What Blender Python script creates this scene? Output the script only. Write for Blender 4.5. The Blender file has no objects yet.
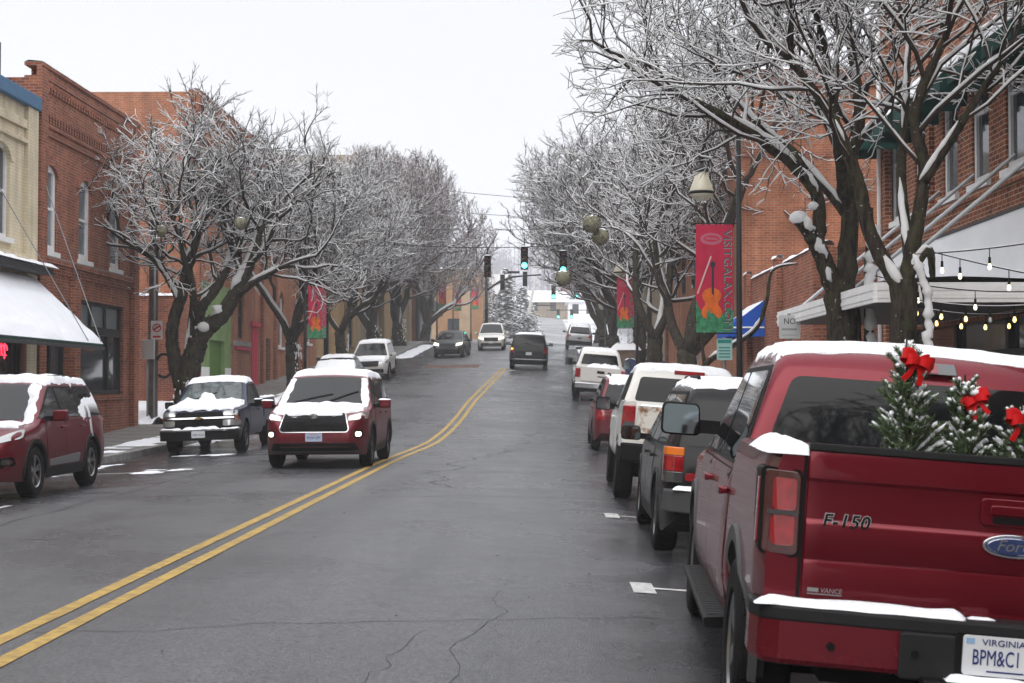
import bpy, bmesh, math, random
from mathutils import Vector, Matrix, noise, geometry
from mathutils.bvhtree import BVHTree
R = math.radians
D = bpy.data
SC = bpy.context.scene
COL = SC.collection
PI = math.pi

# ------------------------------------------------------------------ camera, sky, sun, exposure
cam_data = D.cameras.new('camera')
cam = D.objects.new('camera', cam_data)
COL.objects.link(cam)
cam_data.sensor_width = 36.0
cam_data.lens = 52.73
cam_data.clip_start = 0.1
cam_data.clip_end = 6000
cam.location = (0, 0, 1.82)
cam.rotation_euler = (R(90 + 1.66), 0, R(1.18))
cam_data.dof.use_dof = True
cam_data.dof.focus_distance = 18.0
cam_data.dof.aperture_fstop = 8.0
SC.camera = cam

SUN_EL, SUN_AZ = R(38), R(195)
world = D.worlds.new('World')
SC.world = world
world.use_nodes = True
wn, wl = world.node_tree.nodes, world.node_tree.links
wn.clear()
w_out = wn.new('ShaderNodeOutputWorld')
w_bg = wn.new('ShaderNodeBackground')
w_sky = wn.new('ShaderNodeTexSky')
w_sky.sky_type = 'NISHITA'
w_sky.sun_disc = False
w_sky.sun_elevation = SUN_EL
w_sky.sun_rotation = SUN_AZ
w_sky.dust_density = 4.0
w_mix = wn.new('ShaderNodeMixRGB')
w_mix.inputs['Fac'].default_value = 0.90
# overcast cloud deck: pale grey, faintly uneven
w_tc = wn.new('ShaderNodeTexCoord')
w_no = wn.new('ShaderNodeTexNoise')
w_no.inputs['Scale'].default_value = 1.6
w_no.inputs['Detail'].default_value = 3
w_cr = wn.new('ShaderNodeValToRGB')
w_cr.color_ramp.elements[0].color = (7.25, 7.3, 7.5, 1)
w_cr.color_ramp.elements[1].color = (7.75, 7.8, 7.95, 1)
wl.new(w_tc.outputs['Generated'], w_no.inputs['Vector'])
wl.new(w_no.outputs['Fac'], w_cr.inputs['Fac'])
wl.new(w_sky.outputs['Color'], w_mix.inputs['Color1'])
# overcast dome: brighter overhead than at the horizon
w_sep = wn.new('ShaderNodeSeparateXYZ'); wl.new(w_tc.outputs['Generated'], w_sep.inputs['Vector'])
w_gr = wn.new('ShaderNodeValToRGB'); w_gr.color_ramp.elements[0].position = .32; w_gr.color_ramp.elements[0].color = (1, 1, 1, 1)
w_gr.color_ramp.elements[1].position = 1.0; w_gr.color_ramp.elements[1].color = (2.95, 2.95, 2.97, 1); w_gr.color_ramp.interpolation = 'EASE'
wl.new(w_sep.outputs['Z'], w_gr.inputs['Fac'])
w_mul = wn.new('ShaderNodeMixRGB'); w_mul.blend_type = 'MULTIPLY'; w_mul.inputs['Fac'].default_value = 1
wl.new(w_cr.outputs['Color'], w_mul.inputs['Color1']); wl.new(w_gr.outputs['Color'], w_mul.inputs['Color2'])
wl.new(w_mul.outputs['Color'], w_mix.inputs['Color2'])
wl.new(w_mix.outputs['Color'], w_bg.inputs['Color'])
w_bg.inputs['Strength'].default_value = 0.1
wl.new(w_bg.outputs['Background'], w_out.inputs['Surface'])

sun_data = D.lights.new('sun', 'SUN')
sun_data.energy = 1.5
sun_data.angle = R(60)
sun_data.color = (1.0, 0.98, 0.95)
sun = D.objects.new('sun', sun_data)
COL.objects.link(sun)
sun.rotation_euler = (R(90) - SUN_EL, 0, R(180) - SUN_AZ)

SC.view_settings.view_transform = 'Standard'
SC.view_settings.look = 'None'
SC.view_settings.gamma = 1.0
SC.view_settings.exposure = 0.28
SC.cycles.max_bounces = 6
SC.cycles.diffuse_bounces = 3
SC.cycles.glossy_bounces = 4
SC.cycles.transmission_bounces = 4
SC.cycles.volume_bounces = 1
SC.cycles.caustics_reflective = False
SC.cycles.caustics_refractive = False

# ------------------------------------------------------------------ materials
MATS = {}
def nd(nt, t, **kw):
    n = nt.nodes.new(t)
    for k, v in kw.items():
        if k in n.inputs: n.inputs[k].default_value = v
        else: setattr(n, k, v)
    return n
def c4(c): return (c[0], c[1], c[2], 1.0)
def mat(name, col=(.5, .5, .5), rough=.5, metal=0., coat=0., spec=.5, emit=None, es=0., var=0., vscale=4., bump=0., bscale=40., col2=None, rvar=0., coords='Object'):
    if name in MATS: return MATS[name]
    if spec == .5 and metal == 0 and rough >= .44: spec = .15
    m = D.materials.new(name); m.use_nodes = True
    nt = m.node_tree; b = nt.nodes['Principled BSDF']
    b.inputs['Base Color'].default_value = c4(col)
    b.inputs['Roughness'].default_value = rough
    b.inputs['Metallic'].default_value = metal
    b.inputs['Specular IOR Level'].default_value = spec
    if coat:
        b.inputs['Coat Weight'].default_value = coat
        b.inputs['Coat Roughness'].default_value = .04
    if emit:
        b.inputs['Emission Color'].default_value = c4(emit)
        b.inputs['Emission Strength'].default_value = es
    if var or bump or rvar:
        tc = nd(nt, 'ShaderNodeTexCoord')
        no = nd(nt, 'ShaderNodeTexNoise', Scale=vscale, Detail=6.0, Roughness=.62)
        nt.links.new(tc.outputs[coords], no.inputs['Vector'])
        if var:
            cr = nd(nt, 'ShaderNodeValToRGB')
            k2 = col2 or tuple(x * (1 + var) for x in col)
            k1 = tuple(x * (1 - var) for x in col) if not col2 else col
            cr.color_ramp.elements[0].position = .32; cr.color_ramp.elements[1].position = .68
            cr.color_ramp.elements[0].color = c4(k1); cr.color_ramp.elements[1].color = c4(k2)
            nt.links.new(no.outputs['Fac'], cr.inputs['Fac'])
            nt.links.new(cr.outputs['Color'], b.inputs['Base Color'])
        if rvar:
            mr = nd(nt, 'ShaderNodeMapRange'); mr.inputs['To Min'].default_value = max(.02, rough - rvar); mr.inputs['To Max'].default_value = rough + rvar
            mr.inputs['From Min'].default_value = .3; mr.inputs['From Max'].default_value = .7
            nt.links.new(no.outputs['Fac'], mr.inputs['Value']); nt.links.new(mr.outputs['Result'], b.inputs['Roughness'])
        if bump:
            n2 = nd(nt, 'ShaderNodeTexNoise', Scale=bscale, Detail=4.0)
            nt.links.new(tc.outputs[coords], n2.inputs['Vector'])
            bp = nd(nt, 'ShaderNodeBump', Strength=bump, Distance=.02)
            nt.links.new(n2.outputs['Fac'], bp.inputs['Height']); nt.links.new(bp.outputs['Normal'], b.inputs['Normal'])
    MATS[name] = m
    return m

def brick_mat(name, c1, c2, mortar, bw=.215, bh=.075, stain=.35):
    m = D.materials.new(name); m.use_nodes = True; nt = m.node_tree; b = nt.nodes['Principled BSDF']; L = nt.links
    tc = nd(nt, 'ShaderNodeTexCoord')
    br = nt.nodes.new('ShaderNodeTexBrick')
    br.inputs['Scale'].default_value = 1.0
    br.inputs['Brick Width'].default_value = bw; br.inputs['Row Height'].default_value = bh
    br.inputs['Mortar Size'].default_value = .010; br.inputs['Mortar Smooth'].default_value = .3
    br.inputs['Bias'].default_value = -.1
    br.inputs['Color1'].default_value = c4(c1); br.inputs['Color2'].default_value = c4(c2); br.inputs['Mortar'].default_value = c4(mortar)
    L.new(tc.outputs['UV'], br.inputs['Vector'])
    no = nd(nt, 'ShaderNodeTexNoise', Scale=.9, Detail=6.0, Roughness=.65)
    L.new(tc.outputs['UV'], no.inputs['Vector'])
    cr = nd(nt, 'ShaderNodeValToRGB')
    cr.color_ramp.elements[0].position = .3; cr.color_ramp.elements[1].position = .7
    lo = 1 - stain
    cr.color_ramp.elements[0].color = (lo, lo, lo, 1); cr.color_ramp.elements[1].color = (1.12, 1.1, 1.08, 1)
    L.new(no.outputs['Fac'], cr.inputs['Fac'])
    mx = nt.nodes.new('ShaderNodeMixRGB'); mx.blend_type = 'MULTIPLY'; mx.inputs['Fac'].default_value = 1
    L.new(br.outputs['Color'], mx.inputs['Color1']); L.new(cr.outputs['Color'], mx.inputs['Color2'])
    # streaks of weathering running down the wall
    mp = nt.nodes.new('ShaderNodeMapping'); mp.inputs['Scale'].default_value = (3.5, .25, 1)
    L.new(tc.outputs['UV'], mp.inputs['Vector'])
    n3 = nd(nt, 'ShaderNodeTexNoise', Scale=1.0, Detail=5.0)
    L.new(mp.outputs['Vector'], n3.inputs['Vector'])
    c3 = nd(nt, 'ShaderNodeValToRGB'); c3.color_ramp.elements[0].position = .38; c3.color_ramp.elements[1].position = .62
    c3.color_ramp.elements[0].color = (.78, .77, .77, 1); c3.color_ramp.elements[1].color = (1.03, 1.03, 1.03, 1)
    L.new(n3.outputs['Fac'], c3.inputs['Fac'])
    m2 = nt.nodes.new('ShaderNodeMixRGB'); m2.blend_type = 'MULTIPLY'; m2.inputs['Fac'].default_value = 1
    L.new(mx.outputs['Color'], m2.inputs['Color1']); L.new(c3.outputs['Color'], m2.inputs['Color2'])
    L.new(m2.outputs['Color'], b.inputs['Base Color'])
    bp = nd(nt, 'ShaderNodeBump', Strength=.5, Distance=.012); bp.invert = True
    L.new(br.outputs['Fac'], bp.inputs['Height']); L.new(bp.outputs['Normal'], b.inputs['Normal'])
    b.inputs['Roughness'].default_value = .8; b.inputs['Specular IOR Level'].default_value = .12
    MATS[name] = m
    return m

SNOW = mat('snow', (.86, .88, .92), .55, var=.05, vscale=14, bump=.6, bscale=48)
def twig_snow():
    m = D.materials.new('twig_snow'); m.use_nodes = True; nt = m.node_tree; nt.nodes.clear(); L = nt.links
    o = nt.nodes.new('ShaderNodeOutputMaterial'); d = nd(nt, 'ShaderNodeBsdfDiffuse', Color=(.97, .975, .985, 1)); t = nd(nt, 'ShaderNodeBsdfTranslucent', Color=(.97, .975, .985, 1)); x = nd(nt, 'ShaderNodeMixShader', Fac=.45)
    L.new(d.outputs[0], x.inputs[1]); L.new(t.outputs[0], x.inputs[2]); L.new(x.outputs[0], o.inputs['Surface']); MATS['twig_snow'] = m; return m
SNOWT = twig_snow()
def bark_mat():
    m = D.materials.new('bark'); m.use_nodes = True; nt = m.node_tree; b = nt.nodes['Principled BSDF']; L = nt.links
    tc = nd(nt, 'ShaderNodeTexCoord'); mp = nd(nt, 'ShaderNodeMapping'); mp.inputs['Scale'].default_value = (1, 1, .22); L.new(tc.outputs['Object'], mp.inputs['Vector'])
    n1 = nd(nt, 'ShaderNodeTexNoise', Scale=15., Detail=8.0, Roughness=.7); L.new(mp.outputs['Vector'], n1.inputs['Vector'])
    r1 = nd(nt, 'ShaderNodeValToRGB'); r1.color_ramp.elements[0].position = .36; r1.color_ramp.elements[1].position = .66
    r1.color_ramp.elements[0].color = (.007, .006, .005, 1); r1.color_ramp.elements[1].color = (.070, .056, .042, 1); L.new(n1.outputs['Fac'], r1.inputs['Fac'])
    n2 = nd(nt, 'ShaderNodeTexNoise', Scale=5., Detail=4.0); L.new(tc.outputs['Object'], n2.inputs['Vector'])
    r2 = nd(nt, 'ShaderNodeValToRGB'); r2.color_ramp.elements[0].position = .5; r2.color_ramp.elements[1].position = .62; r2.color_ramp.elements[0].color = (0, 0, 0, 1)
    L.new(n2.outputs['Fac'], r2.inputs['Fac']); mx = nd(nt, 'ShaderNodeMixRGB'); mx.inputs['Color2'].default_value = (.055, .058, .026, 1)
    mu = nd(nt, 'ShaderNodeMath', operation='MULTIPLY'); mu.inputs[1].default_value = .55; L.new(r2.outputs['Color'], mu.inputs[0]); L.new(mu.outputs[0], mx.inputs['Fac']); L.new(r1.outputs['Color'], mx.inputs['Color1'])
    # specks of snow caught in the fissures
    n3 = nd(nt, 'ShaderNodeTexNoise', Scale=15., Detail=7.0, Roughness=.7); L.new(tc.outputs['Object'], n3.inputs['Vector'])
    r3 = nd(nt, 'ShaderNodeValToRGB'); r3.color_ramp.elements[0].position = .655; r3.color_ramp.elements[1].position = .675; r3.color_ramp.elements[0].color = (0, 0, 0, 1); L.new(n3.outputs['Fac'], r3.inputs['Fac'])
    m2 = nd(nt, 'ShaderNodeMixRGB'); m2.inputs['Color2'].default_value = (.75, .77, .8, 1); L.new(r3.outputs['Color'], m2.inputs['Fac']); L.new(mx.outputs['Color'], m2.inputs['Color1']); L.new(m2.outputs['Color'], b.inputs['Base Color'])
    bp = nd(nt, 'ShaderNodeBump', Strength=1.0, Distance=.04); L.new(n1.outputs['Fac'], bp.inputs['Height']); L.new(bp.outputs['Normal'], b.inputs['Normal']); b.inputs['Roughness'].default_value = .85; b.inputs['Specular IOR Level'].default_value = .1
    MATS['bark'] = m; return m
BARK = bark_mat()
TWIG = mat('twig', (.034, .025, .020), .8)
TWIGR = mat('reddish_twig', (.11, .072, .068), .8)
GLASS = mat('dark_glass', (.006, .007, .008), .03, spec=.24)
WGLASS = mat('window_glass', (.045, .052, .062), .06, spec=.6, var=.5, vscale=.8, rvar=.03)
WGLASSL = mat('pale_window_glass', (.16, .18, .20), .08, spec=.6, var=.3, vscale=.8)
WHITEP = mat('white_paint', (.82, .82, .82), .5, var=.06, vscale=3)
BLACKP = mat('black_plastic', (.007, .007, .0075), .5, spec=.12)
TRIM = mat('charcoal_trim', (.018, .0185, .02), .55)
GREYT = mat('grey_trim', (.06, .06, .063), .5)
RUBBER = mat('rubber', (.009, .009, .0095), .75, bump=.3, bscale=60)
CHROME = mat('chrome', (.52, .53, .55), .14, metal=1)
BCHROME = mat('badge_chrome', (.85, .86, .88), .2, metal=1)
ALLOY = mat('alloy', (.42, .43, .44), .3, metal=1)
ALLOYD = mat('dark_alloy', (.16, .16, .17), .35, metal=1)
DARKMET = mat('dark_metal', (.006, .0065, .0065), .5, spec=.25)
STEEL = mat('grey_steel', (.25, .26, .27), .45, metal=.6)
MIRROR = mat('mirror_glass', (.16, .19, .20), .04, metal=1)
UNDER = mat('underbody', (.008, .008, .008), .9)
CANDY = mat('candy_red_paint', (.135, .0006, .009), .25, metal=.5, coat=.42, spec=.25)
BURG = mat('burgundy_paint', (.135, .005, .014), .32, metal=.3, coat=.3, spec=.2)
MAROON = mat('maroon_paint', (.12, .006, .012), .35, metal=.2, coat=.35, spec=.3)
BLACKC = mat('black_paint', (.005, .005, .006), .22, coat=.12, spec=.15)
GREYC = mat('graphite_paint', (.008, .009, .010), .28, coat=.12, spec=.15)
GREENC = mat('dark_green_paint', (.012, .019, .016), .3, metal=.2, coat=.35, spec=.3)
NAVY = mat('navy_paint', (.008, .013, .050), .3, metal=.2, coat=.3, spec=.3)
WHITEC = mat('white_car_paint', (.68, .67, .64), .32, coat=.8)
BEIGEC = mat('pale_car_paint', (.62, .60, .55), .34, coat=.8)
SILVER = mat('silver_paint', (.45, .46, .47), .3, metal=.7, coat=1)
REDL = mat('red_lens', (.26, .005, .009), .08, coat=1, var=.35, vscale=14)
REDLD = mat('deep_red_lens', (.22, .004, .008), .08, coat=1)
AMBER = mat('amber_lens', (.75, .18, .01), .1, coat=1)
CLEARL = mat('clear_lens', (.075, .078, .08), .08, coat=1, metal=.4)
HEADOFF = mat('headlight_lens', (.35, .36, .36), .1, coat=1, metal=.5)
LAMP = mat('lit_headlight', (.9, .88, .8), .2, emit=(1, .93, .75), es=1.3)
FOGL = mat('lit_fog_lamp', (.9, .9, .7), .2, emit=(1, .97, .65), es=3.5)
TURN = mat('lit_turn_signal', (.9, .4, .1), .2, emit=(1, .42, .08), es=2.2)

def grime(m, top=.66, amt=.42):
    # dried road salt and spray on the lower panels
    nt = m.node_tree; b = nt.nodes['Principled BSDF']; L = nt.links; tc = nd(nt, 'ShaderNodeTexCoord'); sp = nd(nt, 'ShaderNodeSeparateXYZ'); L.new(tc.outputs['Object'], sp.inputs['Vector'])
    n = nd(nt, 'ShaderNodeTexNoise', Scale=5., Detail=6.0, Roughness=.7); L.new(tc.outputs['Object'], n.inputs['Vector'])
    ad = nd(nt, 'ShaderNodeMath', operation='MULTIPLY_ADD'); ad.inputs[1].default_value = .7; ad.inputs[2].default_value = -.35; L.new(n.outputs['Fac'], ad.inputs[0])
    a2 = nd(nt, 'ShaderNodeMath', operation='ADD'); L.new(sp.outputs['Z'], a2.inputs[0]); L.new(ad.outputs[0], a2.inputs[1])
    mr = nd(nt, 'ShaderNodeMapRange'); mr.inputs['From Min'].default_value = .22; mr.inputs['From Max'].default_value = top; mr.inputs['To Min'].default_value = amt; mr.inputs['To Max'].default_value = .03; L.new(a2.outputs[0], mr.inputs['Value'])
    mx = nd(nt, 'ShaderNodeMixRGB'); mx.inputs['Color1'].default_value = b.inputs['Base Color'].default_value; mx.inputs['Color2'].default_value = (.10, .095, .09, 1); L.new(mr.outputs['Result'], mx.inputs['Fac']); L.new(mx.outputs['Color'], b.inputs['Base Color'])
    r2 = nd(nt, 'ShaderNodeMapRange'); r2.inputs['To Min'].default_value = b.inputs['Roughness'].default_value; r2.inputs['To Max'].default_value = .85; L.new(mr.outputs['Result'], r2.inputs['Value']); L.new(r2.outputs['Result'], b.inputs['Roughness'])
    cw = nd(nt, 'ShaderNodeMapRange'); cw.inputs['From Max'].default_value = amt; cw.inputs['To Min'].default_value = b.inputs['Coat Weight'].default_value; cw.inputs['To Max'].default_value = 0; L.new(mr.outputs['Result'], cw.inputs['Value']); L.new(cw.outputs['Result'], b.inputs['Coat Weight'])
for m_ in (BURG, MAROON, BLACKC, GREYC, GREENC, NAVY, WHITEC, BEIGEC, SILVER): grime(m_)
grime(CANDY, .55, .25)

# ------------------------------------------------------------------ mesh builder
def vv(*a): return Vector(a)
class MB:
    def __init__(s): s.v = []; s.f = []; s.mi = []
    def add(s, vs, fs, mi=0):
        b = len(s.v); s.v += [tuple(p) for p in vs]
        s.f += [tuple(i + b for i in f) for f in fs]; s.mi += [mi] * len(fs)
        return s
    def obox(s, c, ax, ay, az, mi=0):
        c = Vector(c); ax = Vector(ax); ay = Vector(ay); az = Vector(az)
        vs = [c + ax * i + ay * j + az * k for k in (-1, 1) for j in (-1, 1) for i in (-1, 1)]
        fs = [(0, 2, 3, 1), (4, 5, 7, 6), (0, 1, 5, 4), (2, 6, 7, 3), (0, 4, 6, 2), (1, 3, 7, 5)]
        if ax.cross(ay).dot(az) < 0: fs = [tuple(reversed(f)) for f in fs]
        return s.add(vs, fs, mi)
    def box(s, x0, x1, y0, y1, z0, z1, mi=0):
        return s.obox(((x0 + x1) / 2, (y0 + y1) / 2, (z0 + z1) / 2), (abs(x1 - x0) / 2, 0, 0), (0, abs(y1 - y0) / 2, 0), (0, 0, abs(z1 - z0) / 2), mi)
    def tube(s, pts, rad, n=8, cap=True, mi=0):
        pts = [Vector(p) for p in pts]; N = len(pts)
        if not hasattr(rad, '__len__'): rad = [rad] * N
        t0 = (pts[1] - pts[0]).normalized()
        ref = Vector((0, 0, 1)) if abs(t0.z) < .9 else Vector((1, 0, 0))
        u = t0.cross(ref).normalized(); vs = []
        for i in range(N):
            a = pts[max(i - 1, 0)]; b = pts[min(i + 1, N - 1)]
            t = (b - a)
            t = t.normalized() if t.length > 1e-9 else t0
            u = (u - t * u.dot(t))
            u = u.normalized() if u.length > 1e-6 else t.orthogonal().normalized()
            w = t.cross(u)
            for k in range(n):
                an = 2 * PI * k / n
                vs.append(pts[i] + (u * math.cos(an) + w * math.sin(an)) * rad[i])
        fs = []
        for i in range(N - 1):
            for k in range(n):
                k2 = (k + 1) % n
                fs.append((i * n + k, i * n + k2, (i + 1) * n + k2, (i + 1) * n + k))
        if cap:
            fs.append(tuple(reversed(range(n)))); fs.append(tuple((N - 1) * n + k for k in range(n)))
        return s.add(vs, fs, mi)
    def cyl(s, p0, p1, r0, r1=None, n=16, mi=0): return s.tube([p0, p1], [r0, r0 if r1 is None else r1], n, True, mi)
    def lathe(s, prof, n=24, M=None, mi=0, closed=False):
        # prof: (r, h) revolve about z
        vs = []; m = len(prof)
        for k in range(n):
            a = 2 * PI * k / n
            for r, h in prof:
                p = Vector((r * math.cos(a), r * math.sin(a), h)); vs.append(M @ p if M else p)
        fs = []
        for k in range(n):
            k2 = (k + 1) % n
            for i in range(m if closed else m - 1):
                j = (i + 1) % m
                fs.append((k * m + i, k2 * m + i, k2 * m + j, k * m + j))
        return s.add(vs, fs, mi)
    def prism(s, poly, f0, f1, mi=0):
        # poly 2D, f0/f1 map 2D->3D for the two caps
        n = len(poly); area = sum(poly[i][0] * poly[(i + 1) % n][1] - poly[(i + 1) % n][0] * poly[i][1] for i in range(n))
        a = [Vector(f0(*p)) for p in poly]; b = [Vector(f1(*p)) for p in poly]
        fs = [tuple(range(n)), tuple(reversed(range(n, 2 * n)))]
        for i in range(n):
            j = (i + 1) % n; fs.append((i, i + n, j + n, j))
        return s.add(a + b, fs, mi)
    def sphere(s, c, r, n=12, m=8, sz=1.0, mi=0):
        prof = [(max(1e-5, r * math.sin(PI * i / m)), -r * sz * math.cos(PI * i / m)) for i in range(m + 1)]
        return s.lathe(prof, n, Matrix.Translation(Vector(c)), mi)
    def snow(s, x0, x1, y0, y1, z, h, res=.06, seed=0, jag=.03, zf=None, mi=0):
        # lumpy snow cushion on a flat ledge
        nx = max(3, int((x1 - x0) / res)); ny = max(3, int((y1 - y0) / res)); vs = []; idx = {}
        for i in range(nx + 1):
            for j in range(ny + 1):
                u = i / nx; w = j / ny
                x = x0 + (x1 - x0) * u; y = y0 + (y1 - y0) * w
                jx = noise.noise((y * 9 + seed, x * 3, 1.3)) * jag; jy = noise.noise((x * 9 + seed, y * 3, 7.7)) * jag
                if i in (0, nx): x += jx
                if j in (0, ny): y += jy
                d = min(u * (x1 - x0), (1 - u) * (x1 - x0), w * (y1 - y0), (1 - w) * (y1 - y0))
                k = (1 - math.exp(-d / (h * .6 + .004)))
                edge = i in (0, nx) or j in (0, ny)
                hh = 0 if edge else h * k * (.8 + .45 * noise.noise((x * 6 + seed, y * 6, 3.1)))
                vs.append((x, y, (zf(x, y) if zf else z) + hh))
        fs = [(i * (ny + 1) + j, (i + 1) * (ny + 1) + j, (i + 1) * (ny + 1) + j + 1, i * (ny + 1) + j + 1) for i in range(nx) for j in range(ny)]
        return s.add(vs, fs, mi)
    def build(s, name, m, parent=None, smooth=False, angle=None, world=False, bevel=0, xf=None):
        me = D.meshes.new(name)
        vs = [tuple(xf @ Vector(p)) for p in s.v] if xf is not None else s.v
        me.from_pydata(vs, [], s.f)
        ms = m if isinstance(m, (list, tuple)) else [m]
        for x in ms: me.materials.append(x)
        if len(ms) > 1: me.polygons.foreach_set('material_index', s.mi)
        boxuv(me)
        me.update()
        return link(name, me, parent, smooth, angle, world, bevel)

def boxuv(me):
    uv = me.uv_layers.new(name='UVMap').data
    co = [v.co for v in me.vertices]
    for p in me.polygons:
        n = p.normal; ax, ay, az = abs(n.x), abs(n.y), abs(n.z)
        for li in p.loop_indices:
            c = co[me.loops[li].vertex_index]
            if az >= ax and az >= ay: uv[li].uv = (c.x, c.y)
            elif ax >= ay: uv[li].uv = (c.y, c.z)
            else: uv[li].uv = (c.x, c.z)

def wm(o):
    return (wm(o.parent) @ o.matrix_parent_inverse if o.parent else Matrix.Identity(4)) @ o.matrix_basis
def link(name, me, parent=None, smooth=False, angle=None, world=False, bevel=0):
    o = D.objects.new(name, me); COL.objects.link(o)
    if smooth:
        me.polygons.foreach_set('use_smooth', [True] * len(me.polygons))
        if angle: me.set_sharp_from_angle(angle=R(angle))
    if bevel:
        b = o.modifiers.new('bevel', 'BEVEL'); b.width = bevel; b.segments = 2; b.limit_method = 'ANGLE'
    if parent is not None:
        o.parent = parent
        if world: o.matrix_parent_inverse = wm(parent).inverted()
    return o

def tag(o, label=None, cat=None, group=None, kind=None):
    if label: o['label'] = label
    if cat: o['category'] = cat
    if group: o['group'] = group
    if kind: o['kind'] = kind
    return o
def thing(name, label, cat, loc=(0, 0, 0), rot=(0, 0, 0), group=None):
    o = D.objects.new(name, None); COL.objects.link(o); o.empty_display_size = .2
    o.location = loc; o.rotation_euler = rot
    return tag(o, label, cat, group)
def copy_tree(o, parent=None):
    c = o.copy(); COL.objects.link(c)
    if parent is not None: c.parent = parent
    for ch in list(o.children): copy_tree(ch, c)
    return c

def text_mesh(s, size, extrude=.003, offset=0., shear=0., spacing=1., align='LEFT'):
    cu = D.curves.new('txt', 'FONT'); cu.body = s; cu.size = size; cu.extrude = extrude; cu.offset = offset; cu.shear = shear
    cu.space_character = spacing; cu.align_x = align; cu.resolution_u = 3
    o = D.objects.new('txt', cu); COL.objects.link(o)
    dg = bpy.context.evaluated_depsgraph_get()
    me = D.meshes.new_from_object(o.evaluated_get(dg))
    D.objects.remove(o); D.curves.remove(cu)
    me.materials.clear()
    return me
def text_obj(name, s, size, m, M, parent, extrude=.003, world=False, width=None, **kw):
    me = text_mesh(s, size, extrude, **kw)
    if width:
        xs = [v.co.x for v in me.vertices]; w = max(xs) - min(xs)
        for v in me.vertices: v.co.x *= width / w
    me.transform(M); me.materials.append(m)
    return link(name, me, parent, world=world)
# ------------------------------------------------------------------ ground form
SL = [(-400, 0), (32, 0), (50, .0648), (114, .0648), (124, .008), (140, .008), (152, .07), (330, .07), (420, .03), (1300, .03)]
def slope(Y):
    for (a, p), (b, q) in zip(SL, SL[1:]):
        if a <= Y <= b: return p + (q - p) * (Y - a) / (b - a)
    return 0.03
G0, GS, GT = -100.0, .5, []
_z = 0
for i in range(2900):
    GT.append(_z); _z += slope(G0 + GS * (i + .5)) * GS
def g(Y):
    t = (Y - G0) / GS
    if t <= 0: return 0.
    i = min(int(t), len(GT) - 2); return GT[i] + (GT[i + 1] - GT[i]) * (t - i)
def cross(x):
    d = max(-1, min(1, (x + 3) / 6.3))
    return .3 * (1 - d * d) if d > 0 else .3 - .14 * d * d
def road(x, Y): return g(Y) + cross(x)
KL, KR = -9.3, 3.3         # kerb lines
WL, WR = -12.3, 7.3        # building lines
def side_l(Y): return g(Y) + .31
def side_r(Y): return g(Y) + .13

ASPH = D.materials.new('asphalt'); ASPH.use_nodes = True
nt = ASPH.node_tree; L = nt.links; b = nt.nodes['Principled BSDF']
tc = nd(nt, 'ShaderNodeTexCoord')
n1 = nd(nt, 'ShaderNodeTexNoise', Scale=.35, Detail=5.0, Roughness=.6)
n2 = nd(nt, 'ShaderNodeTexNoise', Scale=34., Detail=3.0, Roughness=.75)
n3 = nd(nt, 'ShaderNodeTexVoronoi', Scale=95.)
mp = nd(nt, 'ShaderNodeMapping'); mp.inputs['Scale'].default_value = (1.1, .05, 1)
n4 = nd(nt, 'ShaderNodeTexNoise', Scale=1.0, Detail=4.0)
for n in (n1, n2, n3, mp): L.new(tc.outputs['Object'], n.inputs['Vector'])
L.new(mp.outputs['Vector'], n4.inputs['Vector'])
r1 = nd(nt, 'ShaderNodeValToRGB'); r1.color_ramp.elements[0].position = .3; r1.color_ramp.elements[1].position = .7
r1.color_ramp.elements[0].color = (.034, .035, .039, 1); r1.color_ramp.elements[1].color = (.080, .080, .086, 1)
n5 = nd(nt, 'ShaderNodeTexNoise', Scale=5.5, Detail=8.0, Roughness=.75); L.new(tc.outputs['Object'], n5.inputs['Vector'])
m5 = nd(nt, 'ShaderNodeMath', operation='MULTIPLY_ADD'); m5.inputs[1].default_value = .55; L.new(n5.outputs['Fac'], m5.inputs[0]); m6 = nd(nt, 'ShaderNodeMath', operation='MULTIPLY_ADD'); m6.inputs[1].default_value = .6; m6.inputs[2].default_value = -.08; L.new(n1.outputs['Fac'], m6.inputs[0]); L.new(m6.outputs[0], m5.inputs[2])
L.new(m5.outputs[0], r1.inputs['Fac'])
r2 = nd(nt, 'ShaderNodeValToRGB'); r2.color_ramp.elements[0].position = .3; r2.color_ramp.elements[1].position = .72
r2.color_ramp.elements[0].color = (.25, .25, .25, 1); r2.color_ramp.elements[1].color = (2.0, 2.0, 1.98, 1)
L.new(n2.outputs['Fac'], r2.inputs['Fac'])
mx = nd(nt, 'ShaderNodeMixRGB', blend_type='MULTIPLY'); mx.inputs['Fac'].default_value = 1
L.new(r1.outputs['Color'], mx.inputs['Color1']); L.new(r2.outputs['Color'], mx.inputs['Color2'])
r4 = nd(nt, 'ShaderNodeValToRGB'); r4.color_ramp.elements[0].position = .35; r4.color_ramp.elements[1].position = .65
r4.color_ramp.elements[0].color = (.74, .74, .74, 1); r4.color_ramp.elements[1].color = (1.2, 1.2, 1.2, 1)
L.new(n4.outputs['Fac'], r4.inputs['Fac'])
mx2 = nd(nt, 'ShaderNodeMixRGB', blend_type='MULTIPLY'); mx2.inputs['Fac'].default_value = 1
L.new(mx.outputs['Color'], mx2.inputs['Color1']); L.new(r4.outputs['Color'], mx2.inputs['Color2'])
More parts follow.
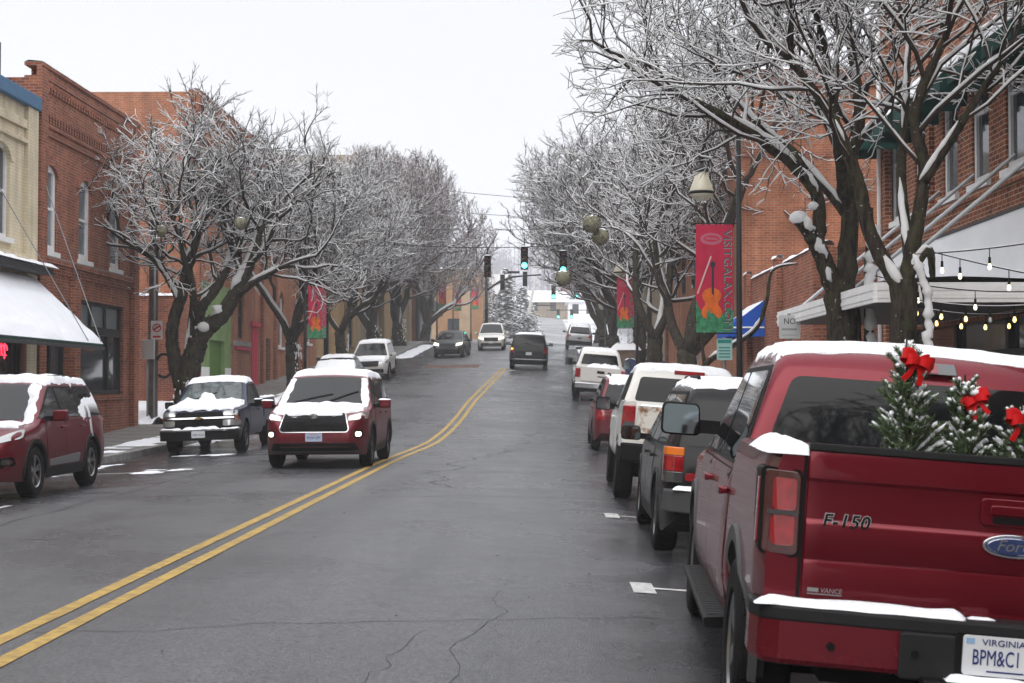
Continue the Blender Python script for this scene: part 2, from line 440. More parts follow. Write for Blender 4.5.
# damp margins by the gutters, with a ragged edge
sx = nd(nt, 'ShaderNodeSeparateXYZ'); L.new(tc.outputs['Object'], sx.inputs['Vector'])
ax_ = nd(nt, 'ShaderNodeMath', operation='ADD'); ax_.inputs[1].default_value = 3.0; L.new(sx.outputs['X'], ax_.inputs[0]); ab_ = nd(nt, 'ShaderNodeMath', operation='ABSOLUTE'); L.new(ax_.outputs[0], ab_.inputs[0])
nw = nd(nt, 'ShaderNodeTexNoise', Scale=.9, Detail=6.0, Roughness=.65); L.new(tc.outputs['Object'], nw.inputs['Vector'])
aw_ = nd(nt, 'ShaderNodeMath', operation='MULTIPLY_ADD'); aw_.inputs[1].default_value = 3.4; L.new(nw.outputs['Fac'], aw_.inputs[0]); L.new(ab_.outputs[0], aw_.inputs[2])
dm = nd(nt, 'ShaderNodeMapRange'); dm.inputs['From Min'].default_value = 4.9; dm.inputs['From Max'].default_value = 5.9; L.new(aw_.outputs[0], dm.inputs['Value'])
md_ = nd(nt, 'ShaderNodeMixRGB', blend_type='MULTIPLY'); md_.inputs['Color2'].default_value = (.58, .58, .60, 1); L.new(dm.outputs['Result'], md_.inputs['Fac']); L.new(mx2.outputs['Color'], md_.inputs['Color1'])
L.new(md_.outputs['Color'], b.inputs['Base Color'])
mr = nd(nt, 'ShaderNodeMapRange'); mr.inputs['From Min'].default_value = .35; mr.inputs['From Max'].default_value = .65
mr.inputs['To Min'].default_value = .22; mr.inputs['To Max'].default_value = .46
L.new(n1.outputs['Fac'], mr.inputs['Value']); dr = nd(nt, 'ShaderNodeMath', operation='MULTIPLY_ADD'); dr.inputs[1].default_value = -.16; L.new(dm.outputs['Result'], dr.inputs[0]); L.new(mr.outputs['Result'], dr.inputs[2]); L.new(dr.outputs[0], b.inputs['Roughness'])
bp = nd(nt, 'ShaderNodeBump', Strength=.55, Distance=.006)
L.new(n3.outputs['Distance'], bp.inputs['Height']); L.new(bp.outputs['Normal'], b.inputs['Normal'])
b.inputs['Specular IOR Level'].default_value = .45

CONC = mat('concrete', (.20, .195, .185), .6, var=.3, vscale=2.0, bump=.3, bscale=60)
KERB = mat('kerb_concrete', (.24, .235, .225), .65, var=.3, vscale=5, bump=.3, bscale=50)
PAVER = brick_mat('paver_brick', (.17, .085, .065), (.13, .07, .055), (.12, .11, .10), .2, .1)
EARTH = mat('snowy_ground', (.55, .56, .58), .8, var=.35, vscale=.15)
YELLOW = mat('yellow_road_paint', (.24, .165, .07), .6, var=.0001, col2=(.50, .335, .09), vscale=9, bump=.3, bscale=70)
WROAD = mat('white_road_paint', (.48, .48, .47), .6, var=.3, vscale=14)
TAR = mat('crack_tar', (.036, .036, .037), .5)
SLUSH = mat('slushy_snow', (.55, .56, .58), .8, var=.35, vscale=.35)

def sheet(xs, ys, zf):
    m = MB(); vs = [(x, y, zf(x, y)) for y in ys for x in xs]; n = len(xs)
    fs = [(j * n + i, j * n + i + 1, (j + 1) * n + i + 1, (j + 1) * n + i) for j in range(len(ys) - 1) for i in range(n - 1)]
    return m.add(vs, fs)
def frange(a, b, s):
    n = max(1, int(round((b - a) / s))); return [a + (b - a) * i / n for i in range(n + 1)]
ys_r = frange(-60, 150, 2)
xs_r = frange(KL, KR, .63)
tag(sheet(xs_r, ys_r, road).build('road', ASPH, smooth=True), kind='structure')
# road climbing on beyond the junction, under slush
tag(sheet(xs_r, frange(150.0, 420, 6), road).build('snowy_road', mat('wet_slush_road', (.26, .26, .27), .55, var=.45, vscale=.22), smooth=True), kind='structure')
# side street crossing at the near junction
CY0, CY1 = 82., 90.
for x0, x1 in ((-60, KL), (KR, 60)):
    tag(sheet(frange(x0, x1, 4), frange(CY0, CY1, 2), lambda x, Y: g(Y) + (.16 if x < 0 else 0)).build('side_street', ASPH), kind='structure')
tag(sheet([KL + .4, KL + 3.6, -3.4], frange(CY0 - 3.5, CY0 - .4, 1), lambda x, Y: road(x, Y) + .005).build('brick_crosswalk', PAVER), kind='structure')
# wide ground
gx = [-900, -400, -200, -100, -60, -30, -20, -14, -9.5, -3, 3.5, 8, 14, 20, 30, 60, 100, 200, 400, 900]
def terr(x, Y): return g(Y) - .12 + (max(0, abs(x) - 60) * .01)
tag(sheet(gx, frange(-60, 1300, 10), terr).build('ground', EARTH, smooth=True), kind='structure')

def pavement(x0, x1, kx, y0, y1, zf):
    # slab with a kerb along kx and joints
    s = MB(); s.add(*(lambda m: (m.v, m.f))(sheet([x0, x1], frange(y0, y1, 2), lambda x, Y: zf(Y))))
    tag(s.build('pavement', CONC), kind='structure')
    k = MB()
    ys = frange(y0, y1, 2.5)
    hw = .075
    for a, c in zip(ys, ys[1:]):
        vs = []
        for Y, e in ((a + .004, 0), (c - .004, 0)):
            for x, z in ((kx - hw, zf(Y) - .3), (kx + hw, zf(Y) - .3), (kx + hw, zf(Y) + .003), (kx - hw, zf(Y) + .003)): vs.append((x, Y, z))
        k.add(vs, [(0, 1, 2, 3), (7, 6, 5, 4), (0, 4, 5, 1), (1, 5, 6, 2), (2, 6, 7, 3), (3, 7, 4, 0)])
    tag(k.build('kerb', KERB, bevel=.02), kind='structure')
for y0, y1 in ((-60, CY0), (CY1, 150)):
    pavement(WL - 3, KL - .15, KL - .075, y0, y1, side_l)
    pavement(KR + .15, WR + 4, KR + .075, y0, y1, side_r)
# paving joints
j = MB()
for Y in frange(2, 80, 1.5):
    j.box(WL, KL - .2, Y - .006, Y + .006, side_l(Y) + .001, side_l(Y) + .004)
tag(j.build('pavement_joint', TAR), kind='structure')

# painted lines (follow the road surface)
def strip(pts, w, dz, m):
    mb = MB(); P = []
    for i, (x, Y) in enumerate(pts):
        a = pts[max(i - 1, 0)]; c = pts[min(i + 1, len(pts) - 1)]
        t = Vector((c[0] - a[0], c[1] - a[1], 0)).normalized(); n = Vector((-t.y, t.x, 0))
        ww = w(i) if callable(w) else w
        for s in (-1, 1):
            q = Vector((x, Y, 0)) + n * s * ww / 2; P.append((q.x, q.y, road(q.x, q.y) + dz))
    return mb.add(P, [(2 * i, 2 * i + 1, 2 * i + 3, 2 * i + 2) for i in range(len(pts) - 1)])
YL = [(-10, -3.1), (29, -3.1), (33, -3.04), (38, -2.80), (44, -2.72), (55, -2.62), (66, -2.33), (79, -1.97)]
def yl(Y):
    for (a, p), (b, q) in zip(YL, YL[1:]):
        if a <= Y <= b: return p + (q - p) * (Y - a) / (b - a)
    return YL[-1][1]
for off in (-.125, .125):
    pts = [(yl(Y) + off + .006 * noise.noise((Y * 1.7, off * 30, 0)), Y) for Y in frange(-8, 78, .5)]
    tag(strip(pts, lambda i: .115 + .014 * noise.noise((i * .9, off * 9, 4)), .005, YELLOW).build('yellow_line', YELLOW), kind='structure')
for (x, Y) in ((.80, 12.1), (.86, 18.8)):
    mb = strip([(x - .09, Y), (x + .09, Y)], .62, .005, WROAD)
    mb2 = strip([(x + .09, Y), (x + 1.4, Y + .02)], .09, .005, WROAD)
    mb.add(mb2.v, mb2.f); tag(mb.build('parking_mark', WROAD), kind='structure')
for (x, Y) in ((-6.95, 19.2), (-6.9, 27.0)):
    mb = strip([(x - 2.0, Y), (x, Y)], .1, .005, WROAD); mb2 = strip([(x - .05, Y), (x + .05, Y)], .5, .0055, WROAD)
    mb.add(mb2.v, mb2.f); tag(mb.build('parking_mark', WROAD), kind='structure')
tag(strip([(-1.7, 76), (1.2, 76.3)], .5, .005, WROAD).build('stop_line', WROAD), kind='structure')
# cracks
rng = random.Random(5)
def crack(x0, Y0, x1, Y1, w, jit, seed):
    n = max(8, int(math.hypot(x1 - x0, Y1 - Y0) / .12)); pts = []
    for i in range(n + 1):
        t = i / n; a = noise.noise((t * 7 + seed, seed * 3.3, 0)) * jit + noise.noise((t * 31 + seed, seed, 5)) * jit * .35
        dx, dy = x1 - x0, Y1 - Y0; l = math.hypot(dx, dy)
        pts.append((x0 + dx * t - dy / l * a, Y0 + dy * t + dx / l * a))
    return strip(pts, lambda i: w * .62 * (.5 + .9 * abs(noise.noise((i * .5, seed, 2)))), .0035, TAR)
cr = MB()
for i, a in enumerate([(-3.1, 9.1, 1.0, 10.6, .022, .16), (-9, 20.3, -2.6, 20.9, .03, .25), (-2.6, 20.3, 1.0, 21.6, .04, .2), (-8.8, 14.4, -3.2, 15.0, .025, .2),
                       (-.65, 7.2, -.25, 11.5, .012, .12), (-1.0, 7.5, -.75, 9.6, .010, .10), (-1.5, 22.5, -2.1, 27, .05, .35), (-2.0, 26, -.7, 36, .05, .5), (-2.3, 28.5, 1.0, 29.3, .05, .25),
                       (-2.3, 38, .9, 38.8, .06, .3), (-2.0, 46, .8, 47, .07, .3), (-9, 30.3, -3.4, 31, .04, .3), (-1, 33, -.2, 44, .05, .5), (-5.9, 12, -6.1, 30, .03, .25), (-1.7, 55, .8, 56, .09, .4), (-9, 46, -3, 47, .06, .3)]):
    q = crack(*a, seed=i * 1.7 + .3); cr.add(q.v, q.f)
tag(cr.build('road_crack', TAR), kind='structure')

# snow left on kerbs, gutters and the pavement
def ground_snow(x0, x1, y0, y1, h, zf, seed, thr=0.0, res=.1):
    m = MB(); nx = max(3, int((x1 - x0) / res)); ny = max(3, int((y1 - y0) / res)); val = {}; vs = []
    for i in range(nx + 1):
        for jn in range(ny + 1):
            x = x0 + (x1 - x0) * i / nx; Y = y0 + (y1 - y0) * jn / ny
            u = 2 * i / nx - 1; w = 2 * jn / ny - 1
            f = noise.noise((x * 1.3 + seed, Y * .9, seed)) + .5 * noise.noise((x * 4 + seed, Y * 3, 2)) - thr + .55 * (1 - max(abs(u), abs(w)) ** 3) - .3
            val[i, jn] = f; vs.append((x, Y, zf(x, Y) + .004 + h * min(1, max(0, f) * 1.6)))
    fs = []
    for i in range(nx):
        for jn in range(ny):
            if max(val[i, jn], val[i + 1, jn], val[i, jn + 1], val[i + 1, jn + 1]) > 0:
                fs.append((i * (ny + 1) + jn, (i + 1) * (ny + 1) + jn, (i + 1) * (ny + 1) + jn + 1, i * (ny + 1) + jn + 1))
    used = sorted({k for f in fs for k in f}); mp_ = {k: n for n, k in enumerate(used)}
    return m.add([vs[k] for k in used], [tuple(mp_[k] for k in f) for f in fs])
sn = MB()
for args in [(-9.3, -8.6, 26.5, 31.5, .05, road, 1.1, .1), (-7.4, -6.3, 26.4, 28.0, .03, road, 8.4, .35), (-9.25, -8.7, 38.5, 60, .06, road, 2.0, -.1), (-10.2, -9.45, 16, 30, .05, lambda x, Y: side_l(Y), 3.3, .25),
             (-10.4, -9.45, 33, 80, .07, lambda x, Y: side_l(Y), 4.7, -.15), (-14.2, -11.0, 45.2, 52.6, .35, lambda x, Y: side_l(Y), 6.2, -.5),
             (2.2, 3.3, 12, 78, .05, road, 9.1, .0), (3.5, 4.3, 10, 80, .06, lambda x, Y: side_r(Y), 11.2, -.1), (-8.6, -7.0, 33.2, 34.2, .02, road, 12.2, .3),
             (1.0, 2.6, 19.4, 20.2, .03, road, 13.2, .2), (-9.2, -8, 91, 112, .06, road, 15.2, -.3), (2.4, 3.3, 91, 130, .06, road, 16.1, -.3)]:
    q = ground_snow(*args[:5], args[5], args[6], args[7], res=.1 if args[3] - args[2] < 20 else .2); sn.add(q.v, q.f)
tag(sn.build('snow_patches', SNOW, smooth=True), kind='stuff')
# small litter of leaves and grit on the road
lt = MB(); rr = random.Random(8)
for _ in range(160):
    x = rr.choice((rr.uniform(-9, -6), rr.uniform(-2.5, 1.5), rr.uniform(.2, 1.3))); Y = rr.uniform(6, 40); s_ = rr.uniform(.008, .022); a = rr.uniform(0, 6.28)
    ca, sa = math.cos(a) * s_, math.sin(a) * s_; z = road(x, Y) + .007
    lt.add([(x + ca, Y + sa, z), (x - sa * .6, Y + ca * .6, z + .006), (x - ca, Y - sa, z), (x + sa * .6, Y - ca * .6, z + .004)], [(0, 1, 2, 3)])
tag(lt.build('leaf_litter', mat('leaf_brown', (.06, .035, .02), .8)), kind='stuff')
# ------------------------------------------------------------------ buildings
BR_RED = brick_mat('red_brick', (.34, .115, .055), (.25, .08, .045), (.20, .17, .145))
BR_ORANGE = brick_mat('orange_brick', (.50, .18, .085), (.34, .115, .055), (.40, .31, .24))
BR_DARK = brick_mat('dark_red_brick', (.42, .125, .062), (.22, .062, .036), (.34, .27, .22))
BR_CREAM = brick_mat('cream_painted_brick', (.76, .68, .50), (.71, .63, .46), (.62, .55, .40), stain=.18)
BR_TAN = brick_mat('tan_brick', (.44, .30, .14), (.37, .25, .12), (.33, .25, .16), stain=.2)
BR_BUFF = brick_mat('buff_brick', (.36, .30, .22), (.30, .25, .19), (.28, .24, .19), stain=.2)
STONE = mat('grey_stone', (.30, .29, .27), .8, var=.25, vscale=4, bump=.4)
GREENP = mat('sage_green_paint', (.20, .30, .12), .6, var=.18, vscale=2)
GREEND = mat('deep_green_paint', (.09, .19, .035), .55, var=.1)
PINKP = mat('crimson_door_paint', (.50, .018, .06), .5, var=.08)
DKFRAME = mat('dark_store_frame', (.025, .024, .023), .5)
GREYBL = mat('grey_blue_panel', (.17, .21, .22), .4)
ROOFM = mat('tar_roof', (.05, .05, .052), .8)
BLUECOP = mat('blue_coping', (.05, .14, .26), .5, var=.1)

def wp(O, u, n, uu, nn, z): return O + u * uu + n * nn + Vector((0, 0, z))
class Fac:
    """a facade plane: origin O, direction u along it, outward normal n"""
    def __init__(s, root, O, u, n): s.root, s.O, s.u, s.n = root, Vector(O), Vector(u), Vector(n)
    def P(s, uu, nn, z): return s.O + s.u * uu + s.n * nn + Vector((0, 0, z))
    def bx(s, mb, u0, u1, n0, n1, z0, z1, mi=0):
        mb.obox(s.P((u0 + u1) / 2, (n0 + n1) / 2, (z0 + z1) / 2), s.u * abs(u1 - u0) / 2, s.n * abs(n1 - n0) / 2, Vector((0, 0, (z1 - z0) / 2)), mi); return mb
    def wall(s, name, m, u0, u1, z0, z1, holes, depth=.3):
        us = sorted({u0, u1} | {h[0] for h in holes} | {h[1] for h in holes}); zs = sorted({z0, z1} | {h[2] for h in holes} | {h[3] for h in holes})
        mb = MB()
        flip = s.u.cross(Vector((0, 0, 1))).dot(s.n) < 0
        def quad(a, b_, c, d): mb.add([a, b_, c, d], [(3, 2, 1, 0) if flip else (0, 1, 2, 3)])
        for a, b_ in zip(us, us[1:]):
            for c, d in zip(zs, zs[1:]):
                mu, mz = (a + b_) / 2, (c + d) / 2
                if any(h[0] < mu < h[1] and h[2] < mz < h[3] for h in holes): continue
                quad(s.P(a, 0, c), s.P(b_, 0, c), s.P(b_, 0, d), s.P(a, 0, d))
        for h in holes:
            a, b_, c, d = h[:4]
            quad(s.P(a, 0, c), s.P(a, 0, d), s.P(a, -depth, d), s.P(a, -depth, c)); quad(s.P(b_, 0, d), s.P(b_, 0, c), s.P(b_, -depth, c), s.P(b_, -depth, d))
            quad(s.P(a, 0, d), s.P(b_, 0, d), s.P(b_, -depth, d), s.P(a, -depth, d)); quad(s.P(b_, 0, c), s.P(a, 0, c), s.P(a, -depth, c), s.P(b_, -depth, c))
        for a, sg in ((u0, 1), (u1, -1)):
            quad(s.P(a, 0, z0), s.P(a, -depth, z0), s.P(a, -depth, z1), s.P(a, 0, z1)) if sg > 0 else quad(s.P(a, 0, z1), s.P(a, -depth, z1), s.P(a, -depth, z0), s.P(a, 0, z0))
        quad(s.P(u0, 0, z1), s.P(u0, -depth, z1), s.P(u1, -depth, z1), s.P(u1, 0, z1))
        return mb.build(name, m, s.root, world=True)
    def core(s, m, u0, u1, z0, z1, depth, back):
        mb = s.bx(MB(), u0, u1, -back, -depth, z0, z1); return mb.build('side_wall', m, s.root, world=True)
    def part(s, name, m, boxes, bevel=0, parent=None):
        if name in ('pilaster', 'pier', 'column', 'white_panel', 'string_course', 'parapet') and len(boxes) > 1:
            return [s.part(name, m, [b_], bevel, parent) for b_ in boxes][0]
        mb = MB()
        for b_ in boxes: s.bx(mb, *b_)
        return mb.build(name, m, parent or s.root, world=True, bevel=bevel)
    def sash(s, ua, ub, za, zb, fm=None, gm=None, dep=.16, arch=0., sill=True, mid=True, wallm=None, fw=.09):
        fm = fm or WHITEP; gm = gm or WGLASS
        bs = [(ua, ua + fw, -dep, -dep + .08, za, zb), (ub - fw, ub, -dep, -dep + .08, za, zb), (ua + fw, ub - fw, -dep, -dep + .08, zb - fw, zb), (ua + fw, ub - fw, -dep, -dep + .08, za, za + fw)]
        if mid: bs.append((ua + fw, ub - fw, -dep + .005, -dep + .075, (za + zb) / 2 - .03, (za + zb) / 2 + .03))
        w = s.part('window', fm, bs)
        s.part('pane', gm, [(ua + .02, ub - .02, -dep - .03, -dep + .03, za + .02, zb - .02)], parent=w)
        if sill: s.part('sill', fm, [(ua - .1, ub + .1, -.05, .08, za - .12, za - .003)], parent=w)
        if arch:
            mb = MB(); n_ = 10; c = (ua + ub) / 2; h = (ub - ua) / 2
            top = [(ua - .001, zb + .001)] + [(c - h * math.cos(PI * i / n_), zb - arch + arch * math.sin(PI * i / n_)) for i in range(n_ + 1)] + [(ub + .001, zb + .001)]
            for i in range(1, n_ // 2 + 1):
                pass
            L_ = [(ua, zb)] + [(c - h * math.cos(PI * i / n_), zb - arch + arch * math.sin(PI * i / n_)) for i in range(n_ // 2 + 1)]
            Rr = [(ub, zb)] + [(c + h * math.cos(PI * i / n_), zb - arch + arch * math.sin(PI * i / n_)) for i in range(n_ // 2 + 1)]
            for pl in (L_, Rr):
                mb.prism(pl, lambda a, z: s.P(a, .003, z), lambda a, z: s.P(a, -.14, z))
            # projecting hood of header bricks
            for i in range(n_):
                a0 = PI * i / n_; a1 = PI * (i + 1) / n_
                q = [(c - (h + e) * math.cos(a), zb - arch + (arch + e) * math.sin(a)) for a, e in ((a0, .0), (a1, .0), (a1, .2), (a0, .2))]
                mb.prism(q, lambda a, z: s.P(a, .035, z), lambda a, z: s.P(a, .0, z))
            mb.build('arch', wallm or BR_DARK, s.root, world=True)
        return w
    def dentils(s, name, m, u0, u1, z0, z1, n0, n1, step, w):
        # one comb shaped strip: a rail with teeth
        mb = MB(); u = u0; zt = z1 - (z1 - z0) * .22; poly = [(u1, z1), (u0, z1), (u0, zt)]
        while u < u1 - step:
            poly += [(u + .02, zt), (u + .02, z0), (u + .02 + w, z0), (u + .02 + w, zt)]; u += step
        poly.append((u1, zt)); mb.prism(poly, lambda a, z: s.P(a, n1, z), lambda a, z: s.P(a, n0, z))
        return mb.build(name, m, s.root, world=True)
    def snowcap(s, u0, u1, n0, n1, z, h, name='snow_cap', parent=None, seed=0):
        # lumpy strip of snow lying on a ledge
        mb = MB(); nu = max(4, int(abs(u1 - u0) / .15)); rows = 5; vs = []
        for i in range(nu + 1):
            for jn in range(rows + 1):
                uu = u0 + (u1 - u0) * i / nu; t = jn / rows
                hh = h * math.sin(PI * t) ** .45 * (.75 + .5 * noise.noise((uu * 1.9 + seed, t * 2, seed))) if 0 < jn < rows else 0
                vs.append(s.P(uu, n0 + (n1 - n0) * t + .02 * noise.noise((uu * 3, t, seed + 4)), z + hh))
        fs = [(i * (rows + 1) + jn, (i + 1) * (rows + 1) + jn, (i + 1) * (rows + 1) + jn + 1, i * (rows + 1) + jn + 1) for i in range(nu) for jn in range(rows)]
        return mb.add(vs, fs).build(name, SNOW, parent or s.root, smooth=True, world=True)

EX, EY = Vector((1, 0, 0)), Vector((0, 1, 0))
# ---- L1 cream building with awning
b1 = thing('cream_building', 'cream painted brick shop with blue coping and a snow covered awning', 'building', (WL, 28, side_l(28)))
f = Fac(b1, (WL, 0, 0), EY, EX)
gz = side_l(30)
f.wall('wall', BR_CREAM, -45, 35.9, gz, 8.45, [(33.05, 34.25, 5.2, 7.35), (29.5, 30.7, 5.2, 7.35), (32.6, 35.3, gz + .5, 3.6), (28, 31.8, gz + .5, 3.6)])  # unseen stretch behind the camera added so car reflections turn darker
f.core(BR_CREAM, -45, 35.9, gz, 8.4, .3, 14)
f.part('coping', BLUECOP, [(11.9, 35.98, -.4, .16, 8.45, 8.78)], bevel=.02); f.snowcap(12, 35.95, -.35, .14, 8.782, .07, seed=1)
f.part('pilaster', BR_CREAM, [(35.2, 35.9, .003, .10, gz, 8.44), (31.7, 32.2, .003, .10, 4.9, 8.44)])
f.part('string_course', BR_CREAM, [(32.2, 35.2, .003, .07, 7.9, 8.1), (32.2, 35.2, .003, .09, 7.55, 7.63), (12, 35.2, .004, .12, 4.7, 4.9)])
f.sash(33.05, 34.25, 5.2, 7.35, arch=.35, wallm=BR_CREAM); f.sash(29.5, 30.7, 5.2, 7.35, arch=.35, wallm=BR_CREAM)
for a, c in ((32.6, 35.3), (28, 31.8)):
    w = f.part('shop_window', DKFRAME, [(a, a + .09, -.2, -.1, gz + .5, 3.6), (c - .09, c, -.2, -.1, gz + .5, 3.6), (a + .09, c - .09, -.2, -.1, gz + .5, gz + .6), (a + .09, c - .09, -.2, -.1, 2.75, 2.85), (a + .09, c - .09, -.2, -.1, 3.5, 3.6)])
    f.part('pane', WGLASS, [(a + .03, c - .03, -.21, -.16, gz + .53, 3.57)], parent=w)
f.part('roof_box', mat('dark_slate_sheet', (.06, .07, .085), .5), [(30, 35.8, -3.5, -.8, 8.5, 10.1)])
NEON = mat('red_neon', (.8, .02, .03), .3, emit=(1, .03, .06), es=3.5)
ne = MB()
for k, uu in enumerate((33.75, 33.95, 34.15, 34.35)):
    c = f.P(uu, -.09, 2.62); pts = [c + EY * (.085 * math.cos(a)) + Vector((0, 0, .12 * math.sin(a))) for a in [i * .55 for i in range(10)]]
    ne.tube(pts, .014, 6); ne.tube([c + EY * -.085 + Vector((0, 0, .16)), c + EY * -.085 + Vector((0, 0, -.2 if k % 2 else -.1))], .014, 6)
ne.build('neon_letters', NEON, b1, world=True)
# awning
aw = MB(); AZ0, AZ1, AO = 4.42, 2.78, 1.75
CANV = mat('dark_green_canvas', (.015, .05, .04), .8)
def awp(uu, t, dz=0): return f.P(uu, .02 + AO * t, AZ0 + (AZ1 - AZ0) * t + dz)
aw.add([awp(12, 0), awp(35.75, 0), awp(35.75, 1), awp(12, 1), awp(12, 0, -.04), awp(35.75, 0, -.04), awp(35.75, 1, -.04), awp(12, 1, -.04)], [(0, 1, 2, 3), (7, 6, 5, 4), (0, 4, 5, 1), (1, 5, 6, 2), (2, 6, 7, 3), (3, 7, 4, 0)])
awo = aw.build('awning', CANV, b1, world=True)
vs, fs = [], []; nu, nt_ = 120, 26
for i in range(nu + 1):
    for jn in range(nt_ + 1):
        uu = 24 + (35.74 - 24) * i / nu; t = jn / nt_
        e = min(t, 1 - t, (35.74 - uu) / 2); h = .008 if e <= .001 else .07 * (1 - math.exp(-e / .02)) + .03 * noise.noise((uu * 2, t * 6, 1)) + .02 * noise.noise((uu * 7, t * 16, 5))
        cr_ = noise.noise((uu * .8, t * 9, 9))
        if t > .45 and cr_ > .42: h -= .045
        vs.append(awp(uu, .01 + t * .985, .006 + max(.004, h)))
fs = [(i * (nt_ + 1) + jn, (i + 1) * (nt_ + 1) + jn, (i + 1) * (nt_ + 1) + jn + 1, i * (nt_ + 1) + jn + 1) for i in range(nu) for jn in range(nt_)]
MB().add(vs, fs).build('awning_snow', SNOW, awo, smooth=True, world=True)
f.part('awning_frame', GREYT, [(12, 35.76, AO - .02, AO + .05, AZ1 - .12, AZ1 - .045)], parent=awo)
f.part('awning_hood', GREYT, [(12, 35.9, .122, .5, 4.46, 4.62)]); f.snowcap(12, 35.95, .05, .62, 4.622, .14, seed=3)
for ua, ub in ((33.2, 34.6), (36.4, 35.6)):
    rod = MB(); rod.tube([f.P(ua, .05, 6.4 if ua < 36 else 6.9), f.P(ub, AO, AZ1 + .06)], 0.011, 6)
    rod.build('awning_rod', STEEL, awo, world=True)

# ---- L2 red brick two storey
b2 = thing('brick_building', 'two storey dark red brick building with corbelled cornice and black framed shopfront', 'building', (WL, 40, side_l(40)))
f = Fac(b2, (WL, 0, 0), EY, EX); U0, U1 = 36.0, 44.9; gz = g(40) + .2
wins = [(36.6, 37.6), (39.4, 40.4), (42.3, 43.3)]
holes = [(a, c, 5.15, 7.3) for a, c in wins] + [(39.3, 43.7, 1.55, 4.1), (36.6, 38.6, gz, 3.9)]
f.wall('wall', BR_DARK, U0, U1, gz, 9.35, holes); f.core(BR_DARK, U0, U1, gz, 9.3, .3, 20)
f.part('pilaster', BR_DARK, [(U0, U0 + .5, .003, .14, gz, 9.6), (U1 - .5, U1, .003, .14, gz, 9.6)])
f.part('parapet', BR_DARK, [(U0 + .5, U1 - .5, .003, .07, 8.55, 9.35), (U0, U1, -.3, .16, 9.6, 9.68), (U0 + .5, U1 - .5, -.3, .10, 9.352, 9.6)])
f.dentils('corbel_table', BR_DARK, U0 + .5, U1 - .5, 8.3, 8.55, .003, .10, .22, .11)
f.dentils('corbel_band', BR_DARK, U0 + .5, U1 - .5, 9.05, 9.2, .072, .13, .22, .11)
f.part('string_course', BR_DARK, [(U0 + .5, U1 - .5, .003, .10, 8.18, 8.28), (U0 + .5, U1 - .5, .003, .06, 8.0, 8.17), (U0 + .5, U1 - .5, .003, .12, 4.85, 4.98)])
f.dentils('corbel_lower', BR_DARK, U0 + .5, U1 - .5, 4.62, 4.84, .003, .08, .2, .1)
f.part('ledge', STONE, [(U0 + .5, U1 - .5, .003, .1, 4.98, 5.02)])
f.snowcap(U0, U1, -.3, .17, 9.682, .06, seed=4)
for a, c in wins: f.sash(a, c, 5.15, 7.3, arch=.28, wallm=BR_DARK, dep=.13, fw=.16, gm=WGLASSL)
w = f.part('shop_window', DKFRAME, [(39.3, 39.45, -.2, -.08, 1.55, 4.1), (43.55, 43.7, -.2, -.08, 1.55, 4.1), (39.45, 43.55, -.2, -.06, 3.2, 3.42), (39.45, 43.55, -.2, -.08, 4.0, 4.1), (39.45, 43.55, -.2, -.08, 1.55, 1.68),
                                  (40.75, 40.85, -.2, -.08, 3.42, 4.0), (42.15, 42.25, -.2, -.08, 3.42, 4.0), (42.4, 42.55, -.2, -.08, 1.68, 3.2)])
f.part('pane', WGLASS, [(39.35, 43.65, -.22, -.15, 1.6, 3.3)], parent=w); f.part('transom', GREYBL, [(39.35, 43.65, -.22, -.15, 3.32, 4.05)], parent=w)
f.part('shop_sill', BR_DARK, [(39.2, 43.8, .003, .12, 1.40, 1.53), (39.2, 43.8, .003, .06, gz, 1.40)])
w = f.part('door', DKFRAME, [(36.6, 36.75, -.25, -.12, gz, 3.9), (38.45, 38.6, -.25, -.12, gz, 3.9), (36.75, 38.45, -.25, -.12, 3.0, 3.15), (36.75, 38.45, -.25, -.12, gz, gz + .3), (37.5, 37.65, -.25, -.12, gz + .3, 3.0)])
f.part('pane', WGLASS, [(36.7, 38.5, -.27, -.2, gz + .2, 3.85)], parent=w)
f.part('pier', BR_DARK, [(38.7, 39.15, .003, .16, gz, 4.6)])

# ---- low wing and L3 three storey orange brick
b3 = thing('corner_brick_building', 'tall orange brick building with green painted shopfront and crimson doors', 'building', (WL, 66, side_l(66)))
f = Fac(b3, (WL, 0, 0), EY, EX); U0, U1 = 52.8, 81.2; gz = g(53) + .2; T = 12.3
arch_w = [(60.2, 61.4, 3.7, 5.6), (69.5, 70.8, 3.6, 6.2), (74, 75.3, 3.8, 6.4), (78, 79.3, 4.0, 6.6)]
up = [(u_, u_ + 1.1, z_, z_ + 2.0) for u_ in (55.2, 58.6, 62, 65.6, 69.4, 73.2, 77) for z_ in (8.3,)]
holes = arch_w + up + [(53.2, 58.8, gz + .1, 4.3), (63.0, 64.4, gz, 4.3), (66.4, 67.4, gz, 3.9)]
f.wall('wall', BR_ORANGE, U0, U1, gz, T, holes); f.core(BR_ORANGE, U0 + .002, U1, gz, T - .05, .3, 24)
f.part('parapet', BR_DARK, [(U0, U1, .003, .12, T - .5, T + .02), (U0, U1, .003, .08, T - .9, T - .52)]); f.snowcap(U0, U1, -.3, .13, T + .022, .07, seed=6)
for a, c, z0, z1 in up: f.sash(a, c, z0, z1)
for a, c, z0, z1 in arch_w: f.sash(a, c, z0, z1, fm=DKFRAME if a < 65 else WHITEP, arch=.55, wallm=BR_ORANGE, sill=a > 65)
f.part('green_shopfront', GREENP, [(53.2, 55.0, -.2, .02, gz + .1, 5.6), (55.0, 58.8, -.2, .02, 3.5, 5.6), (57.6, 58.8, -.2, .02, gz + .1, 3.5)])
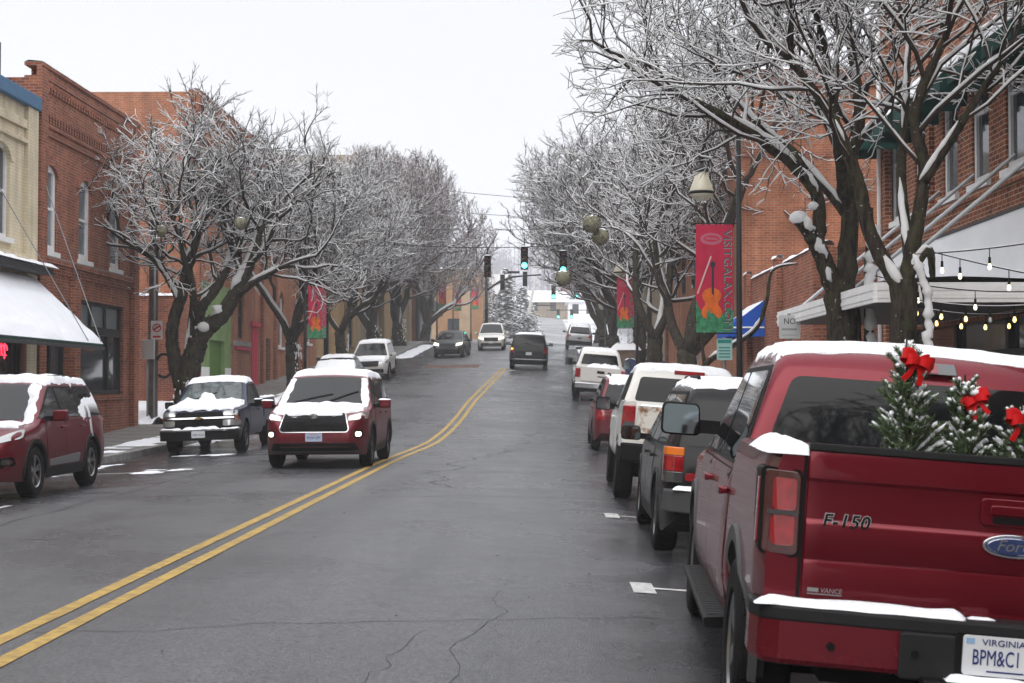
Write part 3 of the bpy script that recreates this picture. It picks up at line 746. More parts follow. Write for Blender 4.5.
f.part('green_door', GREEND, [(55.0, 57.6, -.28, -.12, gz, 3.5)]); f.part('white_panel', WHITEP, [(53.3, 54.9, .022, .05, gz + .1, gz + 1.5), (57.7, 58.7, .022, .05, gz + .1, gz + 1.5)])
f.part('lintel', STONE, [(59.3, 62.6, .003, .08, 3.4, 3.6)])
d_ = f.part('crimson_door', PINKP, [(63.0, 64.4, -.2, .03, gz, 4.3)]); f.part('crimson_trim', PINKP, [(62.7, 64.7, .032, .1, 4.3, 4.5), (59.6, 62.6, .003, .07, 3.25, 3.38)], parent=d_)
f.part('pane', WGLASS, [(66.4, 67.4, -.24, -.15, gz, 3.9)])
f.part('pier', BR_DARK, [(68.2, 68.6, .003, .14, gz, T - 1), (76.2, 76.6, .003, .14, gz, T - 1), (65, 65.4, .003, .14, gz, T - 1), (52.8, 53.15, .003, .14, gz, T - 1)])
f.part('stone_base', STONE, [(68.6, 76.2, .003, .1, gz, gz + .7)])
lo = thing('low_brick_wing', 'one storey dark brick wing with snow along its flat parapet, between the two brick buildings', 'building', (WL - 4, 50.5, side_l(50)))
f = Fac(lo, (0, 50.6, 0), EX, -EY); gz = g(50) + .2
f.wall('wall', BR_DARK, -26, WL - .05, gz, 4.85, [(-15.2, -14.2, 1.8, 3.6)]); f.core(BR_DARK, -26, WL - .05, gz, 4.8, .3, 2.0); f.snowcap(-26, WL, -.3, .06, 4.852, .12, seed=8)
f.sash(-15.2, -14.2, 1.8, 3.6, fm=DKFRAME)
tan_ = thing('tan_gable_building', 'tan three storey building rising behind the left row of trees', 'building', (WL, 108, side_l(108)))
f = Fac(tan_, (WL, 0, 0), EY, EX); gz = g(91) + .2
f.wall('wall', BR_BUFF, 99, 112, gz, 17.2, [(u_, u_ + 1.2, z_, z_ + 2) for u_ in (101, 104, 107, 110) for z_ in (9.5, 13)]); f.core(BR_BUFF, 99, 112, gz, 17.1, .3, 25)
for u_ in (101, 104, 107, 110):
    for z_ in (9.5, 13): f.sash(u_, u_ + 1.2, z_, z_ + 2)
f.snowcap(99, 112, -.3, .1, 17.22, .12, seed=9); f.part('cornice', STONE, [(99, 112, .003, .3, 16.5, 16.8)])
yb = thing('yellow_brick_building', 'plain yellow brick shop beyond the side street on the left', 'building', (WL, 118, side_l(118)))
f = Fac(yb, (WL + .4, 0, 0), EY, EX)
f.wall('wall', BR_TAN, 112.2, 136, gz, 12.5, [(122, 125, gz + 3.0, gz + 5)]); f.core(BR_TAN, 112.2, 136, gz, 12.4, .3, 20); f.sash(122, 125, gz + 3.0, gz + 5, fm=DKFRAME)
f.part('base_course', STONE, [(112.2, 136, .003, .1, gz, gz + 1.6)]); f.snowcap(112.2, 136, -.3, .1, 12.52, .12, seed=10)
yb2 = thing('yellow_corner_shop', 'yellow tan shop wall on the near side behind the third tree', 'building', (WL, 95, side_l(95)))
f = Fac(yb2, (WL + .2, 0, 0), EY, EX); gz = g(91) + .2
f.wall('wall', BR_TAN, 91, 98.8, gz, 11.0, [(93, 95, gz + .8, gz + 3)]); f.core(BR_TAN, 91, 98.8, gz, 10.9, .3, 18); f.sash(93, 95, gz + .8, gz + 3, fm=DKFRAME); f.snowcap(91, 98.8, -.3, .1, 11.02, .1, seed=12)
bk = thing('dark_shopfront', 'black shopfront with dark awning and white columns behind the left trees', 'building', (WL, 144, side_l(144)))
f = Fac(bk, (WL + 1.0, 0, 0), EY, EX); gz = g(137) + .1
f.wall('wall', DKFRAME, 136.3, 152, gz, 13.0, [(138, 150, gz + .3, gz + 3.2)]); f.core(BR_DARK, 136.3, 152, gz, 12.9, .3, 20)
f.part('pane', WGLASS, [(138, 150, -.25, -.15, gz + .3, gz + 3.2)]); f.part('column', WHITEP, [(u_, u_ + .25, .0, .2, gz, gz + 3.3) for u_ in (138, 140.5, 143, 146, 149)])
f.part('awning', BLACKP, [(137.5, 151, .003, 1.2, gz + 3.4, gz + 4.4)]); f.snowcap(137.5, 151, .0, 1.25, gz + 4.41, .25, seed=14)
ob = thing('orange_corner_building', 'orange and tan stucco building past the junction on the left', 'building', (-10, 168, side_l(168)))
f = Fac(ob, (0, 165, 0), EX, -EY); gz = g(164)
f.wall('wall', mat('orange_stucco', (.33, .19, .10), .8, var=.12, vscale=1), -16, -6.6, gz, 14.6, [(-10.5, -9.0, gz + .3, gz + 2.6)]); f.core(mat('tan_stucco', (.38, .28, .18), .8, var=.12, vscale=1), -16, -6.6, gz, 14.5, .3, 18)
f.part('pilaster', mat('tan_stucco'), [(-9.2, -8.0, .003, .15, gz, 14.6), (-12.4, -11.8, .003, .15, gz, 14.6)]); f.part('pane', WGLASS, [(-10.5, -9, -.25, -.15, gz + .3, gz + 2.6)])
f.snowcap(-16, -6.5, -.3, .1, 14.62, .2, seed=15); f.part('shop_band', GREENP, [(-14.5, -11.8, .003, .1, gz + 3.2, gz + 3.9)])

# ---- right side: R1 brick with windows, green awnings, canopy and sign board
r1b = thing('awning_brick_building', 'large brick building on the right with white framed upper windows under green awnings', 'building', (WR, 22, side_r(22)))
f = Fac(r1b, (WR, 0, 0), EY, -EX); gz = side_r(20); T = 12.5
wr = [(u_, u_ + .95) for u_ in (17.15, 19.05, 20.9, 22.75, 24.6, 26.45, 28.5, 30.6)]
BR_R = brick_mat('brown_red_brick', (.38, .12, .058), (.17, .055, .034), (.56, .44, .33), bw=.23, bh=.085, stain=.3)
holes = [(a, c, 5.2, 7.6) for a, c in wr] + [(12, 30.5, gz + .4, 2.9)]
f.wall('wall', BR_R, -45, 32, gz, T, holes); f.core(BR_R, -45, 32, gz, T - .05, .3, 20)  # wall lengthened out of view behind the camera, added to dim sky and reflections
f.part('string_course', BR_R, [(8, 32, .003, .07, 4.95, 5.05), (8, 32, .003, .05, 4.55, 4.65)])
f.part('cornice', STONE, [(8, 32, .003, .5, T - 1.2, T - .9), (8, 32, -.3, .3, T, T + .15)])
f.part('pier', BR_R, [(31.4, 32, .003, .15, gz, T - 1.3), (28.0, 28.3, .003, .1, 5.1, T - 1.3)])
for a, c in wr: f.sash(a, c, 5.2, 7.6, dep=.12, fw=.11)
w = f.part('shop_window', DKFRAME, [(u_, u_ + .15, -.2, -.1, gz + .4, 2.9) for u_ in (12, 15, 18, 21, 24, 27, 30.35)] + [(12, 30.5, -.21, -.09, 2.3, 2.4)])
f.part('pane', WGLASS, [(12.02, 30.48, -.25, -.19, gz + .42, 2.88)], parent=w)
GAWN = mat('green_awning_canvas', (.008, .055, .045), .7, var=.1)
for a, c in wr:
    c_ = MB(); a -= .22; c += .22
    q = [f.P(a, .01, 7.75), f.P(c, .01, 7.75), f.P(c, .85, 6.85), f.P(a, .85, 6.85), f.P(c, .85, 6.6), f.P(a, .85, 6.6), f.P(a, .01, 6.6), f.P(c, .01, 6.6)]
    c_.add(q, [(0, 1, 2, 3), (3, 2, 4, 5), (0, 3, 5, 6), (1, 7, 4, 2)]); ao = c_.build('window_awning', GAWN, r1b, world=True)
    f2 = MB(); vs = []
    for i in range(9):
        for jn in range(9):
            t = jn / 8; h = 0 if i in (0, 8) or jn in (0, 8) else .05 + .03 * noise.noise((i * .7 + a, jn * .6, 2)); vs.append(f.P(a + (c - a) * i / 8, .03 + .8 * t, 7.745 - .87 * t + h))
    f2.add(vs, [(i * 9 + jn, (i + 1) * 9 + jn, (i + 1) * 9 + jn + 1, i * 9 + jn + 1) for i in range(8) for jn in range(8)]).build('awning_snow', SNOW, ao, smooth=True, world=True)
# canopy over the pavement
CANO = mat('canopy_white_metal', (.88, .88, .88), .45, var=.08)
CU0, CU1, CO = 20.6, 29.0, 2.75
cz = 2.95
cn = f.part('canopy', GREYT, [(CU0 + .03, CU1, .003, CO - .03, cz + .03, cz + .16)])
bs = [(CU0, CU1, CO - .025, CO + .03 + .012 * (k % 2), cz + .055 * k, cz + .055 * k + .053) for k in range(5)] + [(CU0 - .03 - .012 * (k % 2), CU0 + .025, .004, CO - .026, cz + .055 * k, cz + .055 * k + .053) for k in range(5)]
f.part('canopy_fascia', CANO, bs, parent=cn)
f.snowcap(CU0, CU1, .02, CO, cz + .28, .09, parent=cn, seed=20)
f.part('sign_board', mat('blank_white_sign', (.86, .87, .89), .45, var=.04, vscale=1), [(9, 31.3, .06, .28, cz + .3, 4.42)], bevel=.01)
f.part('sign_trim', GREYT, [(9, 31.35, .055, .30, 4.422, 4.46)])
for uu in (21.2, 23.2, 25.4, 27.6):
    rods = MB(); rods.tube([f.P(uu, .02, 5.35), f.P(uu, CO - .15, cz + .25)], .022, 6); rods.tube([f.P(uu, .02, 5.385), f.P(uu, CO - .15, cz + .285)], .017, 5, mi=1); rods.build('tie_rod', [STEEL, SNOWT], cn, world=True)

dp = MB(); dp.tube([f.P(31.7, .2, gz), f.P(31.7, .2, T)], .05, 10); dp.build('downpipe', WHITEP, r1b, world=True, smooth=True)

# ---- R2 low shop with snowy parapet and blue awning, R3 tall orange wall behind
r2b = thing('low_brick_shop', 'single storey brick shop with snowy stepped parapet and a bright blue awning', 'building', (6.2, 36, side_r(36)))
f = Fac(r2b, (6.1, 0, 0), EY, -EX); gz = side_r(36); 
f.wall('wall', BR_DARK, 33.0, 44.4, gz, 4.9, [(34, 43, gz + .5, 2.6)]); f.core(BR_DARK, 33.0, 44.4, gz, 4.85, .3, 12)
f.part('pier', BR_DARK, [(33.0, 33.6, .003, .16, gz, 5.05), (38.2, 38.8, .003, .16, gz, 5.05), (43.8, 44.4, .003, .16, gz, 5.05)])
f.snowcap(33.0, 44.4, -.32, .05, 4.902, .14, seed=22)
for uu in (33.0, 38.2, 43.8): f.snowcap(uu - .03, uu + .63, -.02, .2, 5.052, .11, seed=uu)
w = f.part('shop_window', WHITEP, [(34, 34.1, -.2, -.1, gz + .5, 2.6), (37.5, 37.6, -.2, -.1, gz + .5, 2.6), (42.9, 43, -.2, -.1, gz + .5, 2.6)]); f.part('pane', WGLASS, [(34.02, 42.98, -.25, -.19, gz + .5, 2.58)], parent=w)
BLUEA = mat('blue_awning_canvas', (.012, .08, .42), .65, var=.08)
ba = MB(); p = lambda uu, nn, z: f.P(uu, nn, z)
A0, A1 = 41.3, 44.0
q = [p(A0, .01, 4.15), p(A1, .01, 4.15), p(A1, 1.0, 3.4), p(A0, 1.0, 3.4), p(A1, 1.0, 3.15), p(A0, 1.0, 3.15), p(A0, .01, 3.15), p(A1, .01, 3.15)]
ba.add(q, [(0, 1, 2, 3), (3, 2, 4, 5), (0, 3, 5, 6), (1, 7, 4, 2)]); bao = ba.build('awning', BLUEA, r2b, world=True)
mb = MB(); mb.tube([p(A0 - .005, .02, 3.4), p(A0 - .005, 1.0, 3.4)], .025, 5); mb.build('awning_stripe', WHITEP, bao, world=True)
vs = []
for i in range(13):
    for jn in range(9):
        t = jn / 8; h = 0 if i in (0, 12) or jn in (0, 8) else .05 + .04 * noise.noise((i * .5, jn * .6, 7)); vs.append(p(A0 + .05 + (A1 - A0 - .1) * i / 12, .03 + .94 * t, 4.15 - .85 * t + h))
MB().add(vs, [(i * 9 + jn, (i + 1) * 9 + jn, (i + 1) * 9 + jn + 1, i * 9 + jn + 1) for i in range(12) for jn in range(8)]).build('awning_snow', SNOW, bao, smooth=True, world=True)
r3b = thing('tall_orange_building', 'tall plain orange brick building rising behind the low shop on the right', 'building', (7, 52, side_r(52)))
f = Fac(r3b, (0, 44.6, 0), EX, -EY); gz = side_r(45)
f.wall('wall', BR_ORANGE, 5.9, 24, gz, 11.2, [(10.5, 11.6, 6.6, 8.8)]); f.core(BR_ORANGE, 5.9, 24, gz, 11.1, .3, 26); f.sash(10.5, 11.6, 6.6, 8.8)
f.part('parapet', BR_DARK, [(5.85, 24, .003, .1, 10.7, 11.22)]); f.snowcap(5.9, 24, -.3, .1, 11.222, .1, seed=25)
f.part('brick_band', BR_DARK, [(5.9, 24, .003, .05, 8.6, 8.75)])
f = Fac(r3b, (5.9, 0, 0), EY, -EX)
for uu in (48, 51, 54, 58, 62, 66):
    for zz in (5.6, 8.4): f.part('side_window', WGLASS, [(uu, uu + 1.1, .003, .05, zz, zz + 1.8)])
for (y0, y1, hh, m, lab) in ((71.5, 81.5, 9.5, BR_DARK, 'dark brick shop at the corner before the side street on the right'), (91, 108, 12.5, BR_BUFF, 'buff brick shop past the side street on the right'), (109, 140, 11.5, BR_ORANGE, 'orange brick block at the far end of the right hand row')):
    rb = thing('row_building', lab, 'building', (6.4, (y0 + y1) / 2, side_r(y0)))
    f = Fac(rb, (6.6, 0, 0), EY, -EX); gz = side_r(y0) - .2; top = gz + hh
    hs = [(u_, u_ + 1.1, gz + 5, gz + 7) for u_ in frange(y0 + 1, y1 - 2.5, 3)]
    f.wall('wall', m, y0, y1, gz, top, hs + [(y0 + .6, y1 - .6, gz + .7, gz + 3)]); f.core(m, y0, y1, gz, top - .05, .3, 15)
    for a, c, z0, z1 in hs: f.sash(a, c, z0, z1)
    f.part('shop_window', WGLASS, [(y0 + .6, y1 - .6, -.25, -.15, gz + .7, gz + 3)]); f.snowcap(y0, y1, -.3, .1, top + .002, .12, seed=y0)
    f.part('cornice', STONE, [(y0, y1, .003, .2, top - .5, top - .3)])
# ------------------------------------------------------------------ snowy street trees
class TreeGen:
    def __init__(s, seed, env_c=(0, 0, 6.6), env_r=(4.2, 4.2, 3.4), zmin=3.3, snow=1.0, twig=.0075, kids=(6, 6, 5, 4), up=.05, dens=1.0, spur=2, ns=3):
        s.ns = ns
        s.spur = spur
        s.r = random.Random(seed); s.c = env_c; s.er = env_r; s.zmin = zmin; s.sn = snow; s.tw = twig; s.kids = kids; s.up = up; s.dens = dens
        s.wood = MB(); s.twigs = MB(); s.snow = MB(); s.seed = seed
    def env(s, p):
        # uneven dome
        dz = p.z - s.c[2]
        d = ((p.x - s.c[0]) / s.er[0], (p.y - s.c[1]) / s.er[1], dz / (s.er[2] if dz > 0 else s.er[2] * 2.2))
        w = 1 + .16 * noise.noise((p.x * .5 + s.seed, p.y * .5, p.z * .5))
        return (d[0] ** 2 + d[1] ** 2 + d[2] ** 2) / (w * w)
    def clods(s, pts, r, seed=0):
        # wind-packed snow clinging along a stem
        P = []; Q = []; pts = [Vector(p) for p in pts]
        for i in range(len(pts) - 1):
            n = max(2, int((pts[i + 1] - pts[i]).length / .05))
            for k in range(n):
                t = (i + k / n); p = pts[i].lerp(pts[i + 1], k / n); P.append(p + Vector((noise.noise((t * 5, seed, 1)), noise.noise((t * 5, seed, 9)), 0)) * r * .5)
                Q.append(max(.012, r * (.75 + .7 * noise.noise((t * 9 + seed, seed, 4)) + .5 * noise.noise((t * 27, seed, 2)))))
        Q[0] *= .3; Q[-1] *= .3
        s.snow.tube(P, Q, 9)
    def emit(s, pts, rad, lvl):
        n = 9 if lvl == 0 else 7 if lvl == 1 else 5 if lvl == 2 else 4 if lvl == 3 else 3
        (s.wood if lvl < 2 else s.twigs).tube(pts, [x * (1.15 if lvl > 2 else 1) for x in rad], n, lvl < 2)
        if s.sn <= 0: return
        # snow lying along the upper side
        run = []; rr = []
        ok_lim = .93
        def flush():
            if len(run) >= 2:
                rd = list(rr)
                if lvl < 3:
                    m_ = len(rd); 
                    for i_ in range(m_):
                        e_ = min(i_, m_ - 1 - i_); rd[i_] *= (.18, .55, .82)[e_] if e_ < 3 else 1
                b_ = len(s.snow.v)
                s.snow.tube(run, rd, (10 if lvl < 2 else 5) if lvl < 3 else s.ns, lvl < 3)
                if lvl < 2:
                    for q_ in range(b_, len(s.snow.v)):
                        v_ = Vector(s.snow.v[q_]); k_ = rd[(q_ - b_) // 10] * .45
                        s.snow.v[q_] = tuple(v_ + Vector((noise.noise(v_ * 11), noise.noise(v_ * 11 + Vector((5, 0, 0))), noise.noise(v_ * 11 + Vector((0, 7, 0))))) * k_)
            run.clear(); rr.clear()
        for i in range(len(pts)):
            a = pts[max(0, i - 1)]; b = pts[min(len(pts) - 1, i + 1)]; t = (b - a).normalized(); r = rad[i]
            if (lvl == 0 and pts[i].z < .8) or abs(t.z) > (ok_lim if lvl > 1 else .95) or (lvl > 2 and s.r.random() < .07): flush(); continue
            w = Vector((-.42, -.5, 1)) if lvl < 2 else Vector((-.18, -.3, 1)); upv = w - t * t.dot(w)      # snow lies on top, packed a little to the windward side
            upv = upv.normalized() if upv.length > .02 else Vector((-.4, -.9, 0))
            if lvl <= 1:
                k = noise.noise((pts[i].x * 2.5, pts[i].y * 2.5, pts[i].z * 2.5 + s.seed)) + .3 * noise.noise((pts[i].x * 9, pts[i].y * 9, pts[i].z * 9))
                srad = r * (.70 - .22 * abs(t.z)) * max(.3, .95 + .7 * k) * min(1.1, s.sn * .8)
                if k < -.55 + .38 * abs(t.z): flush(); continue
                run.append(pts[i] + upv * (r + .02 - srad * .55)); rr.append(srad)
            elif lvl == 2:
                srad = r * .78 + .007 * s.sn; run.append(pts[i] + upv * (r * .66 + .008 * s.sn)); rr.append(srad)
            else:
                srad = s.tw * .38 + r * .45 + .0044 * s.sn * s.r.uniform(.7, 1.2); run.append(pts[i] + upv * (r * .5 + srad * .62)); rr.append(srad)
        flush()
    def branch(s, p, d, length, r, lvl, maxl=4):
        rg = s.r
        seg = (.5, .45, .34, .24, .17)[min(lvl, 4)]
        n = max(2, int(length / seg)); seg = length / n
        pts = [p.copy()]; rad = [r]; d = d.normalized(); dirs = [d]
        end = max(s.tw, r * (.5 if lvl < 3 else .55))
        jit = (.10, .17, .22, .26, .28)[min(lvl, 4)]
        for i in range(n):
            d = d + Vector((rg.gauss(0, jit), rg.gauss(0, jit), rg.gauss(0, jit * .8)))
            out = Vector((p.x - s.c[0], p.y - s.c[1], 0))
            d.z += s.up * (1 if lvl > 1 else .6)
            if pts[-1].z < s.zmin and d.z < 0 and lvl > 0: d.z += .35
            d.normalize(); q = pts[-1] + d * seg
            if lvl > 0 and s.env(q) > 1.0:
                if s.env(q) > 1.12 or rg.random() < .6: break
            pts.append(q); rad.append(r + (end - r) * (i + 1) / n); dirs.append(d.copy())
        if len(pts) < 2: return
        if len(pts) < n + 1:
            m_ = len(pts) - 1; e_ = max(s.tw, r * .22); rad = [r + (e_ - r) * i / m_ for i in range(m_ + 1)]
        s.emit(pts, rad, lvl)
        if lvl >= maxl:   # short spurs along the finest twigs
            for i in range(1, len(pts)):
                for _ in range(s.spur if rg.random() < .85 else 0):
                    dv = (dirs[i] + Vector((rg.gauss(0, .7), rg.gauss(0, .7), rg.gauss(.1, .5)))).normalized(); l_ = rg.uniform(.12, .32)
                    q = pts[i] + dv * l_ * .55 + Vector((0, 0, .01)); e = pts[i] + dv * l_ + Vector((0, 0, s.up * .6 * l_))
                    s.twigs.tube([pts[i], q, e], [s.tw, s.tw * .9, s.tw * .6], 3, False)
                    if abs(dv.z) < .85 and rg.random() < .8:
                        sr = s.tw * .8 + .003 * s.sn; o_ = Vector((0, 0, s.tw * .4 + sr * .6)); s.snow.tube([pts[i] + o_, q + o_, e + o_ * .7], [sr, sr, sr * .6], 3, False)
        s.spawn(pts, rad, dirs, length, lvl, maxl)
    def spawn(s, pts, rad, dirs, length, lvl, maxl, t0=.25):
        rg = s.r
        if lvl >= maxl: return
        k = s.kids[min(lvl, len(s.kids) - 1)]
        k = max(1, int(k * s.dens * rg.uniform(.8, 1.25) + .5))
        az = rg.uniform(0, 6.28)
        for j in range(k):
            t = t0 + (1 - t0) * (j + rg.uniform(.2, .9)) / k
            i = min(len(pts) - 2, int(t * (len(pts) - 1))); fr = t * (len(pts) - 1) - i
            q = pts[i].lerp(pts[i + 1], min(1, max(0, fr))); dd = dirs[min(i + 1, len(dirs) - 1)]
            az += 2.4 + rg.gauss(0, .35)
            ang = R(rg.uniform(28, 62))
            ax = dd.orthogonal().normalized(); ax = Matrix.Rotation(az, 3, dd) @ ax
            nd_ = Matrix.Rotation(ang, 3, ax) @ dd
            nr = max(s.tw, rad[i] * rg.uniform(.36, .56))
            s.branch(q, nd_, length * rg.uniform(.48, .75), nr, lvl + 1, maxl)
        if lvl < maxl - 0:   # leader carries on, forked
            for _ in range(2 if lvl > 0 else 1):
                nd_ = (dirs[-1] + Vector((rg.gauss(0, .3), rg.gauss(0, .3), rg.gauss(0, .15)))).normalized()
                s.branch(pts[-1], nd_, length * rg.uniform(.5, .7), max(s.tw, rad[-1] * .85), lvl + 1, maxl)
    def limb(s, pts, rads, lvl, length, maxl=4, t0=.45):
        # hand placed limb, smoothed, then branches
        pts = [Vector(p) for p in pts]; P = []; Q = []
        for i in range(len(pts) - 1):
            p0 = pts[max(0, i - 1)]; p1 = pts[i]; p2 = pts[i + 1]; p3 = pts[min(len(pts) - 1, i + 2)]
            for k in range(9):
                t = k / 9; P.append(.5 * ((2 * p1) + (p2 - p0) * t + (2 * p0 - 5 * p1 + 4 * p2 - p3) * t * t + (3 * p1 - p0 - 3 * p2 + p3) * t ** 3)); Q.append(rads[i] + (rads[i + 1] - rads[i]) * t)
        P.append(pts[-1]); Q.append(rads[-1])
        for i in range(1, len(P)): P[i] = P[i] + Vector((noise.noise((i * .6, s.seed, 1)), noise.noise((i * .6, s.seed, 4)), 0)) * Q[i] * .25; Q[i] *= 1 + .12 * noise.noise((i * .9, s.seed, 8))
        s.emit(P, Q, lvl)
        if length > 0: s.spawn(P, Q, [(P[min(i + 1, len(P) - 1)] - P[max(i - 1, 0)]).normalized() for i in range(len(P))], length, lvl, maxl, t0)
    def trunk_flare(s, P, Q):
        pass
    def auto(s, h=1.9, r=.27, lean=(0, 0), nl=4, spread=(25, 48), L1=3.4, maxl=4):
        rg = s.r
        base = Vector((0, 0, -.1)); top = Vector((lean[0], lean[1], h))
        s.limb([base, base.lerp(top, .15), base.lerp(top, .55) + Vector((rg.gauss(0, .05), rg.gauss(0, .05), 0)), top], [r * 1.45, r * 1.1, r * .98, r * .95], 0, 0)
        az = rg.uniform(0, 6.28)
        for i in range(nl):
            az += 2 * PI / nl + rg.gauss(0, .25); a = R(rg.uniform(*spread))
            d = Vector((math.sin(a) * math.cos(az), math.sin(a) * math.sin(az), math.cos(a)))
            s.branch(top + Vector((0, 0, -.12 * (i % 2))), d, L1 * rg.uniform(.85, 1.15), r * rg.uniform(.5, .68), 1, maxl)
    def plaster(s, zmax, r0, side=(1, 0, 0), n=60, size=.1, lean=(0, 0)):
        # clods of wind-blown snow sticking to the trunk
        rg = s.r; sd = Vector(side).normalized()
        for _ in range(n):
            z = rg.uniform(.1, zmax); a = rg.gauss(0, .55); dv = Matrix.Rotation(a, 3, 'Z') @ sd
            c = dv * (r0 * 1.0) + Vector((lean[0] * z / zmax, lean[1] * z / zmax, z)); k = size * rg.uniform(.15, .6) 
            s.snow.sphere(c, k * .55, 5, 4, 1.6 * rg.uniform(.7, 2.0))
    def finish(s, name, label, loc, rot=0, group=None, twm=None):
        root = thing(name, label, 'tree', loc, (0, 0, rot), group)
        s.wood.build('trunk', BARK, root, smooth=True)
        s.twigs.build('crown', twm or TWIG, root, smooth=True)
        if s.snow.v: s.snow.build('branch_snow', SNOWT, root, smooth=True)
        return root
TG = 'snow dusted street trees along the pavements'
# near right pair, hand laid trunks
t = TreeGen(11, (-.2, .2, 7.4), (3.9, 4.2, 4.2), 4.3, snow=1.5, twig=.005, kids=(5, 5, 4, 4), up=.05, dens=.98, spur=2, ns=4)
t.limb([(0, 0, -.1), (0, 0, .6), (.02, 0, 1.6), (-.02, 0, 3.1)], [.38, .30, .27, .26], 0, 0)
t.limb([(-.05, 0, 2.85), (-.28, -.05, 3.5), (-.5, -.1, 3.95), (-.68, -.12, 4.2)], [0.173, 0.144, 0.122, 0.108], 1, 0)
t.limb([(-.42, -.08, 3.75), (-.4, -.1, 4.5), (-.75, -.15, 5.0), (-1.4, -.3, 5.5), (-2.4, -.5, 6.0)], [0.108, 0.101, 0.094, 0.079, 0.050], 1, 3.5)
t.limb([(-.02, 0, 3.0), (.12, .1, 4.2), (.1, .1, 5.0), (.3, .2, 5.9), (.2, .4, 7.0)], [0.180, 0.137, 0.122, 0.101, 0.058], 1, 3.6)
t.limb([(.1, .1, 4.3), (-.5, .6, 5.2), (-1.2, 1.2, 6.0), (-1.6, 2.0, 6.8)], [0.094, 0.079, 0.065, 0.043], 1, 3.2)
t.limb([(.0, 0, 4.6), (-.3, -1.0, 5.5), (-.6, -1.9, 6.3)], [0.086, 0.072, 0.043], 1, 3.2)
t.clods([(.31, -.16, .9), (.38, -.16, 2.2), (.36, -.14, 3.3), (.42, -.12, 4.2)], .10, 3)
t.limb([(.2, -.05, .2), (.34, -.1, 2.2), (.36, -.08, 3.6), (.42, -.05, 4.4)], [0.086, 0.079, 0.065, 0.029], 1, 0)
t.snow.sphere((-.7, -.12, 4.24), .15, 9, 6, .7); t.snow.sphere((-.45, -.1, 4.42), .11, 8, 6, .7)
t.finish('street_tree', 'snow dusted bare tree with a stubbed fork, left of two trunks behind the red pickup', (4.60, 23, side_r(23)), 0, TG)
t = TreeGen(23, (-.7, .3, 7.4), (3.2, 3.6, 4.2), 4.5, snow=1.4, twig=.0042, kids=(5, 5, 4, 4), up=.05, dens=.88, spur=2, ns=4)
t.limb([(0, 0, -.1), (0, 0, .6), (.02, 0, 1.6), (.03, 0, 3.0)], [.27, .19, .17, .165], 0, 0)
t.limb([(.0, 0, 2.85), (-.36, .05, 3.55), (-.5, .1, 4.2), (-.78, .2, 5.0), (-1.3, .3, 5.8)], [0.111, 0.092, 0.086, 0.066, 0.046], 1, 3.3)
t.limb([(.03, 0, 2.9), (.2, 0, 3.7), (.3, .05, 4.4), (.2, .1, 5.1), (.6, .2, 6.0)], [0.111, 0.092, 0.078, 0.072, 0.046], 1, 3.4)
t.limb([(.1, 0, 3.3), (.15, .6, 4.3), (.4, 1.4, 5.4), (.6, 2.0, 6.5)], [0.078, 0.066, 0.059, 0.039], 1, 3.1)
t.limb([(.28, 0, 4.2), (.7, -.2, 4.9), (1.2, -.3, 5.7)], [0.066, 0.053, 0.033], 1, 2.8)
t.limb([(.18, 0, .3), (.26, -.06, 1.6), (.3, -.06, 2.7), (.15, -.04, 3.3), (.1, 0, 3.6)], [0.066, 0.059, 0.059, 0.053, 0.026], 1, 0)
t.clods([(.25, -.14, .9), (.29, -.14, 2.2), (.3, -.12, 2.8), (.12, -.1, 3.35)], .075, 5)
t.limb([(.02, 0, 2.9), (.3, -.1, 3.35), (.36, -.1, 3.0)], [0.046, 0.059, 0.033], 1, 0)
t.finish('street_tree', 'snow dusted bare tree with slim forked trunk, right of two trunks behind the red pickup', (4.43, 18.6, side_r(18.6)), 0, TG)

# left first tree, hand laid
t = TreeGen(37, (.9, 0, 6.9), (4.1, 4.2, 3.7), 3.9, snow=1.6, twig=.007, kids=(5, 5, 4, 4), up=.05, dens=.88, spur=2)
t.limb([(0, 0, -.1), (.03, 0, .5), (.06, 0, 1.0), (.1, 0, 1.5)], [.38, .31, .30, .31], 0, 0)
t.limb([(.0, 0, 1.3), (-.25, 0, 2.1), (-.3, 0, 3.0), (-.05, .05, 3.9), (.15, 0, 4.8), (.5, -.2, 5.6)], [.26, .2, .18, .17, .14, .07], 1, 3.7, t0=.55)
t.limb([(-.1, .03, 3.7), (-.5, .1, 4.4), (-.9, .1, 4.9), (-1.7, 0, 5.4)], [.12, .1, .09, .06], 1, 3.4)
t.limb([(.1, 0, 1.4), (.35, 0, 2.3), (.55, 0, 2.8), (1.1, 0, 3.3), (1.5, .1, 4.0), (1.9, .2, 4.9), (2.2, 0, 5.8)], [.34, .3, .27, .24, .2, .15, .07], 1, 3.7, t0=.6)
t.limb([(.5, 0, 2.7), (.45, .05, 3.4), (.9, .2, 4.1), (1.2, .6, 5.0), (1.0, 1.2, 6.0)], [.2, .17, .14, .11, .07], 1, 3.5)
t.limb([(1.3, 0, 3.6), (2.0, -.2, 4.2), (2.8, -.4, 4.6)], [.13, .1, .06], 1, 3.2)
t.limb([(.5, 0, 3.0), (.4, -1.0, 4.2), (.3, -1.9, 5.4)], [.14, .1, .06], 1, 3.4)
t.limb([(.1, 0, 1.9), (.0, 1.2, 3.9), (-.5, 2.2, 5.4)], [.15, .1, .06], 1, 3.4)
t.plaster(1.5, .38, (.6, -.8, 0), 60, .12)
t.snow.sphere((.62, -.16, 2.95), .2, 9, 6, .8)
t.finish('street_tree', 'snowy bare tree with two curved boughs, behind the dark blue pickup', (-10.12, 42, side_l(42)), 0, TG)
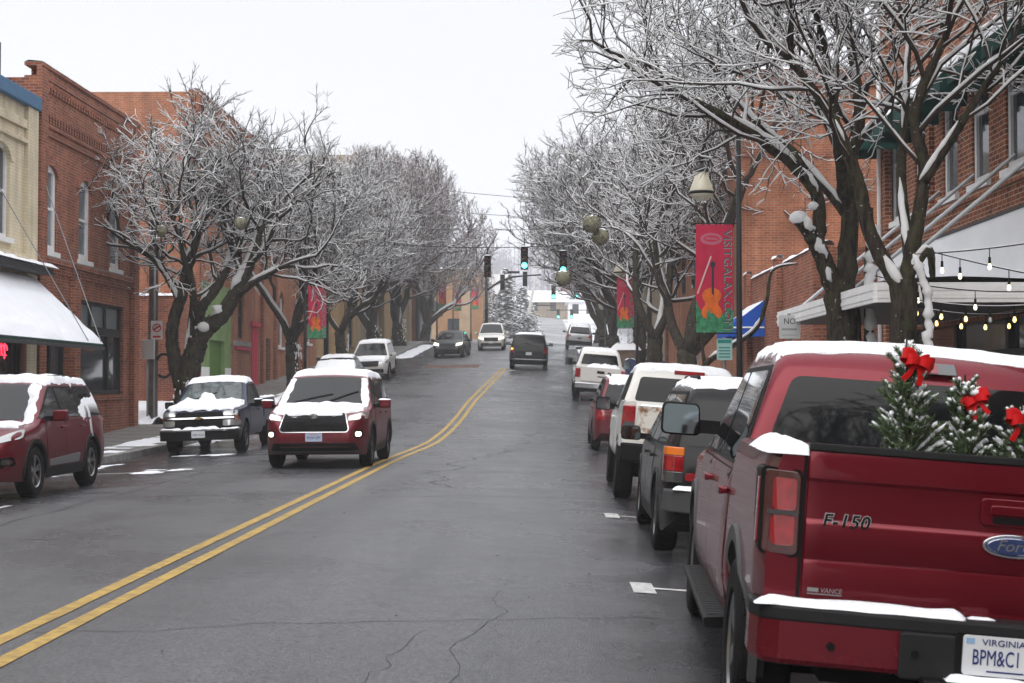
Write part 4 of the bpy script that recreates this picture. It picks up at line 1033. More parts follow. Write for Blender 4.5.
# generic kinds for the rest of both rows
proto = []
for k, (sd, nl, kw) in enumerate([(51, 4, dict(snow=1.7, twig=.0085, dens=1.0, up=.085, spur=2)), (67, 3, dict(snow=1.7, twig=.009, dens=1.0, up=.09, spur=2)), (83, 5, dict(snow=1.3, twig=.0125, dens=1.1, up=.12)), (97, 5, dict(snow=1.1, twig=.013, dens=1.15, up=.13))]):
    big = k >= 2
    t = TreeGen(sd, (0, 0, 6.9 if not big else 7.6), (5.0, 5.0, 4.4) if not big else (6.6, 6.6, 6.0), 5.0, kids=(5, 6, 5, 4), **kw)
    t.auto(1.9 if not big else 1.5, .27 if not big else .42, (t.r.gauss(0, .15), t.r.gauss(0, .15)), nl, (18, 40) if not big else (14, 34), 4.7 if not big else 6.2)
    t.plaster(1.9, .3 if not big else .42, (-.3, -1, 0), 40, .12)
    proto.append(t)
PM = [None] * 4
def place_tree(k, x, Y, rot, label, sc=1.0, z=None):
    if PM[k] is None:
        PM[k] = proto[k].finish('street_tree', label, (0, 0, 0), 0, TG, TWIGR if k >= 2 else TWIG); o = PM[k]
    else: o = copy_tree(PM[k])
    o.location = (x, Y, (side_l(Y) if x < 0 else side_r(Y)) if z is None else z); o.rotation_euler = (0, 0, rot); o.scale = (sc,) * 3
    o['label'] = label
    return o
place_tree(0, -10.3, 62.0, 1.0, 'snowy bare tree, second trunk in the left row, by the crimson doors')
place_tree(1, -10.3, 77, 2.0, 'snowy bare tree, third in the left row, at the orange building\'s far end')
place_tree(2, -10.3, 92.5, .3, 'tall brownish bare tree at the yellow corner shop, fourth in the left row', .95)
place_tree(3, -10.3, 108, 1.1, 'tall thick trunked tree with reddish twigs in front of the dark shopfront, left row', 1.0)
place_tree(2, -10.3, 130, 2.7, 'last tall rounded tree of the left row, by the dark green car', 1.0)
place_tree(0, 4.6, 47, 2.6, 'snowy bare tree with many stems beyond the fiddle banner, right row', 1.2)
place_tree(1, 4.5, 60, 4.1, 'snowy bare tree beside the small far banner, right row', 1.22)
place_tree(0, 4.5, 73, 5.0, 'snowy bare tree before the side street corner, right row', 1.25)
place_tree(2, 4.5, 93, .9, 'tall brownish tree past the side street, right row', .9)
place_tree(3, 4.6, 111, 2.2, 'tall leaning tree beside the far silver car, right row', .92)
place_tree(2, 4.8, 132, 3.9, 'farthest tall tree of the right row', .9)
for Y, x, lab in ((15.6, -10.1, 'snowy bare tree just outside the left edge of the photo'), (-9, -10.3, 'snowy bare tree added out of view behind the camera on the left pavement'), (-8, 4.6, 'snowy bare tree added out of view behind the camera on the right pavement'), (-24, 4.6, 'snowy bare tree added out of view far behind the camera on the right')):
    place_tree(1 if Y > 0 else 0, x, Y, Y * 1.3, lab, 1.0)  # those behind the camera are added to darken reflections and block sky light

t = TreeGen(5, (0, 0, 2.5), (3, 3, 3), .5, snow=1.3, twig=.006, kids=(3, 3, 2), up=.03)
t.limb([(-1.0, 0, -.1), (-1.05, 0, 1.4), (-.95, 0, 2.1), (-.5, 0, 2.45), (.15, 0, 2.9), (.4, 0, 3.5), (.55, 0, 4.2), (1.1, 0, 4.35)], [.1, .085, .075, .065, .055, .045, .03, .012], 1, 0)
t.limb([(-.95, 0, 2.1), (-1.0, .1, 2.9), (-.85, .1, 3.6)], [.05, .035, .012], 2, .6, 3)
t.finish('young_tree', 'thin snow lined young tree bending right in front of the blue awning', (4.5, 33.0, side_r(33.0)), 0)
# ------------------------------------------------------------------ distance: hills, houses, trees
HILL = mat('wooded_snowy_hill', (.30, .29, .32), .9, var=.4, vscale=.06)
hm = MB(); hx = frange(-700, 700, 14); hy = frange(430, 1200, 22)
def hillz(x, Y):
    t = max(0, min(1, (Y - 430) / 420)); t = t * t * (3 - 2 * t)
    return g(Y) - 2 + t * (38 + 16 * noise.noise((x * .004, Y * .003, 2)) + 8 * noise.noise((x * .015, Y * .012, 5)) - .02 * abs(x - 60)) + t * 2.5 * noise.noise((x * .1, Y * .1, 9))
q = sheet(hx, hy, hillz); tag(q.build('hills', HILL, smooth=True), kind='structure')
# bare woods on the hill: one mass of little trunks and twig fans
wd = MB(); rr = random.Random(3)
for _ in range(1500):
    x = rr.uniform(-170, 190); Y = rr.uniform(440, 820); z = hillz(x, Y); h = rr.uniform(7, 14)
    wd.tube([(x, Y, z), (x, Y, z + h)], [.28, .08], 3, False)
    for k in range(7):
        a = rr.uniform(0, 6.28); l = rr.uniform(2, 4.5); zz = z + h * rr.uniform(.3, .85)
        wd.tube([(x, Y, zz), (x + math.cos(a) * l, Y + math.sin(a) * l, zz + l * rr.uniform(.4, 1))], [.14, .06], 3, False)
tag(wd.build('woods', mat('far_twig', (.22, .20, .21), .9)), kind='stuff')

def conifer(label, x, Y, h, r, seed, z=None):
    rg = random.Random(seed); root = thing('snowy_conifer', label, 'tree', (x, Y, g(Y) if z is None else z), (0, 0, 0), 'snow laden conifers beyond the junction')
    tr = MB().cyl((0, 0, 0), (0, 0, h * .97), r * .07, .02, 8); tr.build('trunk', BARK, root, smooth=True)
    fo, sn_ = MB(), MB(); n = int(h * 26)
    for i in range(n):
        t = (i + .5) / n; zz = h * (.06 + .93 * t); l = r * (1 - t) ** .8 * rg.uniform(.65, 1.15) + .15; a = i * 2.4 + rg.gauss(0, .3)
        d = Vector((math.cos(a), math.sin(a), -.25)); sdv = Vector((-math.sin(a), math.cos(a), 0))
        for kk in range(5):
            u = l * (kk + .6) / 5; w = (.32 + .1 * l) * (1 - .12 * kk)
            c = Vector((0, 0, zz)) + d * u
            for sg in (-1, 1):
                tip = c + sdv * sg * w + d * w * .6 + Vector((0, 0, rg.uniform(-.15, .05)))
                fo.add([c, c + d * .2, tip, c - Vector((0, 0, .12))], [(0, 1, 2), (0, 2, 3)])
                if rg.random() < .92: sn_.add([p + Vector((0, 0, .05)) for p in (c, c + d * .3, tip * .97 + c * .03, c - d * .05)], [(0, 1, 2, 3)])
    fo.build('foliage', mat('conifer_needles', (.12, .13, .125), .8), root); sn_.build('branch_snow', SNOWT, root)
conifer('tall snow covered conifer left of the far white road', -4.2, 168, 8.2, 3.8, 1)
conifer('snow covered conifer crowding behind the tallest one', -7.4, 182, 7.2, 3.8, 2)
conifer('small snowy conifer beside the white utility pole', -2.6, 192, 6.0, 3.2, 3)
conifer('snowy conifer furthest left behind the signal mast', -9.8, 196, 8.5, 4.0, 4)
conifer('snowy bush shaped conifer at the foot of the far pole', -1.6, 170, 3.0, 2.2, 5)

def house(name, label, x, Y, w, d, h, rh, wm_, z=None, gable_front=True):
    z = g(Y) if z is None else z; root = thing(name, label, 'house', (x, Y, z))
    f = Fac(root, (x, Y, 0), EX, -EY); n = 4
    hs = [(-w / 2 + w * (i + .5) / n - .5, -w / 2 + w * (i + .5) / n + .5, z + .9, z + 2.3) for i in range(n)]
    f.wall('wall', wm_, -w / 2, w / 2, z - 1.5, z + h, hs); f.core(wm_, -w / 2, w / 2, z - 1.5, z + h - .01, .3, d)
    for a, c, z0, z1 in hs: f.sash(a, c, z0, z1, fm=DKFRAME)
    mb = MB(); o_ = .5
    if gable_front:
        mb.prism([(-w / 2 - o_, z + h - .2), (w / 2 + o_, z + h - .2), (0, z + h + rh)], lambda a, zz: f.P(a, .4, zz), lambda a, zz: f.P(a, -d - .4, zz))
        f.part('gable_window', DKFRAME, [(-.5, .5, .402, .45, z + h + .3, z + h + 1.2)])
    else:
        mb.add([f.P(-w / 2 - o_, .5, z + h - .1), f.P(w / 2 + o_, .5, z + h - .1), f.P(w / 2 + o_, -d - .5, z + h - .1), f.P(-w / 2 - o_, -d - .5, z + h - .1), f.P(-w / 4, -d / 2, z + h + rh), f.P(w / 4, -d / 2, z + h + rh)],
               [(0, 1, 5, 4), (1, 2, 5), (2, 3, 4, 5), (3, 0, 4), (3, 2, 1, 0)])
    mb.build('roof', SNOW, root, world=True)
    f.part('chimney', BR_DARK, [(w / 4, w / 4 + .8, -d / 2 - .4, -d / 2 + .4, z + h, z + h + rh + .9)])
    return root
house('hillside_house', 'low house with a broad snowy hipped roof and a red porch on the far hill', 0.2, 262, 13, 9, 2.4, 2.2, BR_BUFF, z=g(262) + .6, gable_front=False)
house('hillside_house', 'white gabled house with a steep snowy roof on the far hill', 8.6, 240, 9, 9, 2.8, 3.4, WHITEP, z=g(240) + .6)
# ------------------------------------------------------------------ vehicles
def lerp_tab(tab, y):
    if y <= tab[0][0]: return tab[0][1]
    for (a, p), (b, q) in zip(tab, tab[1:]):
        if y <= b: return p + (q - p) * (y - a) / max(1e-9, b - a)
    return tab[-1][1]
def smooth_tab(tab, y, w=.05):
    return (lerp_tab(tab, y - w) + 2 * lerp_tab(tab, y - w / 2) + 2 * lerp_tab(tab, y) + 2 * lerp_tab(tab, y + w / 2) + lerp_tab(tab, y + w)) / 8
def sstep(a, b, x):
    t = max(0, min(1, (x - a) / (b - a))); return t * t * (3 - 2 * t)
class Shell:
    def __init__(s, W, prof, bot, plan, zb, tumble=.3, rr=.09, crown=.03, shoulder=.02, zs=.6):
        s.W, s.prof, s.bot, s.plan, s.zb, s.tm, s.rr, s.cr, s.sh, s.zs = W, prof, bot, plan, zb, tumble, rr, crown, shoulder, zs
        s.y0, s.y1 = prof[0][0], prof[-1][0]
    def top(s, y): return smooth_tab(s.prof, y, min(.06, max(0.0, min(y - s.y0, s.y1 - y))))
    def half(s, y, z):
        wm_ = s.W / 2 * smooth_tab(s.plan, y, min(.08, max(0.0, min(y - s.y0, s.y1 - y)))); zb = s.zb(y) if callable(s.zb) else s.zb
        zl = lerp_tab(s.bot, y)
        if z < s.zs: t = (s.zs - z) / max(.1, s.zs - zl); f = 1 - .055 * t * t
        elif z < zb: t = (z - s.zs) / (zb - s.zs); f = 1 - .03 * t * t
        else: f = .97 - (z - zb) * s.tm / (s.W / 2)
        f -= s.sh * sstep(zb - .01, zb + .05, z) + .012 * math.exp(-((z - (zb - .17)) / .035) ** 2) * 0
        return wm_ * f
    def mesh(s):
        n = max(20, int((s.y1 - s.y0) / .055)); ys = [s.y0 + (s.y1 - s.y0) * i / n for i in range(n + 1)]
        ys = sorted(set(ys) | {s.y0 + e for e in (.012, .028, .06)} | {s.y1 - e for e in (.012, .028, .06)})
        NS, NC, NT = 16, 5, 7; rings = []
        for y in ys:
            zl = lerp_tab(s.bot, y); zt = s.top(y); r = min(s.rr, (zt - zl) * .3)
            h = [(0, zl), (s.half(y, zl) * .55, zl)]
            for k in range(NS + 1):
                z = zl + (zt - r - zl) * k / NS; h.append((s.half(y, z), z))
            w = s.half(y, zt - r); w2 = s.half(y, zt)
            for k in range(1, NC + 1):
                a = PI / 2 * k / NC; h.append((w - r * (1 - math.cos(a)) - (w - w2) * .4 * math.sin(a), zt - r + r * math.sin(a)))
            xe = h[-1][0]
            for k in range(1, NT + 1):
                x = xe * (1 - k / NT); h.append((x, zt + s.cr * (1 - (x / xe) ** 2)))
            rings.append([(x, y, z) for x, z in h] + [(-x, y, z) for x, z in reversed(h[1:-1])])
        mb = MB(); m = len(rings[0]); vs = [p for r_ in rings for p in r_]; fs = []
        for i in range(len(rings) - 1):
            for k in range(m):
                k2 = (k + 1) % m; fs.append((i * m + k, i * m + k2, (i + 1) * m + k2, (i + 1) * m + k))
        fs.append(tuple(range(m - 1, -1, -1))); fs.append(tuple((len(rings) - 1) * m + k for k in range(m)))
        mb.add(vs, fs)
        # make sure it faces outward
        return mb
def recalc(me):
    bm = bmesh.new(); bm.from_mesh(me); bmesh.ops.recalc_face_normals(bm, faces=bm.faces); bm.to_mesh(me); bm.free(); me.update()
def cut_wheels(me, cuts, W):
    """boolean wheel wells: cuts = [(y, z, r)]"""
    o = D.objects.new('tmp', me); COL.objects.link(o); tmp = []
    for (y, z, r) in cuts:
        for sg in (1, -1):
            mb = MB(); mb.tube([(sg * W * .28, y, z), (sg * W * .75, y, z)], r, 28); c = mb.build('cut', UNDER); recalc(c.data); tmp.append(c)
            b = o.modifiers.new('b', 'BOOLEAN'); b.operation = 'DIFFERENCE'; b.object = c; b.solver = 'EXACT'; b.material_mode = 'TRANSFER'
    dg = bpy.context.evaluated_depsgraph_get(); dg.update()
    out = D.meshes.new_from_object(o.evaluated_get(dg))
    D.objects.remove(o)
    for c in tmp: D.objects.remove(c)
    return out
def bvh_of(mb):
    return BVHTree.FromPolygons([Vector(v) for v in mb.v], mb.f)
def rounded(poly, r=.05, n=4):
    out = []; N = len(poly)
    for i in range(N):
        p = Vector(poly[i]).to_2d() if len(poly[i]) > 2 else Vector(poly[i]); a = Vector(poly[i - 1]) - p; b = Vector(poly[(i + 1) % N]) - p
        rr = min(r, a.length * .45, b.length * .45); a.normalize(); b.normalize()
        p0 = p + a * rr; p1 = p + b * rr
        for k in range(n + 1):
            t = k / n; out.append(tuple(p0 * (1 - t) ** 2 + p * 2 * t * (1 - t) + p1 * t * t))
    return out
def dens(poly, res):
    out = []
    for i in range(len(poly)):
        a = Vector(poly[i]); b = Vector(poly[(i + 1) % len(poly)]); n = max(1, int((b - a).length / res))
        for k in range(n): out.append(a.lerp(b, k / n))
    return out
def inside(p, poly):
    c = False; j = len(poly) - 1
    for i in range(len(poly)):
        a, b = poly[i], poly[j]
        if (a[1] > p[1]) != (b[1] > p[1]) and p[0] < (b[0] - a[0]) * (p[1] - a[1]) / (b[1] - a[1]) + a[0]: c = not c
        j = i
    return c
def edged(p, poly):
    d = 9e9
    for i in range(len(poly)):
        a, b = poly[i], poly[(i + 1) % len(poly)]; ab = b - a; t = max(0, min(1, (p - a).dot(ab) / max(1e-12, ab.length_squared))); d = min(d, (a + ab * t - p).length)
    return d
def patch(bvh, poly, axis, sg, off, m, name, parent, res=.07, skirt=.02, prof=None, smooth=True, jag=0., seed=0):
    """a panel following the body: the 2D outline is dropped onto the body along one axis"""
    P = dens(poly, res); n = len(P)
    if jag:
        P = [p + Vector((noise.noise((p.x * 7 + seed, p.y * 7, 1)), noise.noise((p.x * 7, p.y * 7 + seed, 6)))) * jag for p in P]
    xs = [p.x for p in P]; ys = [p.y for p in P]; pts = list(P)
    x = min(xs) + res / 2
    while x < max(xs):
        y = min(ys) + res / 2
        while y < max(ys):
            q = Vector((x, y))
            if inside(q, P) and edged(q, P) > res * .4: pts.append(q)
            y += res
        x += res
    vs, es, fs, *_ = geometry.delaunay_2d_cdt(pts, [(i, (i + 1) % n) for i in range(n)], [list(range(n))], 1, 1e-5)
    out, nor = [], []
    dirv = {'X': Vector((-sg, 0, 0)), 'Y': Vector((0, -sg, 0)), 'Z': Vector((0, 0, -sg))}[axis]
    Pd = P
    for q in vs:
        o3 = {'X': Vector((4 * sg, q.x, q.y)), 'Y': Vector((q.x, 6 * sg, q.y)), 'Z': Vector((q.x, q.y, 5 * sg))}[axis]
        h, nn, ii, dd = bvh.ray_cast(o3, dirv)
        if h is None:
            h, nn, ii, dd = bvh.find_nearest({'X': Vector((.9 * sg, q.x, q.y)), 'Y': Vector((q.x, 2.4 * sg, q.y)), 'Z': Vector((q.x, q.y, 1.2))}[axis])
        if nn.dot(dirv) > 0: nn = -nn
        nn = (nn * .6 - dirv * .4).normalized()
        d = off if prof is None else prof(q, edged(q, Pd))
        out.append(h + nn * d); nor.append(nn)
    mb = MB(); ori = []
    for f_ in fs:
        a, b, c = (out[f_[0]], out[f_[1]], out[f_[2]])
        ori.append(tuple(f_) if (b - a).cross(c - a).dot(dirv) < 0 else tuple(reversed(f_)))
    mb.add(out, ori)
    # skirt closing the edge down to the body
    cnt = {}
    for f_ in ori:
        for i in range(len(f_)):
            e = (f_[i], f_[(i + 1) % len(f_)]); cnt[e] = 1
    bd = [e for e in cnt if (e[1], e[0]) not in cnt]
    vid = {}; base = len(mb.v)
    for e in bd:
        for k in e:
            if k not in vid: vid[k] = base + len(vid); mb.v.append(tuple(out[k] - nor[k] * skirt))
    for a, b in bd: mb.f.append((b, a, vid[a], vid[b])); mb.mi.append(0)
    return mb.build(name, m, parent, smooth=smooth, angle=40)
def snow_patch(bvh, poly, h, name, parent, axis='Z', sg=1, jag=.035, seed=0, res=.055, floor=.004):
    return patch(bvh, poly, axis, sg, 0, SNOW, name, parent, res=res, skirt=.012, jag=jag, seed=seed,
                 prof=lambda q, e: floor + h * (1 - math.exp(-e / (h * .55))) * (.85 + .4 * noise.noise((q.x * 5 + seed, q.y * 5, 3))))
def mirx(poly): return [(-a, b) for a, b in poly]
def wheel(parent, x, y, r, w=.23, rimr=None, spokes=5, rimm=None, sg=1, style=0):
    """outer face towards sg*x"""
    rimr = rimr or r * .64; rimm = rimm or ALLOY
    M = Matrix.Translation((x, y, r)) @ Matrix.Rotation(sg * PI / 2, 4, 'Y')
    hub = MB(); hub.lathe([(.001, -w * .3), (rimr * .98, -w * .3), (rimr * .98, w * .12), (.001, w * .12)], 24, M)
    ho = hub.build('wheel', UNDER, parent)
    t = MB(); a = w / 2
    t.lathe([(rimr * .97, -a * .8), (rimr * 1.04, -a * .98), (r * .9, -a), (r * .975, -a * .86), (r, -a * .6), (r, a * .6), (r * .975, a * .86), (r * .9, a), (rimr * 1.04, a * .98), (rimr * .97, a * .8)], 40, M, closed=True)
    # tread grooves: ribs round the tyre
    for k in range(36):
        an = 2 * PI * k / 36
        c = M @ Vector((r * 1.0 * math.cos(an), r * 1.0 * math.sin(an), 0)); tx = M.to_3x3() @ Vector((-math.sin(an), math.cos(an), 0)); rx = M.to_3x3() @ Vector((math.cos(an), math.sin(an), 0)); zx = M.to_3x3() @ Vector((0, 0, 1))
        t.obox(c, tx * (PI * r / 36 * .62), rx * .006, zx * a * .78)
    t.build('tyre', RUBBER, ho, smooth=True, angle=30)
    q = MB(); q.lathe([(rimr * 1.0, a * .86), (rimr * 1.0, a * .5), (rimr * .92, a * .45), (rimr * .90, a * .78), (rimr * .96, a * .88)], 36, M, closed=True)
    q.lathe([(.001, a * .72), (rimr * .2, a * .70), (rimr * .24, a * .5), (.001, a * .5)], 16, M)
    for k in range(spokes):
        for dd in ((-.16, .16) if style == 1 else (0,)):
            an = 2 * PI * k / spokes + dd; u = Vector((math.cos(an), math.sin(an), 0)); v = Vector((-math.sin(an), math.cos(an), 0)); ww = rimr * (.085 if style == 1 else .17)
            b0 = [u * rimr * .15 + v * s_ * ww * .8 + Vector((0, 0, z_)) for s_ in (-1, 1) for z_ in (a * .45, a * .68)]
            b1 = [u * rimr * .95 + v * s_ * ww * 1.15 + Vector((0, 0, z_)) for s_ in (-1, 1) for z_ in (a * .5, a * .8)]
            q.add([M @ p for p in b0 + b1], [(0, 1, 3, 2), (4, 6, 7, 5), (0, 4, 5, 1), (2, 3, 7, 6), (1, 5, 7, 3), (0, 2, 6, 4)])
    ro = q.build('rim', rimm, ho, smooth=True, angle=35)
    return ho
def arch_trim(shell, parent, y, z, r, m, wid=.05, sides=(1, -1), a0=-8, a1=188):
    for sg in sides:
        mb = MB(); vs = []; N = 24
        for i in range(N + 1):
            a = R(a0 + (a1 - a0) * i / N)
            for rr_, off in ((r - .012, -.06), (r - .012, .012), (r + wid * .8, .016), (r + wid, -.02)):
                yy = y + rr_ * math.cos(a); zz = z + rr_ * math.sin(a); vs.append((sg * (shell.half(yy, max(zz, .3)) + off), yy, zz))
        fs = [(i * 4 + k, i * 4 + k + 1, (i + 1) * 4 + k + 1, (i + 1) * 4 + k) for i in range(N) for k in range(3)]
        if sg < 0: fs = [tuple(reversed(f_)) for f_ in fs]
        mb.add(vs, fs).build('wheel_arch', m, parent, smooth=True, angle=40)
def mirror(parent, x, y, z, sg, m, w=.24, h=.17, snow=False, dep=.1, armm=None, glass=True):
    """door mirror; its glass faces the rear (-y)"""
    mb = MB(); pr = rounded([(0, 0), (w, .0), (w, h), (.02, h)], .045)
    hs = MB(); hs.prism(pr, lambda a, b: (x + sg * (.09 + a), y - dep * .2, z + b), lambda a, b: (x + sg * (.09 + .03 + a * .82), y + dep * .9, z + .02 + b * .82))
    o = hs.build('mirror', m, parent, smooth=True, angle=35, bevel=.012); recalc(o.data)
    if glass:
        g_ = MB(); p2 = rounded([(.018, .014), (w - .016, .014), (w - .016, h - .016), (.03, h - .016)], .035)
        g_.prism(p2, lambda a, b: (x + sg * (.09 + a), y - dep * .2 - .004, z + b), lambda a, b: (x + sg * (.09 + a), y - dep * .2 + .02, z + b))
        go = g_.build('mirror_glass', MIRROR, o); recalc(go.data)
    ar = MB(); ar.obox((x + sg * .05, y + dep * .3, z + h * .3), (.08, 0, 0), (0, .035, 0), (0, 0, h * .2)); ar.build('mirror_arm', armm or BLACKP, o)
    if snow:
        s_ = MB(); s_.snow(min(x + sg * .1, x + sg * (.09 + w)), max(x + sg * .1, x + sg * (.09 + w)), y - .01, y + dep * .8, z + h - .012, .05, .03, seed=x * 7 + y); s_.build('mirror_snow', SNOW, o, smooth=True)
    return o
def plate(parent, x, y, z, face, lines, w=.305, h=.152, bg=None, cols=None):
    """number plate facing +y (face=1) or -y (face=-1)"""
    p_ = MB(); p_.prism(rounded([(-w / 2, 0), (w / 2, 0), (w / 2, h), (-w / 2, h)], .015), lambda a, b: (x + a, y + face * .004, z + b), lambda a, b: (x + a, y - face * .006, z + b))
    o = p_.build('number_plate', bg or mat('plate_white', (.62, .64, .66), .4), parent); recalc(o.data)
    for (txt, size, dz, m, ext) in lines:
        M = Matrix.Translation((x, y + face * .0055, z + dz)) @ (Matrix.Rotation(PI, 4, 'Z') if face > 0 else Matrix.Identity(4)) @ Matrix.Rotation(PI / 2, 4, 'X')
        text_obj('plate_text', txt, size, m, M, o, extrude=.0015, align='CENTER', width=ext)
    return o

PBLUE = mat('plate_blue', (.02, .03, .14), .5)
def default_plan(h): return [(-h, .80), (-h + .06, .90), (-h + .2, .96), (-h + .5, 1.0), (h - 1.0, 1.0), (h - .5, .965), (h - .22, .90), (h - .08, .80), (h, .66)]

def suv(name, label, loc, rot, L, W, H, paint, cat='suv', hood=1.05, belt=1.02, wsb=1.25, wst=.35, lean=.28, wheels=(-1.42, 1.43), r=.36, ground=.24, rim=(5, 0, None), front=None, rear=None, trimm=None,
        bpil=.05, cpil=-.95, snow=None, mirrors=True, msnow=False, rails=True, sedan=None, win=True, doorseams=True, group=None, plan=None, tumble=.30, mm=None, glass=None, gt=None):
    """a closed car body built to measure; +y is its front"""
    root = thing(name, label, cat, loc, rot, group); h = L / 2; glass = glass or GLASS
    front = front or {}; rear = rear or {}
    nose = front.get('nose', .10)
    if sedan: # (boot height, rear window base y, rear window top y)
        bz, rb, rt = sedan
        prof = [(-h, .55), (-h + .02, .85), (-h + .08, bz - .04), (rb - .05, bz), (rb, bz + .02), (rt, H - .05), (rt + .3, H), (wst - .2, H - .01), (wst, H - .05), (wsb, hood + .03), (wsb + .12, hood), (h - .5, hood - .10), (h - .14, hood - .2), (h - .04, hood - .32), (h, .52)]
    else:
        prof = [(-h, .56), (-h + .015, .95), (-h + .05, belt), (-h + .06 + lean, H - .12), (-h + .16 + lean, H - .035), (-.7, H), (wst - .3, H - .012), (wst, H - .055), (wsb, hood + .03), (wsb + .12, hood), (h - .45, hood - .065), (h - .16, hood - nose - .05), (h - .035, hood - nose - .2), (h, .60)]
    bot = [(-h, .46), (-h + .12, .33), (-h + .4, ground), (h - .5, ground), (h - .12, .26), (h, .40)]
    sh = Shell(W, prof, bot, plan or default_plan(h), belt, tumble)
    mb = sh.mesh(); bvh = bvh_of(mb)
    body = mb.build('tmp_body', paint); recalc(body.data)
    me = cut_wheels(body.data, [(wheels[0], r, r + .055), (wheels[1], r, r + .055)], W); D.objects.remove(body)
    me.name = 'body'; bo = link('body', me, root, True, 32)
    pt = lambda *a, **k: patch(bvh, *a, **k)
    # glass
    zt = H - .13; zg = belt + .035
    def gx(y): return sh.top(y)
    aB = wsb - .12; aT = wst - .14
    def fr(z): return aB + (aT - aB) * (z - zg) / (zt - zg)
    if sedan: rB, rT = sedan[1] + .28, sedan[2] + .14
    else: rB, rT = -h + .20, -h + .26 + lean
    def rz(z): return rB + (rT - rB) * (z - zg) / (zt - zg)
    for sg in (1, -1):
        if win:
            pt([(fr(zg) + .05, zg - .02), (fr(zt) + .03, zt + .03), (rz(zt) - .03, zt + .03), (rz(zg) - .03, zg - .02)], 'X', sg, .003, mm or BLACKP, 'window_surround', root)
            segs = [(bpil + .04, None, 'F'), (cpil + .04, bpil - .04, 'M'), (None, cpil - .05, 'R')]
            for a, c, k in segs:
                if k == 'F': pl = [(a, zg), (fr(zg), zg), (fr(zt), zt), (a, zt)]
                elif k == 'M': pl = [(a, zg), (c, zg), (c, zt), (a, zt)]
                else:
                    if rz(zg) > c - .12: continue
                    pl = [(rz(zg), zg + .03), (c, zg), (c, zt), (min(c - .05, rz(zt)), zt)]
                pt(rounded(pl, .04), 'X', sg, .007, glass, 'side_window', root, skirt=.006)
        if doorseams:
            fy = wheels[1] - r - .10; 
            for a, c, nm in ((bpil, fy, 'front_door'), (max(cpil, wheels[0] + r * .55), bpil - .0, 'rear_door')):
                z0 = ground + .16
                pl = [(a, z0), (c, z0), (c + .02, belt - .02), (a, belt - .02)]
                if nm == 'rear_door': pl = [(wheels[0] + r + .12, z0), (c, z0), (c, belt - .02), (a - .02, belt - .02), (a - .02, belt - .25), (wheels[0] + r + .1, .62)]
                big = [(p[0], p[1]) for p in pl]
                pt(rounded(pl, .05), 'X', sg, .002, BLACKP, 'door_seam', root, res=.09, skirt=.004)
                cx = sum(p[0] for p in pl) / len(pl); cz = sum(p[1] for p in pl) / len(pl)
                def ins(p): dx = -.007 if p[0] > cx else .007; dz = -.007 if p[1] > cz else .007; return (p[0] + dx, p[1] + dz)
                do = pt(rounded([ins(p) for p in pl], .045), 'X', sg, .005, paint, 'door', root, res=.07, skirt=.006)
                hx = sh.half(a + .12, belt - .13)
                hm_ = MB(); hm_.obox((sg * (hx + .03), a + .14, belt - .12), (.012, 0, 0), (0, .10, 0), (0, 0, .016)); hm_.obox((sg * (hx + .015), a + .06, belt - .12), (.015, 0, 0), (0, .012, 0), (0, 0, .012)); hm_.obox((sg * (hx + .015), a + .22, belt - .12), (.015, 0, 0), (0, .012, 0), (0, 0, .012))
                hm_.build('door_handle', paint, do, bevel=.006)
        # sill cladding
        pt([(wheels[0] + r + .1, ground + .01), (wheels[1] - r - .1, ground + .01), (wheels[1] - r - .1, ground + .14), (wheels[0] + r + .1, ground + .14)], 'X', sg, .012, trimm or TRIM, 'sill', root)
    if trimm is not False:
        for y_ in wheels: arch_trim(sh, root, y_, r, r + .055, trimm or TRIM)
    # windscreen
    wb, wt = sh.half(wsb, hood) * .90, sh.half(wst, H - .06) * .86
    pt(rounded([(-wb, wsb - .03), (wb, wsb - .03), (wt, wst + .03), (-wt, wst + .03)], .06), 'Z', 1, .004, glass, 'windscreen', root, skirt=.006)
    # rear window
    if sedan:
        w0, w1 = sh.half(sedan[1], sedan[0]) * .84, sh.half(sedan[2], H - .06) * .8
        pt(rounded([(-w0, sedan[1] + .06), (w0, sedan[1] + .06), (w1, sedan[2] - .02), (-w1, sedan[2] - .02)], .06), 'Z', 1, .004, glass, 'rear_window', root, skirt=.006)
    else:
        w0, w1 = sh.half(-h + .2, belt + .06) * .9, sh.half(-h + lean + .1, H - .2) * .88
        z0, z1 = belt + rear.get('wz', .05), H - .17
        pt(rounded([(-w0, z0), (w0, z0), (w1, z1), (-w1, z1)], .07), 'Y', -1, .006, glass, 'rear_window', root, skirt=.008)
    for sg in (1, -1):
        for k, y_ in enumerate(wheels): wheel(root, sg * (W / 2 - .125), y_, r, .225, None, rim[0], rim[2], sg, rim[1])
        if mirrors: mirror(root, sg * sh.half(wsb - .45, belt) * .97, wsb - .42, belt - .03, sg, mm or paint, snow=msnow)
        if rails and not sedan:
            q = MB(); xr = sh.half(-.3, H - .05) * .84; q.tube([(sg * xr, wst - .45, H + .0), (sg * xr, wst - .55, H + .06), (sg * xr, -h + lean + .6, H + .06), (sg * xr, -h + lean + .5, H)], .018, 6); q.build('roof_rail', BLACKP, root, smooth=True)
    # front end
    fy = 1
    def fp(poly, off, m, nm, par=None, both=False, **k):
        o = patch(bvh, rounded(poly, k.pop('rd', .03)), 'Y', 1, off, m, nm, par or root, skirt=k.pop('skirt', .012), **k)
        if both: patch(bvh, rounded(mirx(poly), .03), 'Y', 1, off, m, nm, par or root, skirt=.012)
        return o
